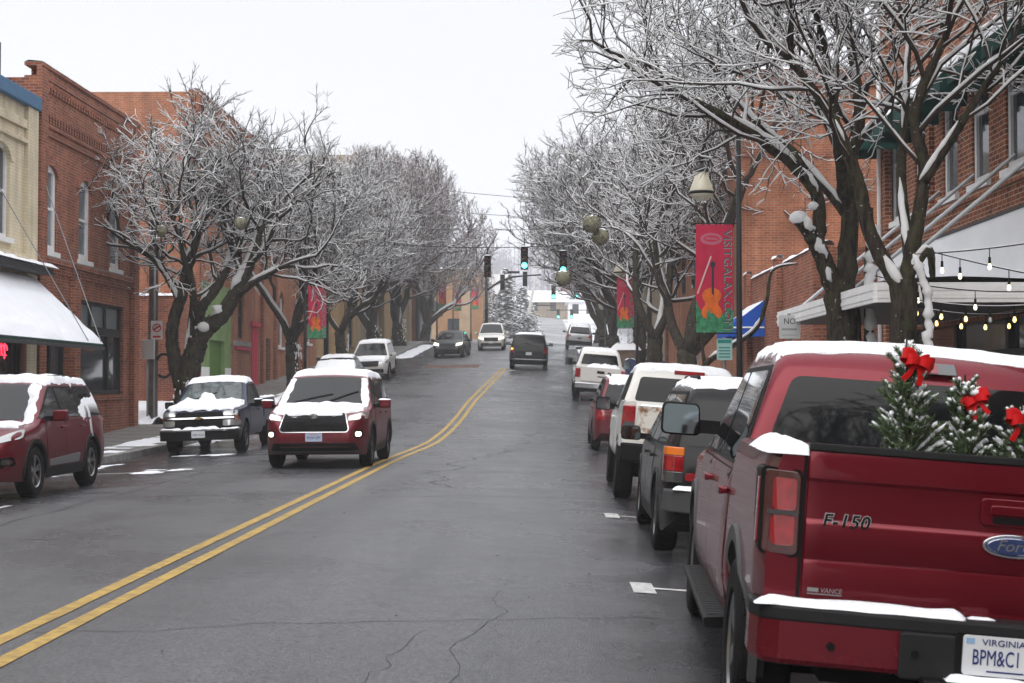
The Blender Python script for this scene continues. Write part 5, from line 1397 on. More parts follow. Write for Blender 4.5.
    def rp_(poly, off, m, nm, par=None, both=False, **k):
        o = patch(bvh, rounded(poly, k.pop('rd', .03)), 'Y', -1, off, m, nm, par or root, skirt=k.pop('skirt', .012), **k)
        if both: patch(bvh, rounded(mirx(poly), .03), 'Y', -1, off, m, nm, par or root, skirt=.012)
        return o
    for args in front.get('parts', []): fp(*args[:1], args[1], args[2], args[3], both=(len(args) > 4 and args[4]))
    for args in rear.get('parts', []): rp_(*args[:1], args[1], args[2], args[3], both=(len(args) > 4 and args[4]))
    for k, (nm, poly, hh, sd) in enumerate(snow or []): snow_patch(bvh, poly, hh, nm, root, seed=sd)
    return root, sh, bvh
def on_road(x, Y, heading=0, pitch=True):
    """location and tilt that rest a car on the cambered, climbing road. heading 0 = away from camera"""
    e = .8; nx = (road(x + e, Y) - road(x - e, Y)) / (2 * e); e = 1.4; ny = (road(x, Y + e) - road(x, Y - e)) / (2 * e)
    n = Vector((-nx, -ny, 1)).normalized(); f_ = Vector((-math.sin(heading), math.cos(heading), 0)); f_ = (f_ - n * f_.dot(n)).normalized(); r_ = f_.cross(n)
    M = Matrix((r_, f_, n)).transposed()
    return (x, Y, road(x, Y) + .004 + (abs(nx) * .0)), M.to_euler()
def seat(x, Y, heading=0):
    l, r_ = on_road(x, Y, heading); return l, tuple(r_)

# snow helper outlines
def roof_poly(sh, y0, y1, H, k=.93):
    a = [(sh.half(y0 + (y1 - y0) * i / 8, H - .06) * k, y0 + (y1 - y0) * i / 8) for i in range(9)]
    return a + [(-x, y) for x, y in reversed(a)]

# ---- pickup builder
def pickup(name, label, loc, rot, L, W, H, paint, hood=1.12, belt=1.1, rail=1.28, yc=-.9, bed_end=.12, wsb=1.35, wst=.6, wheels=(-1.6, 1.75), r=.38, ground=.36, rim=(5, 0, None), bpil=None, trimm=None, flare=None, floor=.78,
           mm=None, front=None, mirror_sz=(.24, .2), mirror_dz=0., group=None, doors=2, glass=None, tumble=.30, rear_glass=None, fend=None):
    root = thing(name, label, 'pickup truck', loc, rot, group); h = L / 2; glass = glass or GLASS; front = front or {}
    prof = [(yc, .62), (yc + .006, belt - .05), (yc + .05, belt + .12), (yc + .13, H - .16), (yc + .2, H - .06), (yc + .42, H - .01), (yc + .9, H), (wst - .25, H - .012), (wst, H - .06), (wsb, hood + .04), (wsb + .1, hood), (h - .5, hood - .03), (h - .16, hood - .09), (h - .05, hood - .22), (h, .66)]
    bot = [(yc, ground + .06), (yc + .3, ground), (h - .5, ground), (h - .1, ground + .04), (h, .48)]
    plan = [(yc, .955), (yc + .05, .985), (yc + .3, 1.0), (h - .8, 1.0), (h - .35, .97), (h - .1, .91), (h - .02, .84), (h, .78)]
    sh = Shell(W, prof, bot, plan, belt, tumble, rr=.10, zs=.7); mb = sh.mesh(); bvh = bvh_of(mb)
    body = mb.build('tmp_body', paint); recalc(body.data)
    me = cut_wheels(body.data, [(wheels[1], r, r + .08)], W); D.objects.remove(body); me.name = 'cab'; link('cab', me, root, True, 32)
    # bed: outer skin with a soft shoulder, open box inside
    y0, y1 = -h + bed_end, yc - .02; w = W / 2
    prof2 = [(w * .93, ground + .12), (w * .965, ground + .3), (w * .99, .78), (w * .992, .95), (w * .98, rail - .17), (w * .965, rail - .06), (w * .95, rail - .015), (w * .925, rail), (w * .80, rail), (w * .785, rail - .02), (w * .785, floor)]
    ring = prof2 + [(-a, b) for a, b in reversed(prof2)]
    bm_ = MB(); vs = []; ysb = frange(y0, y1, .12)
    for y in ysb:
        e = max(0, .10 - (y - y0)) ; k = 1 - .35 * e * e / .1
        vs += [(a * (k if abs(a) > w * .85 else 1), y, b) for a, b in ring]
    m_ = len(ring); fs = [(i * m_ + k, i * m_ + (k + 1) % m_, (i + 1) * m_ + (k + 1) % m_, (i + 1) * m_ + k) for i in range(len(ysb) - 1) for k in range(m_)]
    # close ends in three convex pieces
    for i in (0, len(ysb) - 1):
        b_ = i * m_; half_ = len(prof2)
        right = [b_ + k for k in range(half_)]; left = [b_ + half_ + k for k in range(half_)]
        fs.append(tuple(right + left))
    bm_.add(vs, fs); bedbvh = bvh_of(bm_); tmp = bm_.build('tmp_bed', paint); recalc(tmp.data)
    me = cut_wheels(tmp.data, [(wheels[0], r, r + .08)], W); D.objects.remove(tmp); me.name = 'bed'; bed = link('bed', me, root, True, 32)
    fl = MB(); fl.box(-w * .784, w * .784, y0 + .06, y1, floor - .02, floor + .012); fl.build('bed_floor', BLACKP, bed)
    un = MB(); un.box(-w * .7, w * .7, y0 + .1, h - .4, ground + .02, ground + .14); un.box(-w * .75, -w * .55, wheels[0] - .1, wheels[0] + .1, r - .1, r + .1); un.tube([(-w * .8, wheels[0], r), (w * .8, wheels[0], r)], .08, 8); un.build('chassis', UNDER, root)
    zt = H - .15; zg = belt + .03; aB = wsb - .14; aT = wst - .16
    def fr(z): return aB + (aT - aB) * (z - zg) / (zt - zg)
    rB, rT = yc + .12, yc + .26; bpil = bpil if bpil is not None else (yc + 1.2)
    for sg in (1, -1):
        patch(bvh, [(fr(zg) + .05, zg - .02), (fr(zt) + .03, zt + .03), (rT - .02, zt + .03), (rB - .02, zg - .02)], 'X', sg, .003, BLACKP, 'window_surround', root)
        wl_ = [[(bpil + .04, zg), (fr(zg), zg), (fr(zt), zt), (bpil + .04, zt)]]
        if doors == 4: wl_.append([(rB + .06, zg), (bpil - .04, zg), (bpil - .04, zt), (rT + .05, zt)])
        for pl in wl_: patch(bvh, rounded(pl, .04), 'X', sg, .007, glass, 'side_window', root, skirt=.006)
        fy = wheels[1] - r - .12
        ds = [(bpil, fy)] + ([(rB, bpil)] if doors == 4 else [])
        for a, c in ds:
            pl = [(a, ground + .08), (c, ground + .08), (c, belt - .01), (a, belt - .01)]
            patch(bvh, rounded(pl, .05), 'X', sg, .002, BLACKP, 'door_seam', root, res=.1, skirt=.004)
            do = patch(bvh, rounded([(a + .008, ground + .088), (c - .008, ground + .088), (c - .008, belt - .018), (a + .008, belt - .018)], .045), 'X', sg, .005, paint, 'door', root, res=.07, skirt=.006)
            hx = sh.half(a + .15, belt - .14); q = MB(); q.obox((sg * (hx + .035), a + .16, belt - .13), (.014, 0, 0), (0, .10, 0), (0, 0, .02)); q.obox((sg * (hx + .018), a + .07, belt - .13), (.018, 0, 0), (0, .014, 0), (0, 0, .016)); q.obox((sg * (hx + .018), a + .25, belt - .13), (.018, 0, 0), (0, .014, 0), (0, 0, .016)); q.build('door_handle', paint, do, bevel=.007)
        for y_ in wheels: wheel(root, sg * (W / 2 - .135), y_, r, .255, r * .60, rim[0], rim[2], sg, rim[1])
        mirror(root, sg * sh.half(wsb - .4, belt) * .97, wsb - .42, belt - .05 + mirror_dz, sg, mm or BLACKP, *mirror_sz, snow=fend == 'snow')
        if flare:
            arch_trim(sh, root, wheels[1], r, r + .08, flare, .075, (sg,))
            class _B:
                pass
            bs_ = _B(); bs_.half = lambda y, z: lerp_tab(sorted([(b, a) for a, b in prof2[:7]]), z)
            arch_trim(bs_, root, wheels[0], r, r + .08, flare, .075, (sg,))
    wb, wt = sh.half(wsb, hood) * .88, sh.half(wst, H - .06) * .86
    patch(bvh, rounded([(-wb, wsb - .02), (wb, wsb - .02), (wt, wst + .03), (-wt, wst + .03)], .06), 'Z', 1, .004, glass, 'windscreen', root, skirt=.006)
    w0, w1 = rear_glass or (sh.half(yc + .1, belt + .1) * .86, sh.half(yc + .2, H - .2) * .88)
    patch(bvh, rounded([(-w0, max(belt, rail) + .0), (w0, max(belt, rail) + .0), (w1, H - .17), (-w1, H - .17)], .06), 'Y', -1, .005, glass, 'rear_window', root, skirt=.008)
    for args in front.get('parts', []):
        patch(bvh, rounded(args[0], .03), 'Y', 1, args[1], args[2], args[3], root, skirt=.012)
        if len(args) > 4 and args[4]: patch(bvh, rounded(mirx(args[0]), .03), 'Y', 1, args[1], args[2], args[3], root, skirt=.012)
    return root, sh, bvh, bed, bedbvh, (y0, y1)
# ------------------------------------------------------------------ the red pickup in front
FL, FR_ = seat(1.92, 8.85, R(-2.9))
fx, fsh, fbvh, fbed, fbb, (fy0, fy1) = pickup('pickup_truck', 'candy red crew cab pickup nearest the camera with small fir trees in its bed', FL, FR_, 5.9, 2.0, 1.87, CANDY, hood=1.2, belt=1.2, rail=1.36, yc=-1.15, bed_end=.1, wsb=1.45, wst=.72,
    wheels=(-1.77, 1.91), r=.41, ground=.42, rim=(6, 0, ALLOY), bpil=.2, flare=GREYT, floor=.8, mirror_sz=(.27, .22), mirror_dz=.14, doors=4, rear_glass=(.80, .69),
    front=dict(parts=[([(-.55, .8), (.55, .8), (.55, 1.1), (-.55, 1.1)], .02, CHROME, 'grille'), ([(.58, .85), (.88, .85), (.88, 1.12), (.58, 1.12)], .01, HEADOFF, 'headlight', True)]))
# tailgate with pressed creases
tg = MB(); prof_t = [(1.375, .03), (1.37, .004), (1.35, .0), (1.262, .0), (1.250, .012), (1.236, .014), (1.10, .014), (1.088, .004), (1.075, .002), (.95, .006), (.935, .014), (.92, .010), (.80, .016), (.75, .03), (.742, .05)]
xs_t = [-.815, -.808, -.79] + frange(-.75, .75, .1) + [.79, .808, .815]
vs = [(x, fy0 - .022 + o_ + (.012 if abs(x) > .81 else .003 if abs(x) > .80 else 0), z) for x in xs_t for z, o_ in prof_t]; m_ = len(prof_t); nx = len(xs_t)
fs = [(i * m_ + k, i * m_ + k + 1, (i + 1) * m_ + k + 1, (i + 1) * m_ + k) for i in range(nx - 1) for k in range(m_ - 1)]
b0 = len(vs); vs += [(x, fy0 + .05, z) for x in xs_t for z in (1.375, .742)]
fs += [(i * m_, (i + 1) * m_, b0 + (i + 1) * 2, b0 + i * 2) for i in range(nx - 1)] + [(b0 + i * 2, b0 + (i + 1) * 2, b0 + (i + 1) * 2 + 1, b0 + i * 2 + 1) for i in range(nx - 1)]
tgo = tg.add(vs, fs).build('tailgate', CANDY, fx, smooth=True, angle=35); recalc(tgo.data)
q = MB(); q.box(-.80, .80, fy0 + .055, fy0 + .07, .78, 1.37); q.box(-.83, -.817, fy0 - .005, fy0 + .06, .76, 1.36); q.box(.817, .83, fy0 - .005, fy0 + .06, .76, 1.36); q.build('tailgate_liner', BLACKP, tgo)
q = MB(); q.prism(rounded([(fy0 - .03, 1.37), (fy0 + .075, 1.37), (fy0 + .075, 1.4), (fy0 - .02, 1.402)], .008), lambda y, z: (-.815, y, z), lambda y, z: (.815, y, z)); qo = q.build('tailgate_cap', BLACKP, tgo); recalc(qo.data)
q = MB(); fr_ = rounded([(-.13, 1.128), (.13, 1.128), (.13, 1.236), (-.13, 1.236)], .02); q.prism(fr_, lambda x, z: (x, fy0 - .022, z), lambda x, z: (x, fy0 + .01, z)); qo = q.build('tailgate_handle', CANDY, tgo, bevel=.004); recalc(qo.data)
q = MB(); q.prism(rounded([(-.085, 1.137), (.085, 1.137), (.085, 1.165), (-.085, 1.165)], .01), lambda x, z: (x, fy0 - .0235, z), lambda x, z: (x, fy0, z)); q2 = q.build('handle_slot', BLACKP, qo); recalc(q2.data)
q = MB(); q.prism(rounded([(-.10, 1.172), (.10, 1.172), (.095, 1.21), (-.095, 1.21)], .014), lambda x, z: (x, fy0 - .036, z), lambda x, z: (x, fy0 - .01, z)); q2 = q.build('handle_lever', CANDY, qo, bevel=.004); recalc(q2.data)
# emblem oval
def oval(name, a, b, yo, yi, m, par, cz=1.052):
    q = MB(); n = 36; q.prism([(a * math.cos(2 * PI * i / n), cz + b * math.sin(2 * PI * i / n)) for i in range(n)], lambda x, z: (x, yo, z), lambda x, z: (x, yi, z)); o = q.build(name, m, par, smooth=True, angle=40, bevel=.003); recalc(o.data); return o
ov = oval('emblem', .118, .047, fy0 - .030, fy0 - .005, CHROME, tgo); oval('emblem_field', .108, .039, fy0 - .0325, fy0 - .02, mat('emblem_blue', (.012, .03, .11), .25, coat=1), ov); oval('emblem_field', .101, .034, fy0 - .0335, fy0 - .02, CHROME, ov); oval('emblem_field', .099, .0325, fy0 - .0345, fy0 - .02, mat('emblem_blue'), ov)
MY = lambda x, y, z: Matrix.Translation((x, y, z)) @ Matrix.Rotation(PI / 2, 4, 'X')
text_obj('emblem_script', 'Ford', .062, CHROME, MY(-.068, fy0 - .0352, 1.034), ov, extrude=.001, shear=.32, width=.138)
# model letters: chrome outline with dark face
bo_ = text_obj('badge', 'F-150', .076, BCHROME, MY(-.748, fy0 - .0145, 1.072), tgo, extrude=.004, shear=.2, offset=.004, spacing=1.08)
text_obj('badge_face', 'F-150', .076, BLACKP, MY(-.748, fy0 - .019, 1.072), bo_, extrude=.001, shear=.2, offset=.0014, spacing=1.08)
text_obj('dealer_badge', 'VANCE', .028, STEEL, MY(-.735, fy0 - .0075, .808), tgo, extrude=.002, shear=.1, width=.085)
q = MB(); q.box(-.786, -.742, fy0 - .010, fy0, .810, .826); q.box(-.786, -.65, fy0 - .0095, fy0, .800, .804); q.build('dealer_badge', STEEL, tgo)
# tail lights wrapping the corners
for sg in (-1, 1):
    pr = rounded([(.835, .945), (.985, .955), (1.0, 1.285), (.838, 1.28)], .03)
    def lx(a, yv): return sg * min(a, .9985 - max(0, (fy0 + .05 - yv)) * .32)
    q = MB(); q.prism(pr, lambda a, z: (lx(a, fy0 - .014), fy0 - .014 + max(0, a - .90) * .25, z), lambda a, z: (sg * min(a, .999), fy0 + .20, z)); o = q.build('tail_light', mat('smoked_red_lens', (.05, .006, .007), .08, coat=1), fx, smooth=True, angle=35, bevel=.012); recalc(o.data)
    for (z0, z1, mm_) in ((1.125, 1.255, REDL), (.985, 1.105, REDL)):
        q = MB(); q.prism(rounded([(.852, z0), (.945, z0), (.95, z1), (.854, z1)], .02), lambda a, z: (sg * a, fy0 - .0165 + max(0, a - .90) * .25, z), lambda a, z: (sg * a, fy0 + .03, z)); o2 = q.build('lens', mm_, o); recalc(o2.data)
    q = MB(); q.box(sg * .84, sg * .965, fy0 - .0145, fy0 + .02, 1.108, 1.122); q.build('divider', GREYT, o)
    q = MB(); q.prism(rounded([(.828, .935), (.99, .945), (.999, 1.295), (.83, 1.29)], .03), lambda a, z: (sg * min(a, .994), fy0 - .004 + max(0, a - .90) * .3, z), lambda a, z: (sg * min(a, .9975), fy0 + .215, z)); o2 = q.build('light_seal', BLACKP, o); recalc(o2.data)
    # red side lens behind the clear corner
    q = MB(); q.prism(rounded([(fy0 + .055, .985), (fy0 + .10, .985), (fy0 + .10, 1.25), (fy0 + .055, 1.25)], .01), lambda y, z: (sg * 1.0005, y, z), lambda y, z: (sg * .98, y, z)); o3 = q.build('side_lens', REDLD, o); recalc(o3.data)
# bumper
bp_ = MB(); pl = [(-1.0, fy0 + .20), (-1.005, fy0 + .02), (-.97, fy0 - .09), (-.9, fy0 - .13), (-.45, fy0 - .155), (.45, fy0 - .155), (.9, fy0 - .13), (.97, fy0 - .09), (1.005, fy0 + .02), (1.0, fy0 + .20), (.9, fy0 + .05), (-.9, fy0 + .05)]
bp_.prism(pl, lambda x, y: (x, y, .53), lambda x, y: (x, y, .735)); bmp = bp_.build('bumper', CANDY, fx, bevel=.025); recalc(bmp.data)
q = MB(); pl2 = [(x * 1.004, y - .004 if y < 0 else y) for x, y in pl]; q.prism(pl2, lambda x, y: (x, y, .700), lambda x, y: (x, y, .762)); o = q.build('bumper_pad', TRIM, bmp, bevel=.012); recalc(o.data)
q = MB(); q.prism(rounded([(-.44, .52), (.44, .52), (.44, .705), (-.44, .705)], .02), lambda x, z: (x, fy0 - .166, z), lambda x, z: (x, fy0 - .05, z)); o = q.build('bumper_step', TRIM, bmp, bevel=.01); recalc(o.data)
q = MB(); q.prism(rounded([(-.23, .55), (.17, .55), (.17, .72), (-.23, .72)], .015), lambda x, z: (x, fy0 - .1675, z), lambda x, z: (x, fy0 - .06, z)); o2 = q.build('plate_recess', BLACKP, o); recalc(o2.data)
q = MB(); q.box(-.36, .36, fy0 - .25, fy0 - .16, .50, .54); q.build('step_ledge', BLACKP, bmp, bevel=.01)
for x in (-.7, -.38, .38, .7):
    q = MB(); q.tube([(x, fy0 - .1, .62), (x, fy0 - .172 + (.012 if abs(x) > .5 else 0), .62)], .016, 14); q.build('parking_sensor', BLACKP, bmp)
pp = plate(bmp, -.05, fy0 - .176, .563, -1, [('VIRGINIA', .034, .118, PBLUE, .165)])
M = MY(-.05 - .118, fy0 - .1815, .563 + .042); text_obj('plate_text', 'BPM&C1', .085, PBLUE, M, pp, extrude=.0015, width=.172)
q = MB(); q.box(-.11, .03, fy0 - .1815, fy0 - .18, .578, .584); q.build('plate_slogan', PBLUE, pp)
q = MB(); q.box(-.192, -.16, fy0 - .1815, fy0 - .18, .683, .705); q.build('plate_sticker', mat('pale_blue_sticker', (.25, .4, .6), .5), pp)
q = MB(); q.snow(-.99, -.18, fy0 - .135, fy0 - .03, .762, .05, res=.022, seed=3, jag=.03); q.snow(-.17, -.06, fy0 - .08, fy0 - .03, .762, .02, res=.02, seed=5); q.snow(.1, .95, fy0 - .13, fy0 - .03, .762, .05, res=.03, seed=9); q.build('bumper_snow', SNOW, bmp, smooth=True)
q = MB(); q.snow(-.27, .34, fy0 - .25, fy0 - .165, .54, .042, res=.022, seed=13, jag=.02); q.build('bumper_snow', SNOW, bmp, smooth=True)
# rail snow, roof snow, brake light, running boards
for sg, ya, yb in ((-1, fy0 + .0, fy0 + .78), (1, fy0 + .0, fy0 + 1.4)):
    q = MB(); x0, x1 = sorted((sg * .775, sg * .985)); q.snow(x0, x1, ya - .02, yb, 1.350, .085, res=.02, seed=sg + 4, jag=.02); q.build('bed_rail_snow', SNOW, fbed, smooth=True)
snow_patch(fbvh, [(x, y) for x, y in roof_poly(fsh, fsh.y0 + .25, .70, 1.87, .99)], .030, 'roof_snow', fx, seed=2, res=.045)
hb = [(-.80, 1.55), (.80, 1.55), (.82, 2.6), (-.82, 2.6)]; snow_patch(fbvh, hb, .05, 'hood_snow', fx, seed=6)
cz = fsh.y0 + .13
q = MB(); q.prism(rounded([(-.15, 1.755), (.15, 1.755), (.14, 1.815), (-.14, 1.815)], .012), lambda x, z: (x, cz + .012 + (1.8 - z) * -.6 - .0, z), lambda x, z: (x, cz + .12, z)); o = q.build('high_brake_light', CLEARL, fx, bevel=.004); recalc(o.data)
q = MB(); q.prism([(-.05, 1.762), (.05, 1.762), (.05, 1.808), (-.05, 1.808)], lambda x, z: (x, cz + .009 + (1.8 - z) * -.6, z), lambda x, z: (x, cz + .1, z)); o2 = q.build('lens', REDLD, o); recalc(o2.data)
for sg in (-1, 1):
    q = MB(); q.prism(rounded([(sg * .88, .36), (sg * 1.06, .36), (sg * 1.07, .41), (sg * .88, .43)], .015), lambda x, z: (x, -1.05, z), lambda x, z: (x, 1.3, z)); [q.box(sg * .93, sg * 1.04, y, y + .02, .40, .424, 1) for y in frange(-.95, 1.15, .09)]; o = q.build('running_board', [BLACKP, GREYT], fx); recalc(o.data)
q = MB(); q.tube([(.955, -1.62, 1.08), (.99, -1.62, 1.08)], .09, 20); 
mb = MB(); mb.snow(-.80, -.05, fy0 + .1, fy1 - .1, .815, .06, res=.06, seed=30); mb.snow(-.02, .8, fy0 + .1, fy1 - .1, .815, .06, res=.06, seed=31); mb.build('bed_snow', SNOW, fbed, smooth=True)

# ---- fir trees standing in the bed, each with a red bow
FMW = Matrix.LocRotScale(Vector(FL), __import__('mathutils').Euler(FR_), None)
NEED = mat('fir_needles', (.085, .125, .06), .65, var=.35, vscale=30)
BOW = mat('red_velvet_bow', (.52, .008, .010), .55, var=.1)
def fir(label, lx_, ly_, h, rad, seed):
    w = FMW @ Vector((lx_, ly_, .83)); rg = random.Random(seed)
    root = thing('fir_tree', label, 'tree', w, (0, 0, rg.uniform(0, 6)), 'little firs in the bed of the red pickup')
    MB().tube([(0, 0, 0), (.01, 0, h * .6), (0, 0, h)], [.025, .015, .004], 6).build('trunk', BARK, root)
    fo, sn_ = MB(), MB(); n = int(h * 95); wind = rg.uniform(-.6, .4)
    for i in range(n):
        t = (i + .5) / n; zz = h * (.10 + .82 * t); l = rad * (1 - t * .93) ** .7 * rg.uniform(.55, 1.3) + .035; a = i * 2.399 + rg.gauss(0, .3); el = .30 + .55 * t + rg.gauss(0, .12)
        d = Vector((math.cos(a), math.sin(a), el)).normalized(); p0 = Vector((0, 0, zz)); tip = p0 + d * l + Vector((0, 0, l * .22)); mid = p0 + d * l * .5
        boughs = [(p0, mid, tip)]
        for sd in (-1, 1):
            for u in (.45, .7):
                q0 = p0.lerp(tip, u); sv = (d + Vector((-math.sin(a), math.cos(a), .1)) * sd * .9).normalized(); boughs.append((q0, q0 + sv * l * .16, q0 + sv * l * .32 + Vector((0, 0, .012))))
        for (b0, b1, b2) in boughs:
            fo.tube([b0, b1, b2], [.004, .0035, .002], 3, False); dd = (b2 - b0); L_ = dd.length; dd.normalize()
            for k in range(int(L_ * 330) + 6):
                u = rg.random(); c = b0.lerp(b2, u); dv = Vector((rg.gauss(0, 1), rg.gauss(0, 1), rg.gauss(0, 1) + .25)); dv = (dv - dd * dv.dot(dd)).normalized(); dv = (dv + dd * 1.1).normalized(); s_ = dd.cross(dv).normalized() * .0024; ln = rg.uniform(.016, .027)
                fo.add([c - s_, c + s_, c + dv * ln + s_ * .3, c + dv * ln - s_ * .3], [(0, 1, 2, 3)])
            if rg.random() < .58 + .3 * math.cos(a - wind):
                m = 4; u0 = rg.uniform(.2, .5); P = [b0.lerp(b2, u0 + (1.04 - u0) * k / m) + Vector((0, 0, .010)) for k in range(m + 1)]; r0 = rg.uniform(.005, .0105)
                sn_.tube(P, [r0 * (.3 if k in (0, m) else rg.uniform(.7, 1.25)) for k in range(m + 1)], 6)
    fo.build('foliage', NEED, root); tag(sn_.build('branch_snow', SNOW, root, smooth=True), kind='stuff'); return w, h
def bow(label, c, s, tilt, seed):
    rg0 = random.Random(seed + 9)
    root = thing('ribbon_bow', label, 'bow', c, (rg0.uniform(-.2, .2), tilt * .9, tilt), 'red bows on the little firs'); mb = MB(); rg = random.Random(seed)
    def ribbon(pts, ws, tw=Vector((0, 0, 1)), th=.0022):
        P = [Vector(p) * s for p in pts]; n = len(P); vs = []
        for i, p in enumerate(P):
            t = (P[min(i + 1, n - 1)] - P[max(i - 1, 0)]).normalized(); wv = (tw - t * tw.dot(t)).normalized() * ws[i] * s; nn = t.cross(wv).normalized() * th
            vs += [p + wv + nn, p - wv + nn, p - wv - nn, p + wv - nn]
        fs = [(i * 4 + k, i * 4 + (k + 1) % 4, (i + 1) * 4 + (k + 1) % 4, (i + 1) * 4 + k) for i in range(n - 1) for k in range(4)] + [(0, 1, 2, 3), (n * 4 - 1, n * 4 - 2, n * 4 - 3, n * 4 - 4)]
        mb.add(vs, fs)
    for sg in (-1, 1):
        for (up, ln, yo) in ((.25, 1.0, 0), (-.05, .75, -.25), (.55, .7, .1)):
            pts = []
            for i in range(15):
                a = 2 * PI * i / 14; r_ = .5 * (1 - math.cos(a)) * ln; pts.append((sg * r_, yo - .22 * math.sin(a) - .1 * r_, up * r_ + .12 * math.sin(a)))
            ribbon(pts, [.14 + .16 * math.sin(PI * i / 14) for i in range(15)])
        ribbon([(sg * .03, -.06, 0), (sg * .22, -.16, -.35), (sg * (.3 + .15 * rg.random()), -.2, -.7), (sg * (.42 + .2 * rg.random()), -.16, -1.15)], [.09, .13, .15, .16], Vector((1, 0, .2)))
    o = mb.build('ribbon', BOW, root, smooth=True, angle=50); k = MB(); k.sphere((0, -.06 * s, 0), .14 * s, 10, 8, 1.2); k.build('knot', BOW, root, smooth=True)
    return root
w, h = fir('tallest little fir in the pickup bed, with its bow near the window centre', -.32, -2.50, 1.04, .19, 1); bow('red ribbon bow tied near the top of the tallest little fir', (w.x + .02, w.y - .07, w.z + .93), .076, .35, 1)
w, h = fir('middle little fir in the pickup bed, heavily dusted with snow', -.07, -2.46, .90, .18, 2); bow('red ribbon bow with a cap of snow on the middle little fir', (w.x + .03, w.y - .06, w.z + .79), .062, -.5, 2)
s_ = MB(); s_.sphere((w.x + .025, w.y - .06, w.z + .825), .026, 9, 6, .6); so = s_.build('snow_clump', SNOW, None, smooth=True); tag(so, 'small clump of snow lying on the middle red bow', 'snow')
w, h = fir('rightmost little fir in the pickup bed, cut by the photo edge', .15, -2.52, .80, .19, 3); bow('red ribbon bow on the rightmost little fir at the photo edge', (w.x - .02, w.y - .06, w.z + .72), .074, .2, 3)

# ------------------------------------------------------------------ black suv parked ahead of it
l, r_ = seat(1.97, 16.45, R(-.6))
ex, esh, ebvh = suv('suv', 'black boxy suv with amber and red tail lights parked ahead of the red pickup', l, r_, 4.75, 1.78, 1.69, BLACKC, hood=1.05, belt=1.03, wsb=1.2, wst=.45, lean=.22, wheels=(-1.44, 1.42), r=.365, rim=(5, 0, ALLOY), bpil=.12, cpil=-.78, trimm=TRIM, tumble=.33,
    rear=dict(parts=[([(-.60, .70), (.60, .70), (.60, .99), (-.60, .99)], .004, BLACKC, 'tailgate'),                      ([(-.68, .755), (.68, .755), (.68, .83), (-.68, .83)], .01, REDLD, 'reflector_bar')]),
    front=dict(parts=[([(-.5, .7), (.5, .7), (.5, .9), (-.5, .9)], .01, CHROME, 'grille'), ([(.53, .7), (.8, .7), (.8, .9), (.53, .9)], .01, HEADOFF, 'headlight', True)]))
for sg in (1, -1):
    for nm_, z0, z1, m_ in (('reversing_light', .735, .835, CLEARL), ('tail_light', .838, .985, REDL), ('turn_light', .988, 1.065, AMBER)):
        q = MB(); q.prism(rounded([(.70, -2.385), (.80, -2.385), (.862, -2.345), (.885, -2.27), (.885, -2.20), (.70, -2.20)], .015), lambda x, y: (sg * x, y, z0), lambda x, y: (sg * x, y, z1)); o = q.build(nm_, m_, ex, bevel=.006); recalc(o.data)
q = MB(); q.prism(rounded([(-.88, -2.30), (-.86, -2.43), (-.6, -2.52), (.6, -2.52), (.86, -2.43), (.88, -2.30)], .05), lambda x, y: (x, y, .46), lambda x, y: (x, y, .67)); o = q.build('bumper', GREYT, ex, bevel=.02); recalc(o.data)
q = MB(); q.snow(-.80, .80, -2.51, -2.385, .672, .10, res=.03, seed=2); q.build('bumper_snow', SNOW, o, smooth=True)
snow_patch(ebvh, roof_poly(esh, -2.02, .42, 1.69, .97), .06, 'roof_snow', ex, seed=11)
snow_patch(ebvh, [(-.7, 1.3), (.7, 1.3), (.68, 2.1), (-.68, 2.1)], .05, 'hood_snow', ex, seed=12)

# ------------------------------------------------------------------ white pickup with a rusty tailgate
l, r_ = seat(2.02, 23.6, R(-.8))
wx, wsh, wbvh, wbed, wbb, (y0, y1) = pickup('pickup_truck', 'tall white pickup with a rusty tailgate, parked ahead of the black suv', l, r_, 5.4, 1.98, 1.96, WHITEC, hood=1.28, belt=1.27, rail=1.42, yc=-1.0, bed_end=.1, wsb=1.35, wst=.62, wheels=(-1.62, 1.75), r=.42, ground=.55, rim=(5, 0, ALLOYD), floor=.92, bpil=.25,
    mirror_sz=(.25, .22), flare=None, doors=2, glass=GLASS, rear_glass=(.74, .66), front=dict(parts=[([(-.5, .85), (.5, .85), (.5, 1.12), (-.5, 1.12)], .02, CHROME, 'grille')]))
RUST = mat('rusty_white_paint', (.62, .60, .55), .5, var=.0, vscale=5)
rn = RUST.node_tree; rb_ = rn.nodes['Principled BSDF']; tc_ = nd(rn, 'ShaderNodeTexCoord'); no_ = nd(rn, 'ShaderNodeTexNoise', Scale=3.2, Detail=7.0, Roughness=.7); cr_ = nd(rn, 'ShaderNodeValToRGB')
cr_.color_ramp.elements[0].position = .50; cr_.color_ramp.elements[0].color = (.62, .60, .55, 1); cr_.color_ramp.elements[1].position = .60; cr_.color_ramp.elements[1].color = (.22, .10, .04, 1)
rn.links.new(tc_.outputs['Object'], no_.inputs['Vector']); rn.links.new(no_.outputs['Fac'], cr_.inputs['Fac']); rn.links.new(cr_.outputs['Color'], rb_.inputs['Base Color'])
q = MB(); q.box(-.76, .76, y0 - .03, y0 + .04, .86, 1.36); q.box(-.70, .70, y0 - .038, y0 - .03, .92, 1.22); o = q.build('tailgate', RUST, wx, bevel=.012)
q = MB(); q.snow(-.74, .74, y0 - .03, y0 + .05, 1.36, .05, res=.03, seed=3); q.build('tailgate_snow', SNOW, o, smooth=True)
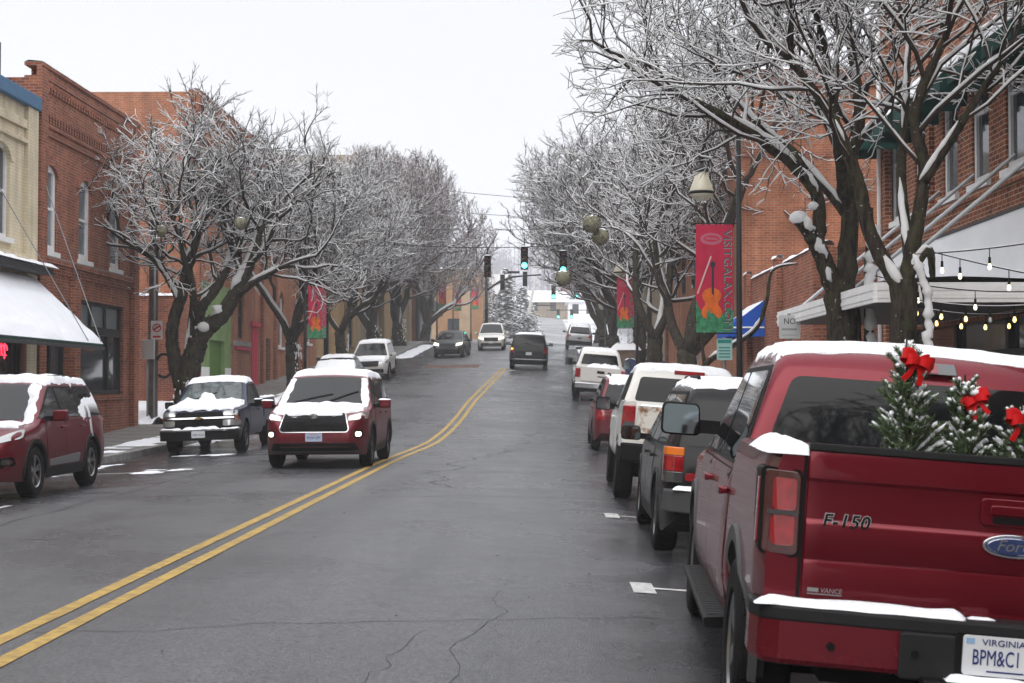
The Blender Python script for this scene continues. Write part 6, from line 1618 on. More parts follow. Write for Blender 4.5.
for sg in (-1, 1):
    q = MB(); q.prism(rounded([(.79, .95), (.975, .95), (.965, 1.36), (.79, 1.36)], .02), lambda a, z: (sg * a, y0 - .03, z), lambda a, z: (sg * (a + .006), y0 + .12, z)); o = q.build('tail_light', REDL, wx, bevel=.012); recalc(o.data)
    q = MB(); q.box(sg * .81, sg * .95, y0 - .034, y0 - .02, 1.06, 1.13); q.build('lens', CLEARL, o)
q = MB(); q.box(-.97, .97, y0 - .2, y0 - .05, .58, .84); o = q.build('bumper', BLACKP, wx, bevel=.03)
q = MB(); q.box(-.96, .96, y0 - .19, y0 - .06, .842, .86); q.build('bumper_top', WHITEC, o)
q = MB(); q.box(-.16, .30, -.845, -.79, 1.855, 1.92); q.build('high_brake_light', REDL, wx, bevel=.01)
snow_patch(wbvh, roof_poly(wsh, wsh.y0 + .2, .6, 1.96, .95), .05, 'roof_snow', wx, seed=21)
q = MB(); q.snow(-.75, .75, y0 + .1, y1 - .1, .935, .16, res=.07, seed=8); q.build('bed_snow', SNOW, wbed, smooth=True)
snow_patch(wbvh, [(-.7, 1.45), (.7, 1.45), (.68, 2.4), (-.68, 2.4)], .05, 'hood_snow', wx, seed=22)

# ------------------------------------------------------------------ maroon suv and far pickup on the right
RP = [([(.62, .78), (.86, .78), (.86, 1.02), (.66, 1.02)], .012, REDL, 'tail_light', True), ([(-.42, .62), (.42, .62), (.42, .86), (-.42, .86)], .005, BLACKP, 'tailgate_panel')]
l, r_ = seat(2.1, 38.9)
mx_, msh, mbv = suv('suv', 'maroon suv squeezed between two white pickups on the right', l, r_, 4.6, 1.85, 1.84, MAROON, belt=1.12, hood=1.12, wheels=(-1.38, 1.40), r=.37, rear=dict(parts=RP), front=dict(parts=[([(-.5, .7), (.5, .7), (.5, .9), (-.5, .9)], .01, CHROME, 'grille')]), tumble=.32)
snow_patch(mbv, roof_poly(msh, -2.0, .3, 1.84), .03, 'roof_snow', mx_, seed=31)
l, r_ = seat(2.12, 59.7)
w2, w2s, w2b, w2d, _b, (y0, y1) = pickup('pickup_truck', 'smaller looking white pickup farther up the right kerb with wide towing mirrors', l, r_, 5.5, 1.95, 1.92, WHITEC, hood=1.22, belt=1.22, rail=1.34, yc=-1.0, wsb=1.4, wst=.65, wheels=(-1.65, 1.8), r=.4, ground=.45, doors=4, bpil=.25, mirror_sz=(.32, .3), flare=TRIM, front=dict(parts=[([(-.5, .85), (.5, .85), (.5, 1.08), (-.5, 1.08)], .02, CHROME, 'grille')]), rear_glass=(.74, .64))
q = MB(); q.box(-.76, .76, y0 - .03, y0 + .04, .78, 1.33); o = q.build('tailgate', WHITEC, w2, bevel=.015); q = MB(); q.box(-.14, .14, y0 - .04, y0 - .03, 1.10, 1.2); q.box(-.12, .12, y0 - .04, y0 - .03, .96, 1.0); q.build('tailgate_handle', BLACKP, o)
for sg in (-1, 1):
    q = MB(); q.box(sg * .78, sg * .965, y0 - .03, y0 + .1, .92, 1.26); q.build('tail_light', REDL, w2, bevel=.012)
q = MB(); q.box(-.96, .96, y0 - .2, y0 - .05, .52, .74); q.build('bumper', CHROME, w2, bevel=.03)
snow_patch(w2b, roof_poly(w2s, w2s.y0 + .2, .6, 1.92), .06, 'roof_snow', w2, seed=33)
q = MB(); q.snow(-.5, .75, y0 + .0, y0 + 1.2, 1.30, .16, res=.08, seed=8); q.build('bed_snow', SNOW, w2d, smooth=True)
l, r_ = seat(2.55, 109)
sv, svs, svb = suv('suv', 'silver suv farthest up the right kerb under the leaning tree', l, r_, 4.7, 1.86, 1.78, SILVER, belt=1.08, rear=dict(parts=[([(.60, .88), (.88, .88), (.86, 1.08), (.66, 1.08)], .012, REDL, 'tail_light', True), ([(-.88, .36), (.88, .36), (.88, .62), (-.88, .62)], .01, BLACKP, 'bumper'), ([(-.16, .74), (.16, .74), (.16, .87), (-.16, .87)], .012, CHROME, 'number_plate')]))
snow_patch(svb, roof_poly(svs, -2.0, .3, 1.78), .05, 'roof_snow', sv, seed=35)
# ------------------------------------------------------------------ moving dark suv ahead
l, r_ = seat(-.75, 79.3)
rv, rvs, rvb = suv('suv', 'black suv driving away in the middle lane with its left indicator lit', l, r_, 4.9, 1.98, 1.82, GREYC, belt=1.14, hood=1.12, lean=.2, r=.38, tumble=.27,
    rear=dict(parts=[([(.74, .86), (.93, .86), (.92, 1.12), (.78, 1.12)], .014, REDL, 'tail_light', True), ([(-.36, .74), (.36, .74), (.36, .93), (-.36, .93)], .006, BLACKP, 'plate_recess'), ([(-.9, .52), (.9, .52), (.9, .57), (-.9, .57)], .014, CHROME, 'bumper_trim'), ([(-.92, .36), (.92, .36), (.92, .5), (-.92, .5)], .012, BLACKP, 'bumper'), ([(-.92, 1.02), (-.80, 1.02), (-.80, 1.11), (-.90, 1.11)], .018, TURN, 'turn_light')]))
plate(rv, 0, -2.47, .76, -1, [])
snow_patch(rvb, roof_poly(rvs, -2.0, .3, 1.82), .03, 'roof_snow', rv, seed=37)
# ------------------------------------------------------------------ oncoming and left kerb
def front_parts(gr=None, hd=None, fog=True, lit=True):
    return gr
H1 = [([(-.60, .66), (-.635, .72), (-.56, 1.0), (-.2, 1.045), (.2, 1.045), (.56, 1.0), (.635, .72), (.60, .66)], .012, CHROME, 'grille_surround'), ([(-.585, .675), (-.618, .723), (-.545, .99), (-.2, 1.03), (.2, 1.03), (.545, .99), (.618, .723), (.585, .675)], .02, BLACKP, 'grille'),
      ([(.60, .86), (.92, .90), (.92, 1.03), (.60, .95)], .012, HEADOFF, 'headlight_housing', True), ([(.63, .875), (.82, .90), (.82, .98), (.63, .94)], .024, LAMP, 'headlight', True), ([(.72, .56), (.86, .56), (.86, .70), (.72, .70)], .008, BLACKP, 'fog_lamp_recess', True), ([(.74, .585), (.83, .585), (.83, .67), (.74, .67)], .02, FOGL, 'fog_lamp', True),
      ([(-.80, .33), (.80, .33), (.74, .47), (-.74, .47)], .012, BLACKP, 'lower_intake'), ([(-.85, .29), (.85, .29), (.84, .325), (-.84, .325)], .018, GREYT, 'skid_trim')]
l, r_ = seat(-4.13, 29.5, PI)
hl, hls, hlb = suv('suv', 'burgundy suv driving towards the camera beside the double yellow line with lit fog lamps', l, r_, 4.95, 1.93, 1.73, BURG, hood=1.10, belt=1.10, wsb=1.28, wst=.42, wheels=(-1.42, 1.46), r=.38, rim=(5, 1, ALLOYD), front=dict(parts=H1, nose=.09), msnow=True, mm=None,
    rear=dict(parts=RP))
q = MB(); q.lathe([(.001, .02), (.05, .02), (.062, .008), (.062, 0), (.001, 0)], 24, Matrix.Translation((0, 2.475, .955)) @ Matrix.Rotation(-PI / 2, 4, 'X') @ Matrix.Diagonal((1.25, .9, 1, 1))); q.build('emblem', CHROME, hl, smooth=True, angle=40)
gr_ = MB()
for k in range(5): gr_.box(-.55 + .02 * abs(k - 2), .55 - .02 * abs(k - 2), 2.485, 2.492, .73 + k * .055, .745 + k * .055)
gr_.build('grille_bars', TRIM, hl)
plate(hl, 0, 2.49, .50, 1, [('VIRGINIA', .03, .118, mat('plate_red', (.5, .03, .05), .5), .16), ('WUW UPY', .07, .045, PBLUE, .25)], bg=mat('plate_pale_blue', (.40, .47, .62), .4))
snow_patch(hlb, roof_poly(hls, -2.0, .36, 1.73, 1.0), .10, 'roof_snow', hl, seed=41)
hw = .80
snow_patch(hlb, [(-hw, 1.42), (-.5, 1.45), (-.2, 1.38), (.1, 1.50), (.45, 1.40), (hw, 1.46), (hw + .04, 1.95), (hw - .06, 2.22), (.35, 2.36), (-.35, 2.36), (-hw + .1, 2.15), (-hw - .04, 1.95)], .11, 'hood_snow', hl, seed=42, jag=.05)
for sg in (1, -1): snow_patch(hlb, [(sg * x, y) for x, y in ((.62, .5), (.74, .42), (.86, 1.2), (.84, 1.42), (.74, 1.42))], .04, 'pillar_snow', hl, seed=43 + sg)
# rav-like suv at left edge
R1 = [([(-.52, .62), (.52, .62), (.50, .72), (-.50, .72)], .012, BLACKP, 'grille'), ([(-.62, .34), (.62, .34), (.55, .54), (-.55, .54)], .012, BLACKP, 'lower_intake'), ([(.52, .74), (.88, .84), (.86, .96), (.56, .82)], .014, HEADOFF, 'headlight', True), ([(.66, .44), (.84, .48), (.82, .60), (.68, .58)], .010, BLACKP, 'fog_lamp_recess', True), ([(.70, .49), (.80, .50), (.79, .57), (.71, .57)], .018, CLEARL, 'fog_lamp', True)]
l, r_ = seat(-8.02, 22.35, PI + R(.5))
ra, ras, rab = suv('suv', 'burgundy crossover suv with black wheel arches parked at the left edge below the awning', l, r_, 4.6, 1.84, 1.66, BURG, hood=1.02, belt=1.07, wsb=1.2, wst=.32, lean=.34, wheels=(-1.30, 1.36), r=.36, rim=(5, 1, ALLOY), bpil=.02, cpil=-.92, front=dict(parts=R1, nose=.11), rear=dict(parts=RP), tumble=.34)
q = MB()
snow_patch(rab, roof_poly(ras, -2.02, .30, 1.66, 1.0), .085, 'roof_snow', ra, seed=51)
for sg in (1, -1):
    snow_patch(rab, [(sg * x, y) for x, y in ((.50, .35), (.66, .3), (.80, 1.1), (.80, 1.34), (.66, 1.3), (.62, .8))], .05, 'pillar_snow', ra, seed=52 + sg, jag=.05)
    patch(rab, rounded([(-.55, .41), (.82, .41), (.82, .50), (-.6, .545)], .02), 'X', sg, .022, STEEL, 'sill_trim', ra)
    snow_patch(rab, [(sg * x, y) for x, y in ((.74, -2.0), (.90, -1.9), (.93, -1.2), (.86, -.7), (.80, -.9))], .03, 'shoulder_snow', ra, seed=55 + sg)
snow_patch(rab, [(-.7, 1.28), (.7, 1.28), (.75, 1.6), (.3, 1.75), (-.2, 1.6), (-.75, 1.7)], .05, 'hood_snow', ra, seed=57, jag=.06)
# navy pickup
C1 = [([(-.90, .62), (.90, .62), (.86, 1.02), (-.86, 1.02)], .004, BLACKP, 'grille_frame'), ([(-.52, .66), (.52, .66), (.52, .98), (-.52, .98)], .012, UNDER, 'grille'), ([(-.88, .82), (.88, .82), (.88, .855), (-.88, .855)], .03, CHROME, 'grille_bar'), ([(.55, .66), (.89, .66), (.89, .79), (.55, .79)], .016, HEADOFF, 'headlight', True), ([(.55, .885), (.86, .885), (.85, .99), (.55, .99)], .012, HEADOFF, 'upper_light', True),
      ([(.80, .80), (.855, .80), (.855, .88), (.80, .88)], .018, AMBER, 'turn_light', True)]
l, r_ = seat(-7.88, 36.9, PI + R(1.0))
cx, csh, cbv, cbed, _b, (y0, y1) = pickup('pickup_truck', 'dark navy pickup with snow on hood and roof parked in front of the curved tree', l, r_, 5.5, 1.84, 1.68, NAVY, hood=1.10, belt=1.07, rail=1.2, yc=-.75, wsb=1.38, wst=.62, wheels=(-1.62, 1.78), r=.36, ground=.36, rim=(5, 0, ALLOYD), floor=.72, bpil=.0, front=dict(parts=C1), mirror_sz=(.22, .19), doors=2, fend='snow',
    glass=mat('windscreen_glass', (.05, .065, .065), .04, var=.9, vscale=2.2), rear_glass=(.68, .6))
q = MB(); q.prism(rounded([(-.92, 2.5), (-.90, 2.78), (-.6, 2.86), (.6, 2.86), (.90, 2.78), (.92, 2.5)], .05), lambda x, y: (x, y, .34), lambda x, y: (x, y, .56)); o = q.build('bumper', BLACKP, cx, bevel=.02); recalc(o.data)
q = MB(); q.prism(rounded([(-.92, 2.5), (-.90, 2.785), (-.6, 2.865), (.6, 2.865), (.90, 2.785), (.92, 2.5)], .05), lambda x, y: (x, y, .552), lambda x, y: (x, y, .60)); o2 = q.build('bumper_trim', CHROME, o, bevel=.01); recalc(o2.data)
plate(o, 0, 2.872, .40, 1, [('URN 4164', .07, .045, PBLUE, .25)])
q = MB(); q.snow(-.45, .35, 2.70, 2.86, .60, .09, res=.035, seed=2); q.snow(-.9, -.5, 2.62, 2.78, .60, .03, res=.04, seed=4); q.snow(.4, .88, 2.62, 2.8, .60, .045, res=.04, seed=6); q.build('bumper_snow', SNOW, o, smooth=True)
q = MB(); q.prism([(-.09, .825), (-.03, .825), (-.02, .81), (.04, .81), (.045, .825), (.09, .825), (.075, .855), (.03, .855), (.02, .87), (-.04, .87), (-.045, .855), (-.105, .855)], lambda x, z: (x, 2.80, z), lambda x, z: (x, 2.74, z)); o = q.build('emblem', mat('gold_emblem', (.5, .35, .1), .3, metal=.8), cx); recalc(o.data)
snow_patch(cbv, roof_poly(csh, csh.y0 + .2, .62, 1.68, 1.0), .085, 'roof_snow', cx, seed=61)
snow_patch(cbv, [(-.80, 1.30), (-.5, 1.22), (-.15, 1.30), (.0, 1.08), (.22, 1.02), (.32, 1.28), (.6, 1.15), (.80, 1.35), (.83, 2.2), (.72, 2.55), (.3, 2.60), (-.3, 2.60), (-.72, 2.55), (-.83, 2.2)], .085, 'hood_snow', cx, seed=62, jag=.05)
q = MB(); q.snow(-.9, -.74, y0 + .05, y1 - .05, 1.19, .07, res=.04, seed=1); q.snow(.74, .9, y0 + .05, y1 - .05, 1.19, .07, res=.04, seed=2); q.snow(-.7, .7, y0 + .1, y1 - .1, .74, .2, res=.09, seed=3); q.build('bed_snow', SNOW, cbed, smooth=True)
q = MB(); q.box(-.74, .74, y0 - .02, y0 + .04, .66, 1.19); q.build('tailgate', NAVY, cx, bevel=.012)
# parked cars farther along the left kerb
FPL = lambda lit: [([(-.45, .62), (.45, .62), (.48, .86), (-.48, .86)], .012, BLACKP, 'grille'), ([(.5, .72), (.86, .78), (.85, .92), (.53, .86)], .014, LAMP if lit else HEADOFF, 'headlight', True), ([(-.7, .34), (.7, .34), (.66, .5), (-.66, .5)], .012, BLACKP, 'lower_intake')]
l, r_ = seat(-8.1, 59.5, PI)
k1, k1s, k1b = suv('car', 'low dark car under a white blanket of snow, parked behind the burgundy suv', l, r_, 4.6, 1.8, 1.52, GREYC, 'car', hood=.95, belt=.93, sedan=(1.02, -1.6, -.85), wsb=1.15, wst=.3, r=.33, front=dict(parts=FPL(False)), rear=dict(parts=RP), rails=False, ground=.2)
snow_patch(k1b, roof_poly(k1s, -.8, .25, 1.52), .09, 'roof_snow', k1, seed=71); snow_patch(k1b, [(-.8, .4), (.8, .4), (.78, 2.0), (-.78, 2.0)], .06, 'hood_snow', k1, seed=72)
l, r_ = seat(-8.05, 71.5, PI)
k2, k2s, k2b = suv('suv', 'pale silver suv with snow on its roof parked farther back on the left', l, r_, 4.5, 1.82, 1.68, WHITEC, hood=1.02, belt=1.04, r=.35, front=dict(parts=FPL(False)), rear=dict(parts=RP))
snow_patch(k2b, roof_poly(k2s, -1.9, .25, 1.68, 1.0), .10, 'roof_snow', k2, seed=73); snow_patch(k2b, [(-.75, 1.4), (.75, 1.4), (.72, 2.1), (-.72, 2.1)], .06, 'hood_snow', k2, seed=74)
l, r_ = seat(-5.55, 92, PI + R(-4))
k3, k3s, k3b = suv('car', 'dark green sedan with lit headlights at the left kerb past the brick crossing', l, r_, 4.9, 1.86, 1.55, GREENC, 'car', hood=.98, belt=.96, sedan=(1.05, -1.7, -.9), wsb=1.2, wst=.3, r=.34, front=dict(parts=FPL(True)), rear=dict(parts=RP), rails=False, ground=.2)
l, r_ = seat(-3.45, 102, PI)
k4, k4s, k4b = suv('suv', 'beige white suv with lit headlights coming down the hill in the far left lane', l, r_, 4.6, 1.82, 1.76, BEIGEC, hood=1.06, belt=1.05, r=.36, front=dict(parts=FPL(True)), rear=dict(parts=RP), tumble=.26)
for p_, ss in ((k4, 1),): plate(k4, 0, 2.32, .48, 1, [])

# wipers resting on the screens
def wiper(root, bvh, a, b_, axis='Z'):
    pts = []
    for i in range(7):
        p = Vector(a).lerp(Vector(b_), i / 6); h_, n_, *_ = bvh.ray_cast(Vector((p.x, p.y, 4)) if axis == 'Z' else Vector((p.x, -5, p.y)), Vector((0, 0, -1)) if axis == 'Z' else Vector((0, 1, 0)))
        if h_: pts.append(h_ + (Vector((0, 0, .02)) if axis == 'Z' else Vector((0, -.02, 0))))
    if len(pts) > 1: MB().tube(pts, .010, 5).build('wiper', BLACKP, root)
wiper(hl, hlb, (.55, 1.22), (-.15, 1.0)); wiper(hl, hlb, (-.1, 1.22), (-.62, .9)); wiper(cx, cbv, (.5, 1.3), (-.1, 1.05)); wiper(ra, rab, (.5, 1.12), (-.2, .9))
wiper(ex, ebvh, (.02, 1.12), (.38, 1.2), 'Y'); wiper(rv, rvb, (0, 1.22), (.4, 1.26), 'Y')
for nm_, rt_, p_ in (('antenna', fx, [(.82, 1.7, 1.2), (.84, 1.66, 1.75)]), ('antenna', cx, [(-.78, 1.55, 1.08), (-.79, 1.5, 1.75)]), ('antenna', ex, [(.78, 1.3, 1.05), (.79, 1.25, 1.75)])): MB().tube(p_, [.006, .003], 5).build(nm_, BLACKP, rt_)
# ------------------------------------------------------------------ street furniture
GREENS = mat('lit_green_signal', (.1, .8, .6), .3, emit=(.10, 1.0, .72), es=5)
LENSOFF_R = mat('dark_red_signal', (.06, .008, .008), .3); LENSOFF_A = mat('dark_amber_signal', (.07, .04, .006), .3)
WOODP = mat('weathered_pole_wood', (.13, .105, .085), .85, var=.35, vscale=3, bump=.6, bscale=30)
CABLE = mat('cable', (.02, .02, .02), .6)
def signal(label, x, Y, z, face=-1, sc=1.0, lit=True, snow=True, hang=.4, col=None):
    root = thing('traffic_light', label, 'traffic light', (x, Y, z), (0, 0, 0), 'traffic lights over the road')
    h = MB(); w = .17 * sc; hh = .54 * sc
    h.box(-w, w, -.1 * sc, .1 * sc, -hh, hh); ho = h.build('housing', col or BLACKP, root, bevel=.02)
    for k, (m, zz) in enumerate(((LENSOFF_R, .35), (LENSOFF_A, 0), (GREENS if lit else LENSOFF_R, -.35))):
        q = MB(); q.lathe([(.001, .012), (.09 * sc, .006), (.13 * sc, 0), (.13 * sc, -.02), (.001, -.02)], 20, Matrix.Translation((0, face * .103 * sc, zz * sc)) @ Matrix.Rotation(-face * -PI / 2, 4, 'X')); q.build('lens', m, ho, smooth=True)
        v = MB(); n = 14; vs = []
        for i in range(n + 1):
            a = R(-35 + 250 * i / n)
            for rr_, dy in ((.145, .1), (.145, .1 + .2 * (.35 + .65 * max(0, math.sin(a))))): vs.append((rr_ * sc * math.cos(a), face * dy * sc, (zz + rr_ * math.sin(a)) * sc))
        fs = [(i * 2, i * 2 + 1, i * 2 + 3, i * 2 + 2) for i in range(n)]; vo = v.add(vs, fs).build('visor', BLACKP, ho); md = vo.modifiers.new('t', 'SOLIDIFY'); md.thickness = .012
    q = MB(); q.tube([(0, 0, hh), (0, 0, hh + hang)], .025, 6); q.build('hanger', DARKMET, root)
    if snow: q = MB(); q.snow(-w, w, -.1 * sc, .1 * sc, hh, .06, res=.05, seed=x); q.build('signal_snow', SNOW, ho, smooth=True)
    return root
GH = lambda Y: g(Y) + .3
signal('nearest traffic light over the road, showing a bright green', -.86, 70, 7.75)
signal('nearest right hand traffic light glowing green through the twigs', .95, 70, 7.55)
signal('traffic light seen side on against the left hand trees', -2.62, 71, 7.45, face=-1, lit=False, sc=.95)
sw = thing('span_wire', 'cable stretched over the street carrying the nearest traffic lights', 'cable', (-10, 70.5, 9)); q = MB()
q.tube([(-10.2 + 15.2 * i / 20, 70.3, 8.72 - .45 * math.sin(PI * i / 20)) for i in range(21)], .018, 5); q.tube([(-10.2 + 15.2 * i / 20, 70.3, 9.4 - .3 * math.sin(PI * i / 20)) for i in range(21)], .012, 5); q.build('cable', CABLE, sw, world=True)
for x, lab in ((-10.2, 'black pole at the left end of the span wire'), (5.0, 'black pole at the right end of the span wire')):
    p = thing('signal_pole', lab, 'pole', (x, 70.4, GH(70))); q = MB(); q.tube([(0, 0, -.2), (0, 0, 7.6)], [.13, .09], 12); q.build('shaft', DARKMET, p, smooth=True); q = MB(); q.lathe([(.001, 0), (.22, 0), (.2, .25), (.14, .35)], 16); q.build('base', DARKMET, p, smooth=True, angle=40)
# curved mast arm with two signals seen from behind
ma = thing('mast_arm_pole', 'dark signal pole with a curved arm reaching over the road beyond the junction', 'signal pole', (-4.75, 126, GH(126) - .25))
q = MB(); q.tube([(0, 0, -.3), (0, 0, 5.9)], [.16, .11], 12); q.build('shaft', DARKMET, ma, smooth=True)
q = MB(); z0 = 4.6; q.tube([(0, 0, z0), (.5, 0, z0 + .35), (1.2, 0, z0 + .8), (2.2, 0, z0 + 1.12), (3.2, 0, z0 + 1.25), (4.6, 0, z0 + 1.3)], [.1, .09, .08, .07, .06, .05], 8); q.tube([(0, 0, z0 + .06), (1.2, 0, z0 + .88), (2.2, 0, z0 + 1.2), (4.6, 0, z0 + 1.36)], .03, 5); q.build('arm', DARKMET, ma, smooth=True)
wz = GH(126) - .25 + z0
signal('dark traffic light facing away, left one on the curved arm', -4.75 + 1.35, 126.2, wz + .75, face=1, lit=False, sc=1.15, hang=.1)
signal('dark traffic light facing away, right one on the curved arm', -4.75 + 3.25, 126.2, wz + 1.0, face=1, lit=False, sc=1.15, hang=.1)
sg_ = thing('street_name_sign', 'thin dark street sign on the curved signal arm', 'sign', (-2.45, 126.1, wz + 1.55)); q = MB(); q.box(-.5, .5, -.02, .02, -.1, .1); q.build('blade', DARKMET, sg_)
def arm_pair(Y, x0, x1, zc, xs, lab, sc, xp):
    a = thing('traffic_signal_pole', 'far dark signal arm at ' + lab, 'signal pole', (xp, Y, g(Y))); q = MB(); q.tube([(xp, Y, g(Y)), (xp, Y, zc + .9)], .12, 8); q.tube([(xp, Y, zc + .55), (x0 if abs(x0 - xp) > abs(x1 - xp) else x1, Y, zc + .55)], .06, 6); q.build('arm', DARKMET, a, world=True)
    for k, x in enumerate(xs): signal(('left' if k == 0 else 'right') + ' green traffic light on the signal arm at ' + lab, x, Y - .25, zc, sc=sc, hang=.05, snow=False, col=mat('signal_teal', (.012, .05, .048), .5))
arm_pair(134, 1.0, 5.2, 10.1, (.95, 2.95), 'the second junction', 1.15, 5.3)
arm_pair(215, .5, 9, 12.0, (2.2, 4.1), 'the third junction', 1.25, 9)
a = thing('traffic_signal_pole', 'pale far signal arm with two dark lights by the conifers', 'signal pole', (-8.4, 200, g(200))); q = MB(); q.tube([(-8.4, 200, g(200)), (-8.4, 200, 14)], .12, 8); q.tube([(-8.4, 200, 12.7), (1.5, 200, 12.4)], .08, 6); q.build('arm', DARKMET, a, world=True)
for x, s_ in ((-4.2, 'left'), (-2.2, 'right')): signal(s_ + ' dark traffic light on the pale far signal arm', x, 199.7, 12.4, sc=1.2, lit=False, hang=.05, snow=False)
sn = thing('street_name_sign', 'teal street sign between the two green lights of the second junction', 'sign', (1.95, 133.8, 10.95)); q = MB(); q.box(-.55, .55, -.02, .02, -.1, .1); q.build('blade', mat('teal_sign', (.06, .22, .2), .5), sn)
tri = thing('yield_sign', 'white snowy triangular sign beside the signal mast', 'sign', (-4.9, 160, g(160) + .3)); q = MB(); q.tube([(0, 0, 0), (0, 0, 6)], .07, 6); q.build('post', STEEL, tri); q = MB(); q.prism([(-1.3, 7.1), (1.3, 7.1), (0, 4.9)], lambda x, z: (x, -.08, z), lambda x, z: (x, -.03, z)); o = q.build('panel', WHITEP, tri); recalc(o.data)
up = thing('utility_pole', 'leaning pale pole on the far hillside road', 'pole', (-1.9, 185, g(185))); q = MB(); q.tube([(-.6, 0, -1), (1.4, 0, 9)], [.22, .16], 8); q.build('shaft', mat('snowy_pole', (.55, .54, .52), .8, var=.2), up)

# lamp posts with banners
CLOTHR = mat('crimson_banner_cloth', (.44, .022, .06), .75, var=.18, vscale=2.5); CLOTHG = mat('green_banner_print', (.045, .20, .10), .75, var=.6, vscale=7); LETT = mat('banner_teal_letters', (.03, .10, .09), .7); FID = mat('fiddle_orange', (.62, .13, .02), .6, var=.25, vscale=6); FIDD = mat('fiddle_dark', (.03, .03, .05), .6); BOWS = mat('bow_stick', (.55, .42, .38), .6); PALEL = mat('banner_pale_outline', (.42, .38, .38), .7); PALE = mat('banner_emblem', (.40, .12, .17), .7)
FROST = mat('frosted_lamp_glass', (.50, .47, .36), .35)
def lamp_post(label, x, Y, zb, side, ban=True, hgt=6.5, face=-1, banw=.72, banh=2.15, banz=2.65, gap=.12, lamp=True, banlabel=None):
    p = thing('lamp_post', label, 'lamp post', (x, Y, zb), (0, 0, 0), 'black lamp posts with banners')
    q = MB(); q.tube([(0, 0, 0), (0, 0, 1.0), (0, 0, hgt)], [.075, .065, .05], 12); q.build('shaft', DARKMET, p, smooth=True)
    q = MB(); q.lathe([(.001, 0), (.17, 0), (.17, .12), (.13, .2), (.12, .7), (.075, .9)], 16); q.build('base', DARKMET, p, smooth=True, angle=40)
    if lamp:
        s = side; ax = .74
        q = MB(); q.tube([(0, 0, hgt - .5)] + [(s * ax * (1 - math.cos(a)) / 2, 0, hgt - .5 + .55 * math.sin(a)) for a in [PI * i / 10 for i in range(1, 9)]] + [(s * ax, 0, hgt - .45)], .028, 7); q.build('arm', DARKMET, p, smooth=True)
        M = Matrix.Translation((s * ax, 0, hgt - 1.35))
        q = MB(); q.lathe([(.02, .9), (.05, .86), (.045, .72), (.09, .66), (.14, .62), (.15, .56), (.12, .55)], 18, M); lo_ = q.build('lantern', DARKMET, p, smooth=True, angle=35)
        q = MB(); q.lathe([(.115, .56), (.16, .4), (.235, .2), (.245, .12), (.20, .05), (.10, -.02), (.001, -.04)], 20, M); q.build('globe', FROST, lo_, smooth=True)
        q = MB(); q.lathe([(.24, .165), (.255, .15), (.255, .12), (.24, .105)], 20, M, closed=True); q.build('globe_ring', DARKMET, lo_, smooth=True)
    if ban:
        s = side; x0 = s * gap; x1 = s * (gap + banw); xa, xb = min(x0, x1), max(x0, x1)
        q = MB(); 
        for zz in (banz, banz + banh): q.tube([(0, 0, zz), (s * (gap + banw + .03), 0, zz)], .015, 6)
        q.build('banner_rod', DARKMET, p)
        # cloth, faintly rippled
        def bl(u, v, e=0): return (xa + (xb - xa) * u, .025 * math.sin(u * 5 + v * 4) * math.sin(PI * v) + e, banz + .02 + (banh - .04) * v)
        def cloth(u0, u1, v0, v1, e0, e1, nm, m, par):
            mb = MB(); nu, nv = max(2, int(14 * (u1 - u0)) + 1), max(2, int(30 * (v1 - v0)) + 1); vs = []
            for e in (e0, e1): vs += [bl(u0 + (u1 - u0) * i / nu, v0 + (v1 - v0) * j / nv, e) for i in range(nu + 1) for j in range(nv + 1)]
            k = (nu + 1) * (nv + 1); fs = []
            for i in range(nu):
                for j in range(nv):
                    a_ = i * (nv + 1) + j; b_ = a_ + nv + 1; fs += [(a_, b_, b_ + 1, a_ + 1), (k + a_ + 1, k + b_ + 1, k + b_, k + a_)]
            return mb.add(vs, fs).build(nm, m, par)
        cl = cloth(0, 1, 0, 1, -.004, .004, 'banner', CLOTHR, p)
        def shp(nm, poly, m, e):
            mb = MB(); P = dens(poly, .04); vs, es, fs, *_ = geometry.delaunay_2d_cdt([Vector(a) for a in P], [(i, (i + 1) % len(P)) for i in range(len(P))], [list(range(len(P)))], 1, 1e-6)
            mb.add([bl(v.x, v.y, -.004 - e) for v in vs] , [tuple(f_) for f_ in fs]); o = mb.build(nm, m, cl); md = o.modifiers.new('t', 'SOLIDIFY'); md.thickness = .0015; return o
        wav = [(0, 0), (1, 0), (1, .2)] + [(1 - i / 12, .17 + .05 * math.sin(i * 1.1) + .09 * (i / 12)) for i in range(1, 12)] + [(0, .30)]
        shp('green_field', wav, CLOTHG, .0015)
        fid = [(.36, .155), (.44, .135), (.56, .135), (.64, .155), (.66, .195), (.635, .225), (.60, .25), (.60, .275), (.635, .30), (.65, .335), (.61, .37), (.55, .385), (.53, .39), (.47, .39), (.45, .385), (.39, .37), (.35, .335), (.365, .30), (.40, .275), (.40, .25), (.365, .225), (.34, .195)]
        fid = [(.5 + (a - .5) * 1.75 - .08, .12 + (b_ - .135) * 1.15) for a, b_ in fid]
        shp('fiddle_print', fid, FID, .003); shp('fiddle_neck', [(.415, .18), (.485, .18), (.475, .60), (.425, .60)], FIDD, .0045); shp('fiddle_scroll', [(.40, .60), (.50, .60), (.53, .64), (.45, .66), (.38, .64)], FIDD, .003)
        shp('bow_stick', [(.02, .36), (.06, .355), (.42, .70), (.39, .71)], BOWS, .003)
        n = 20; shp('banner_emblem', [(.42 + .30 * math.cos(2 * PI * i / n), .865 + .055 * math.sin(2 * PI * i / n)) for i in range(n)], PALE, .0015); shp('banner_emblem', [(.42 + .22 * math.cos(2 * PI * i / n), .868 + .03 * math.sin(2 * PI * i / n)) for i in range(n)], CLOTHR, .003); shp('banner_emblem', [(.25, .862), (.6, .855), (.58, .872), (.27, .88)], PALE, .0045)
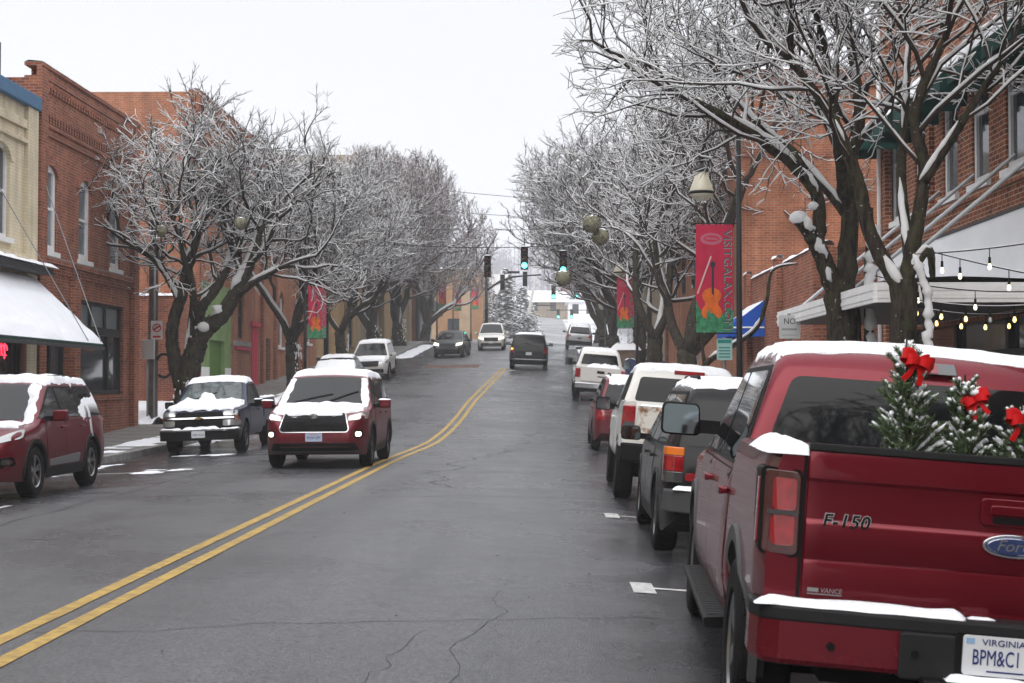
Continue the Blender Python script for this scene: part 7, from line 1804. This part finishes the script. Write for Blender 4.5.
        # vertical lettering, reading downwards
        me = text_mesh('VISITGALAX.COM', .2, .001, spacing=1.0); xs_ = [v.co.x for v in me.vertices]; W_ = max(xs_) - min(xs_); ys_ = [v.co.y for v in me.vertices]; Hh = max(ys_) - min(ys_)
        for v in me.vertices:
            t = (v.co.x - min(xs_)) / W_; hq = (v.co.y - min(ys_)) / Hh; e = v.co.z; c = bl(.74 + hq * .22, .95 - t * .92); v.co = Vector((c[0], c[1] - .0075 - e, c[2]))
        me.materials.append(LETT); link('banner_letters', me, cl)
        me2 = me.copy(); me2.materials.clear(); me2.materials.append(PALEL)
        for v in me2.vertices: v.co += Vector((.009, .0025, -.010))
        link('letter_outline', me2, cl)
    return p
lamp_post('black lamp post with the large crimson fiddle banner, on the right pavement', 3.92, 30, side_r(30), -1, banw=.74, banh=2.2, banz=2.72, hgt=6.75)
lamp_post('black lamp post with crimson fiddle banner before the orange brick building on the left', -9.48, 59.6, side_l(59.6), 1, banz=2.15, hgt=6.0, lamp=False)
lamp_post('black lamp post with a small far banner, right pavement', 3.95, 63, side_r(63), -1, hgt=6.2, lamp=True)
for x, Y, lab in ((-9.75, 138, 'left of three'), (-9.0, 150, 'middle of three'), (-7.6, 158, 'right of three')):
    lamp_post('far post with a crimson banner before the orange building, ' + lab, x, Y, g(Y) + .3, 1, banz=3.4, banh=2.2, lamp=False, hgt=6.2)
# utility poles
p = thing('utility_pole', 'brown wooden utility pole with a meter box beside the low brick wing', 'utility pole', (-12.08, 46.2, side_l(46))); q = MB(); q.tube([(0, 0, -.2), (.02, 0, 6.5), (0, 0, 9.2)], [.17, .14, .12], 12); q.build('shaft', WOODP, p, smooth=True)
q = MB(); q.box(-.27, .12, -.32, -.14, 1.95, 2.55); q.build('meter_box', mat('pale_grey_box', (.45, .46, .46), .5), p, bevel=.02); q = MB(); q.tube([(-.1, -.2, 0), (-.1, -.2, 1.95)], .035, 8); q.tube([(.1, -.2, 0.1), (.1, -.2, 6)], .03, 8); q.build('conduit', STEEL, p, smooth=True)
q = MB(); q.tube([(.38 + .26 * math.cos(a), -.1, 1.75 + .36 * math.sin(a)) for a in [R(-130 + 280 * i / 20) for i in range(21)]], .045, 8); q.build('cable_loop', BLACKP, p, smooth=True)
def flat_sign(name, label, x, Y, z, w, h, m, posth=None, cat='sign', bev=.03, post=True, off=-.05):
    s = thing(name, label, cat, (x, Y, z))
    q = MB(); q.prism(rounded([(-w / 2, 0), (w / 2, 0), (w / 2, h), (-w / 2, h)], bev), lambda a, b_: (a, off - .006, b_), lambda a, b_: (a, off, b_)); o = q.build('panel', m, s); recalc(o.data)
    if post: q = MB(); q.tube([(0, 0, -posth), (0, 0, h + .03)], .03, 8); q.build('post', STEEL, s)
    return s, o
WSIGN = mat('white_sign', (.62, .63, .63), .45, var=.05); SBLK = mat('sign_black', (.02, .02, .022), .5); SRED = mat('sign_red', (.45, .015, .02), .5)
s, o = flat_sign('parking_sign', 'small white and red sign on the wooden pole by the meter box', -11.85, 45.9, side_l(46) + 2.55, .36, .58, WSIGN, post=False, off=-.12)
q = MB(); q.lathe([(.10, .0), (.135, 0), (.135, .004), (.10, .004)], 20, Matrix.Translation((0, -.1275, .36)) @ Matrix.Rotation(PI / 2, 4, 'X'), closed=True); q.obox((0, -.1295, .36), (.1, 0, .06), (0, .0015, 0), (-.012, 0, .02)); q.box(-.12, .12, -.1295, -.1265, .06, .12); q.build('sign_print', SRED, o)
text_obj('sign_letter', 'P', .2, SBLK, Matrix.Translation((-.055, -.1268, .29)) @ Matrix.Rotation(PI / 2, 4, 'X'), o, extrude=.0005)
s, o = flat_sign('street_sign', 'white square sign reading NO on a post beside the canopy', 4.42, 27, 2.65, .38, .42, WSIGN, 2.5)
text_obj('sign_letters', 'NO', .15, SBLK, Matrix.Translation((0, -.0575, .26)) @ Matrix.Rotation(PI / 2, 4, 'X'), o, extrude=.0006, align='CENTER', width=.2)
q = MB(); [q.box(-.14 + .021 * i, -.14 + .021 * i + .013, -.0575, -.056, .15, .185) for i in range(13)]; q.box(-.14, .14, -.0575, -.056, .06, .067); q.build('sign_fine_print', mat('sign_grey', (.2, .2, .21), .5), o)
s, o = flat_sign('street_sign', 'pale teal parking sign under the fiddle banner', 3.42 + .1, 29.2, 2.3, .30, .42, mat('pale_teal_sign', (.32, .50, .47), .5), 2.2)
q = MB(); q.box(-.13, .13, -.0575, -.056, .33, .40); [q.box(-.11, .11, -.0575, -.056, .05 + .06 * i, .075 + .06 * i) for i in range(4)]; q.build('sign_print', mat('teal_print', (.03, .22, .19), .5), o)
s, o = flat_sign('blade_sign', 'tall black and white blade sign with the letters R and S among the left trees', -9.9, 110, g(110) + 5.5, 1.0, 3.0, SBLK, 5.2)
for lt_, zz in (('R', 1.75), ('S', .25)):
    q = MB(); q.box(-.42, .42, -.066, -.058, zz, zz + 1.05); q.build('letter_tile', WSIGN, o); text_obj('sign_letter', lt_, 1.2, SBLK, Matrix.Translation((0, -.0675, zz + .1)) @ Matrix.Rotation(PI / 2, 4, 'X'), o, extrude=.001, align='CENTER')
s, o = flat_sign('route_sign', 'small shield sign under a teal sign before the leaning tree on the right', 4.15, 100, g(100) + 3.0, .9, .9, mat('route_sign_tan', (.42, .43, .36), .5), 3.0, bev=.3)
q = MB(); q.box(-.5, .5, -.06, -.05, 1.0, 1.75); q.build('upper_panel', mat('teal_sign'), o); q = MB(); q.lathe([(.2, .0), (.27, 0), (.27, .004), (.2, .004)], 20, Matrix.Translation((0, -.0575, .45)) @ Matrix.Rotation(PI / 2, 4, 'X'), closed=True); q.build('sign_print', mat('sign_green', (.03, .15, .08), .5), o)
# mailbox, snow topped cabinet
mbx = thing('mailbox', 'dark blue street mailbox on the right pavement', 'mailbox', (3.78, 65, side_r(65))); q = MB(); pr = [(-.28, .15), (.28, .15), (.28, 1.0)] + [(.28 * math.cos(PI * i / 10), 1.0 + .28 * math.sin(PI * i / 10)) for i in range(1, 10)] + [(-.28, 1.0)]
q.prism(pr, lambda a, b_: (a, -.25, b_), lambda a, b_: (a, .25, b_)); o = q.build('box', mat('mailbox_blue', (.02, .04, .13), .4), mbx, bevel=.015); recalc(o.data); q = MB(); [q.box(a - .03, a + .03, b_ - .03, b_ + .03, 0, .16) for a in (-.22, .22) for b_ in (-.2, .2)]; q.build('legs', DARKMET, mbx)
q = MB(); q.snow(-.22, .22, -.24, .24, 1.22, .09, res=.05, seed=3); q.build('box_snow', SNOW, o, smooth=True)
cab_ = thing('cabinet', 'brown kerbside cabinet with a thick tilted cap of snow beyond the white pickups', 'cabinet', (3.85, 70.2, side_r(69))); q = MB(); q.box(-.55, .55, -.35, .35, 0, 1.5); o = q.build('box', mat('cabinet_brown', (.16, .11, .08), .7, var=.2), cab_, bevel=.02); q = MB(); q.snow(-.75, .75, -.45, .45, 1.5, .5, res=.09, seed=9); q.build('cabinet_snow', SNOW, o, smooth=True)
# decorative balls hung in the trees
BALL = mat('ball_moss', (.05, .05, .03), .8, var=.7, vscale=30, col2=(.30, .29, .2))
for k, (x, Y, z, r_, lab) in enumerate([(-10.0, 39, 5.85, .16, 'speckled ball hanging lowest at the left edge of the first left tree'), (-7.9, 39, 6.05, .17, 'large speckled ball hanging in the middle of the first left tree'), (-8.7, 47, 6.35, .18, 'speckled ball hanging right of centre behind the first left tree'), (-8.5, 50, 7.2, .2, 'speckled ball hanging between the first and second left trees'),
                                       (1.42, 43.5, 6.5, .27, 'speckled ball hanging over the road at the right trees, upper of two'), (1.68, 43.8, 6.15, .25, 'speckled ball hanging over the road at the right trees, lower of two'), (.83, 60, 6.1, .32, 'speckled ball hanging far over the road near the green lights')]):
    t_ = thing('hanging_ball', lab, 'ornament', (x, Y, z), (0, 0, k), 'speckled balls hung in the trees'); q = MB(); q.sphere((0, 0, 0), r_, 14, 10); q.build('ball', BALL, t_, smooth=True)
    rg = random.Random(k); q = MB()
    for _ in range(90):
        v = Vector((rg.gauss(0, 1), rg.gauss(0, 1), rg.gauss(0, 1))).normalized(); t2 = v.orthogonal().normalized(); a = rg.uniform(0, 6.28); t2 = Matrix.Rotation(a, 3, v) @ t2; q.tube([v * r_ * .96, v * r_ * 1.08 + t2 * r_ * .12, v * r_ * 1.0 + t2 * r_ * .3], r_ * .022, 3, False)
    q.build('twine', TWIG, t_); q = MB(); q.tube([(0, 0, r_), (0, 0, r_ + .5)], .008, 4); q.build('hook', CABLE, t_); q = MB(); q.snow(-r_ * .6, r_ * .6, -r_ * .6, r_ * .6, r_ * .74, r_ * .35, res=r_ / 4, seed=k); q.build('ball_snow', SNOW, t_, smooth=True)
# overhead wires
def wire(label, pts, r_, sag):
    a, b_ = Vector(pts[0]), Vector(pts[1]); t_ = thing('overhead_wire', label, 'wire', a); q = MB(); q.tube([a.lerp(b_, i / 24) - Vector((0, 0, sag * math.sin(PI * i / 24))) for i in range(25)], r_, 4); q.build('wire', CABLE, t_, world=True)
wire('upper thin wire crossing the sky between the tree rows', [(-14, 106, 16.5), (14, 118, 16.2)], .02, .6)
wire('lower thin wire crossing the sky between the tree rows', [(-14, 104, 14.6), (14, 112, 14.2)], .018, .5)
# string lights by the canopy
BULB = mat('lit_warm_bulb', (1, .85, .5), .3, emit=(1, .68, .22), es=2.2); BULBW = mat('lit_pale_bulb', (1, .95, .8), .3, emit=(1, .88, .6), es=1.5); BULBO = mat('unlit_bulb', (.5, .5, .48), .1)
def string_lights(label, a, b_, sag, n, ph=.0, m=None, off=(), drop=.1):
    a, b_ = Vector(a), Vector(b_); t_ = thing('string_lights', label, 'string lights', a, (0, 0, 0), 'strings of bulbs beside the canopy')
    P = lambda t: a.lerp(b_, t) - Vector((0, 0, sag * 4 * t * (1 - t)))
    q = MB(); q.tube([P(i / 24) for i in range(25)], .007, 5); q.build('wire', CABLE, t_, world=True)
    q = MB(); q.tube([P(i / 24) + Vector((0, 0, .012)) for i in range(3, 22)], .006, 4); q.build('wire_snow', SNOWT, t_, world=True)
    for k in range(n):
        c = P((k + .6 + ph) / (n + .4)); s_ = MB(); s_.tube([c, c - Vector((0, 0, drop))], .006, 4); s_.tube([c - Vector((0, 0, drop)), c - Vector((0, 0, drop + .075))], [.015, .018], 8); so = s_.build('socket', BLACKP, t_, world=True)
        u = MB(); u.lathe([(.001, -.08), (.015, -.076), (.024, -.056), (.022, -.034), (.014, -.01), (.012, .0)], 12, Matrix.Translation(c - Vector((0, 0, drop + .07)))); u.build('bulb', BULBO if k in off else (m or BULBW), so, smooth=True, world=True)
string_lights('topmost string of pale bulbs from the slim tree to the white sign board', (4.55, 18.4, 3.42), (6.6, 15.0, 3.62), .10, 5)
string_lights('second string of pale bulbs sloping down across the white sign board', (4.75, 18.4, 3.45), (6.9, 17.0, 2.85), .05, 4)
string_lights('lowest string of yellow bulbs under the canopy edge', (4.6, 19.3, 2.95), (7.0, 19.6, 2.95), .12, 7, m=BULB, off=(3,), drop=.06)
string_lights('short string of yellow bulbs behind the lowest string', (5.0, 20.3, 2.88), (7.1, 21.4, 2.9), .1, 5, .3, m=BULB, drop=.06)
string_lights('string of pale bulbs crossing from the canopy corner', (4.5, 20.4, 3.3), (7.0, 17.6, 3.05), .18, 4, .2)
# ------------------------------------------------------------------ winter haze
HZ = D.materials.new('haze'); HZ.use_nodes = True; hn = HZ.node_tree; hn.nodes.clear(); ho = hn.nodes.new('ShaderNodeOutputMaterial'); pv = hn.nodes.new('ShaderNodeVolumePrincipled')
pv.inputs['Color'].default_value = (.93, .95, 1, 1); pv.inputs['Density'].default_value = .0009; hn.links.new(pv.outputs['Volume'], ho.inputs['Volume'])
q = MB(); q.box(-950, 950, -70, 1310, -1.5, 130); tag(q.build('haze', HZ), kind='stuff')
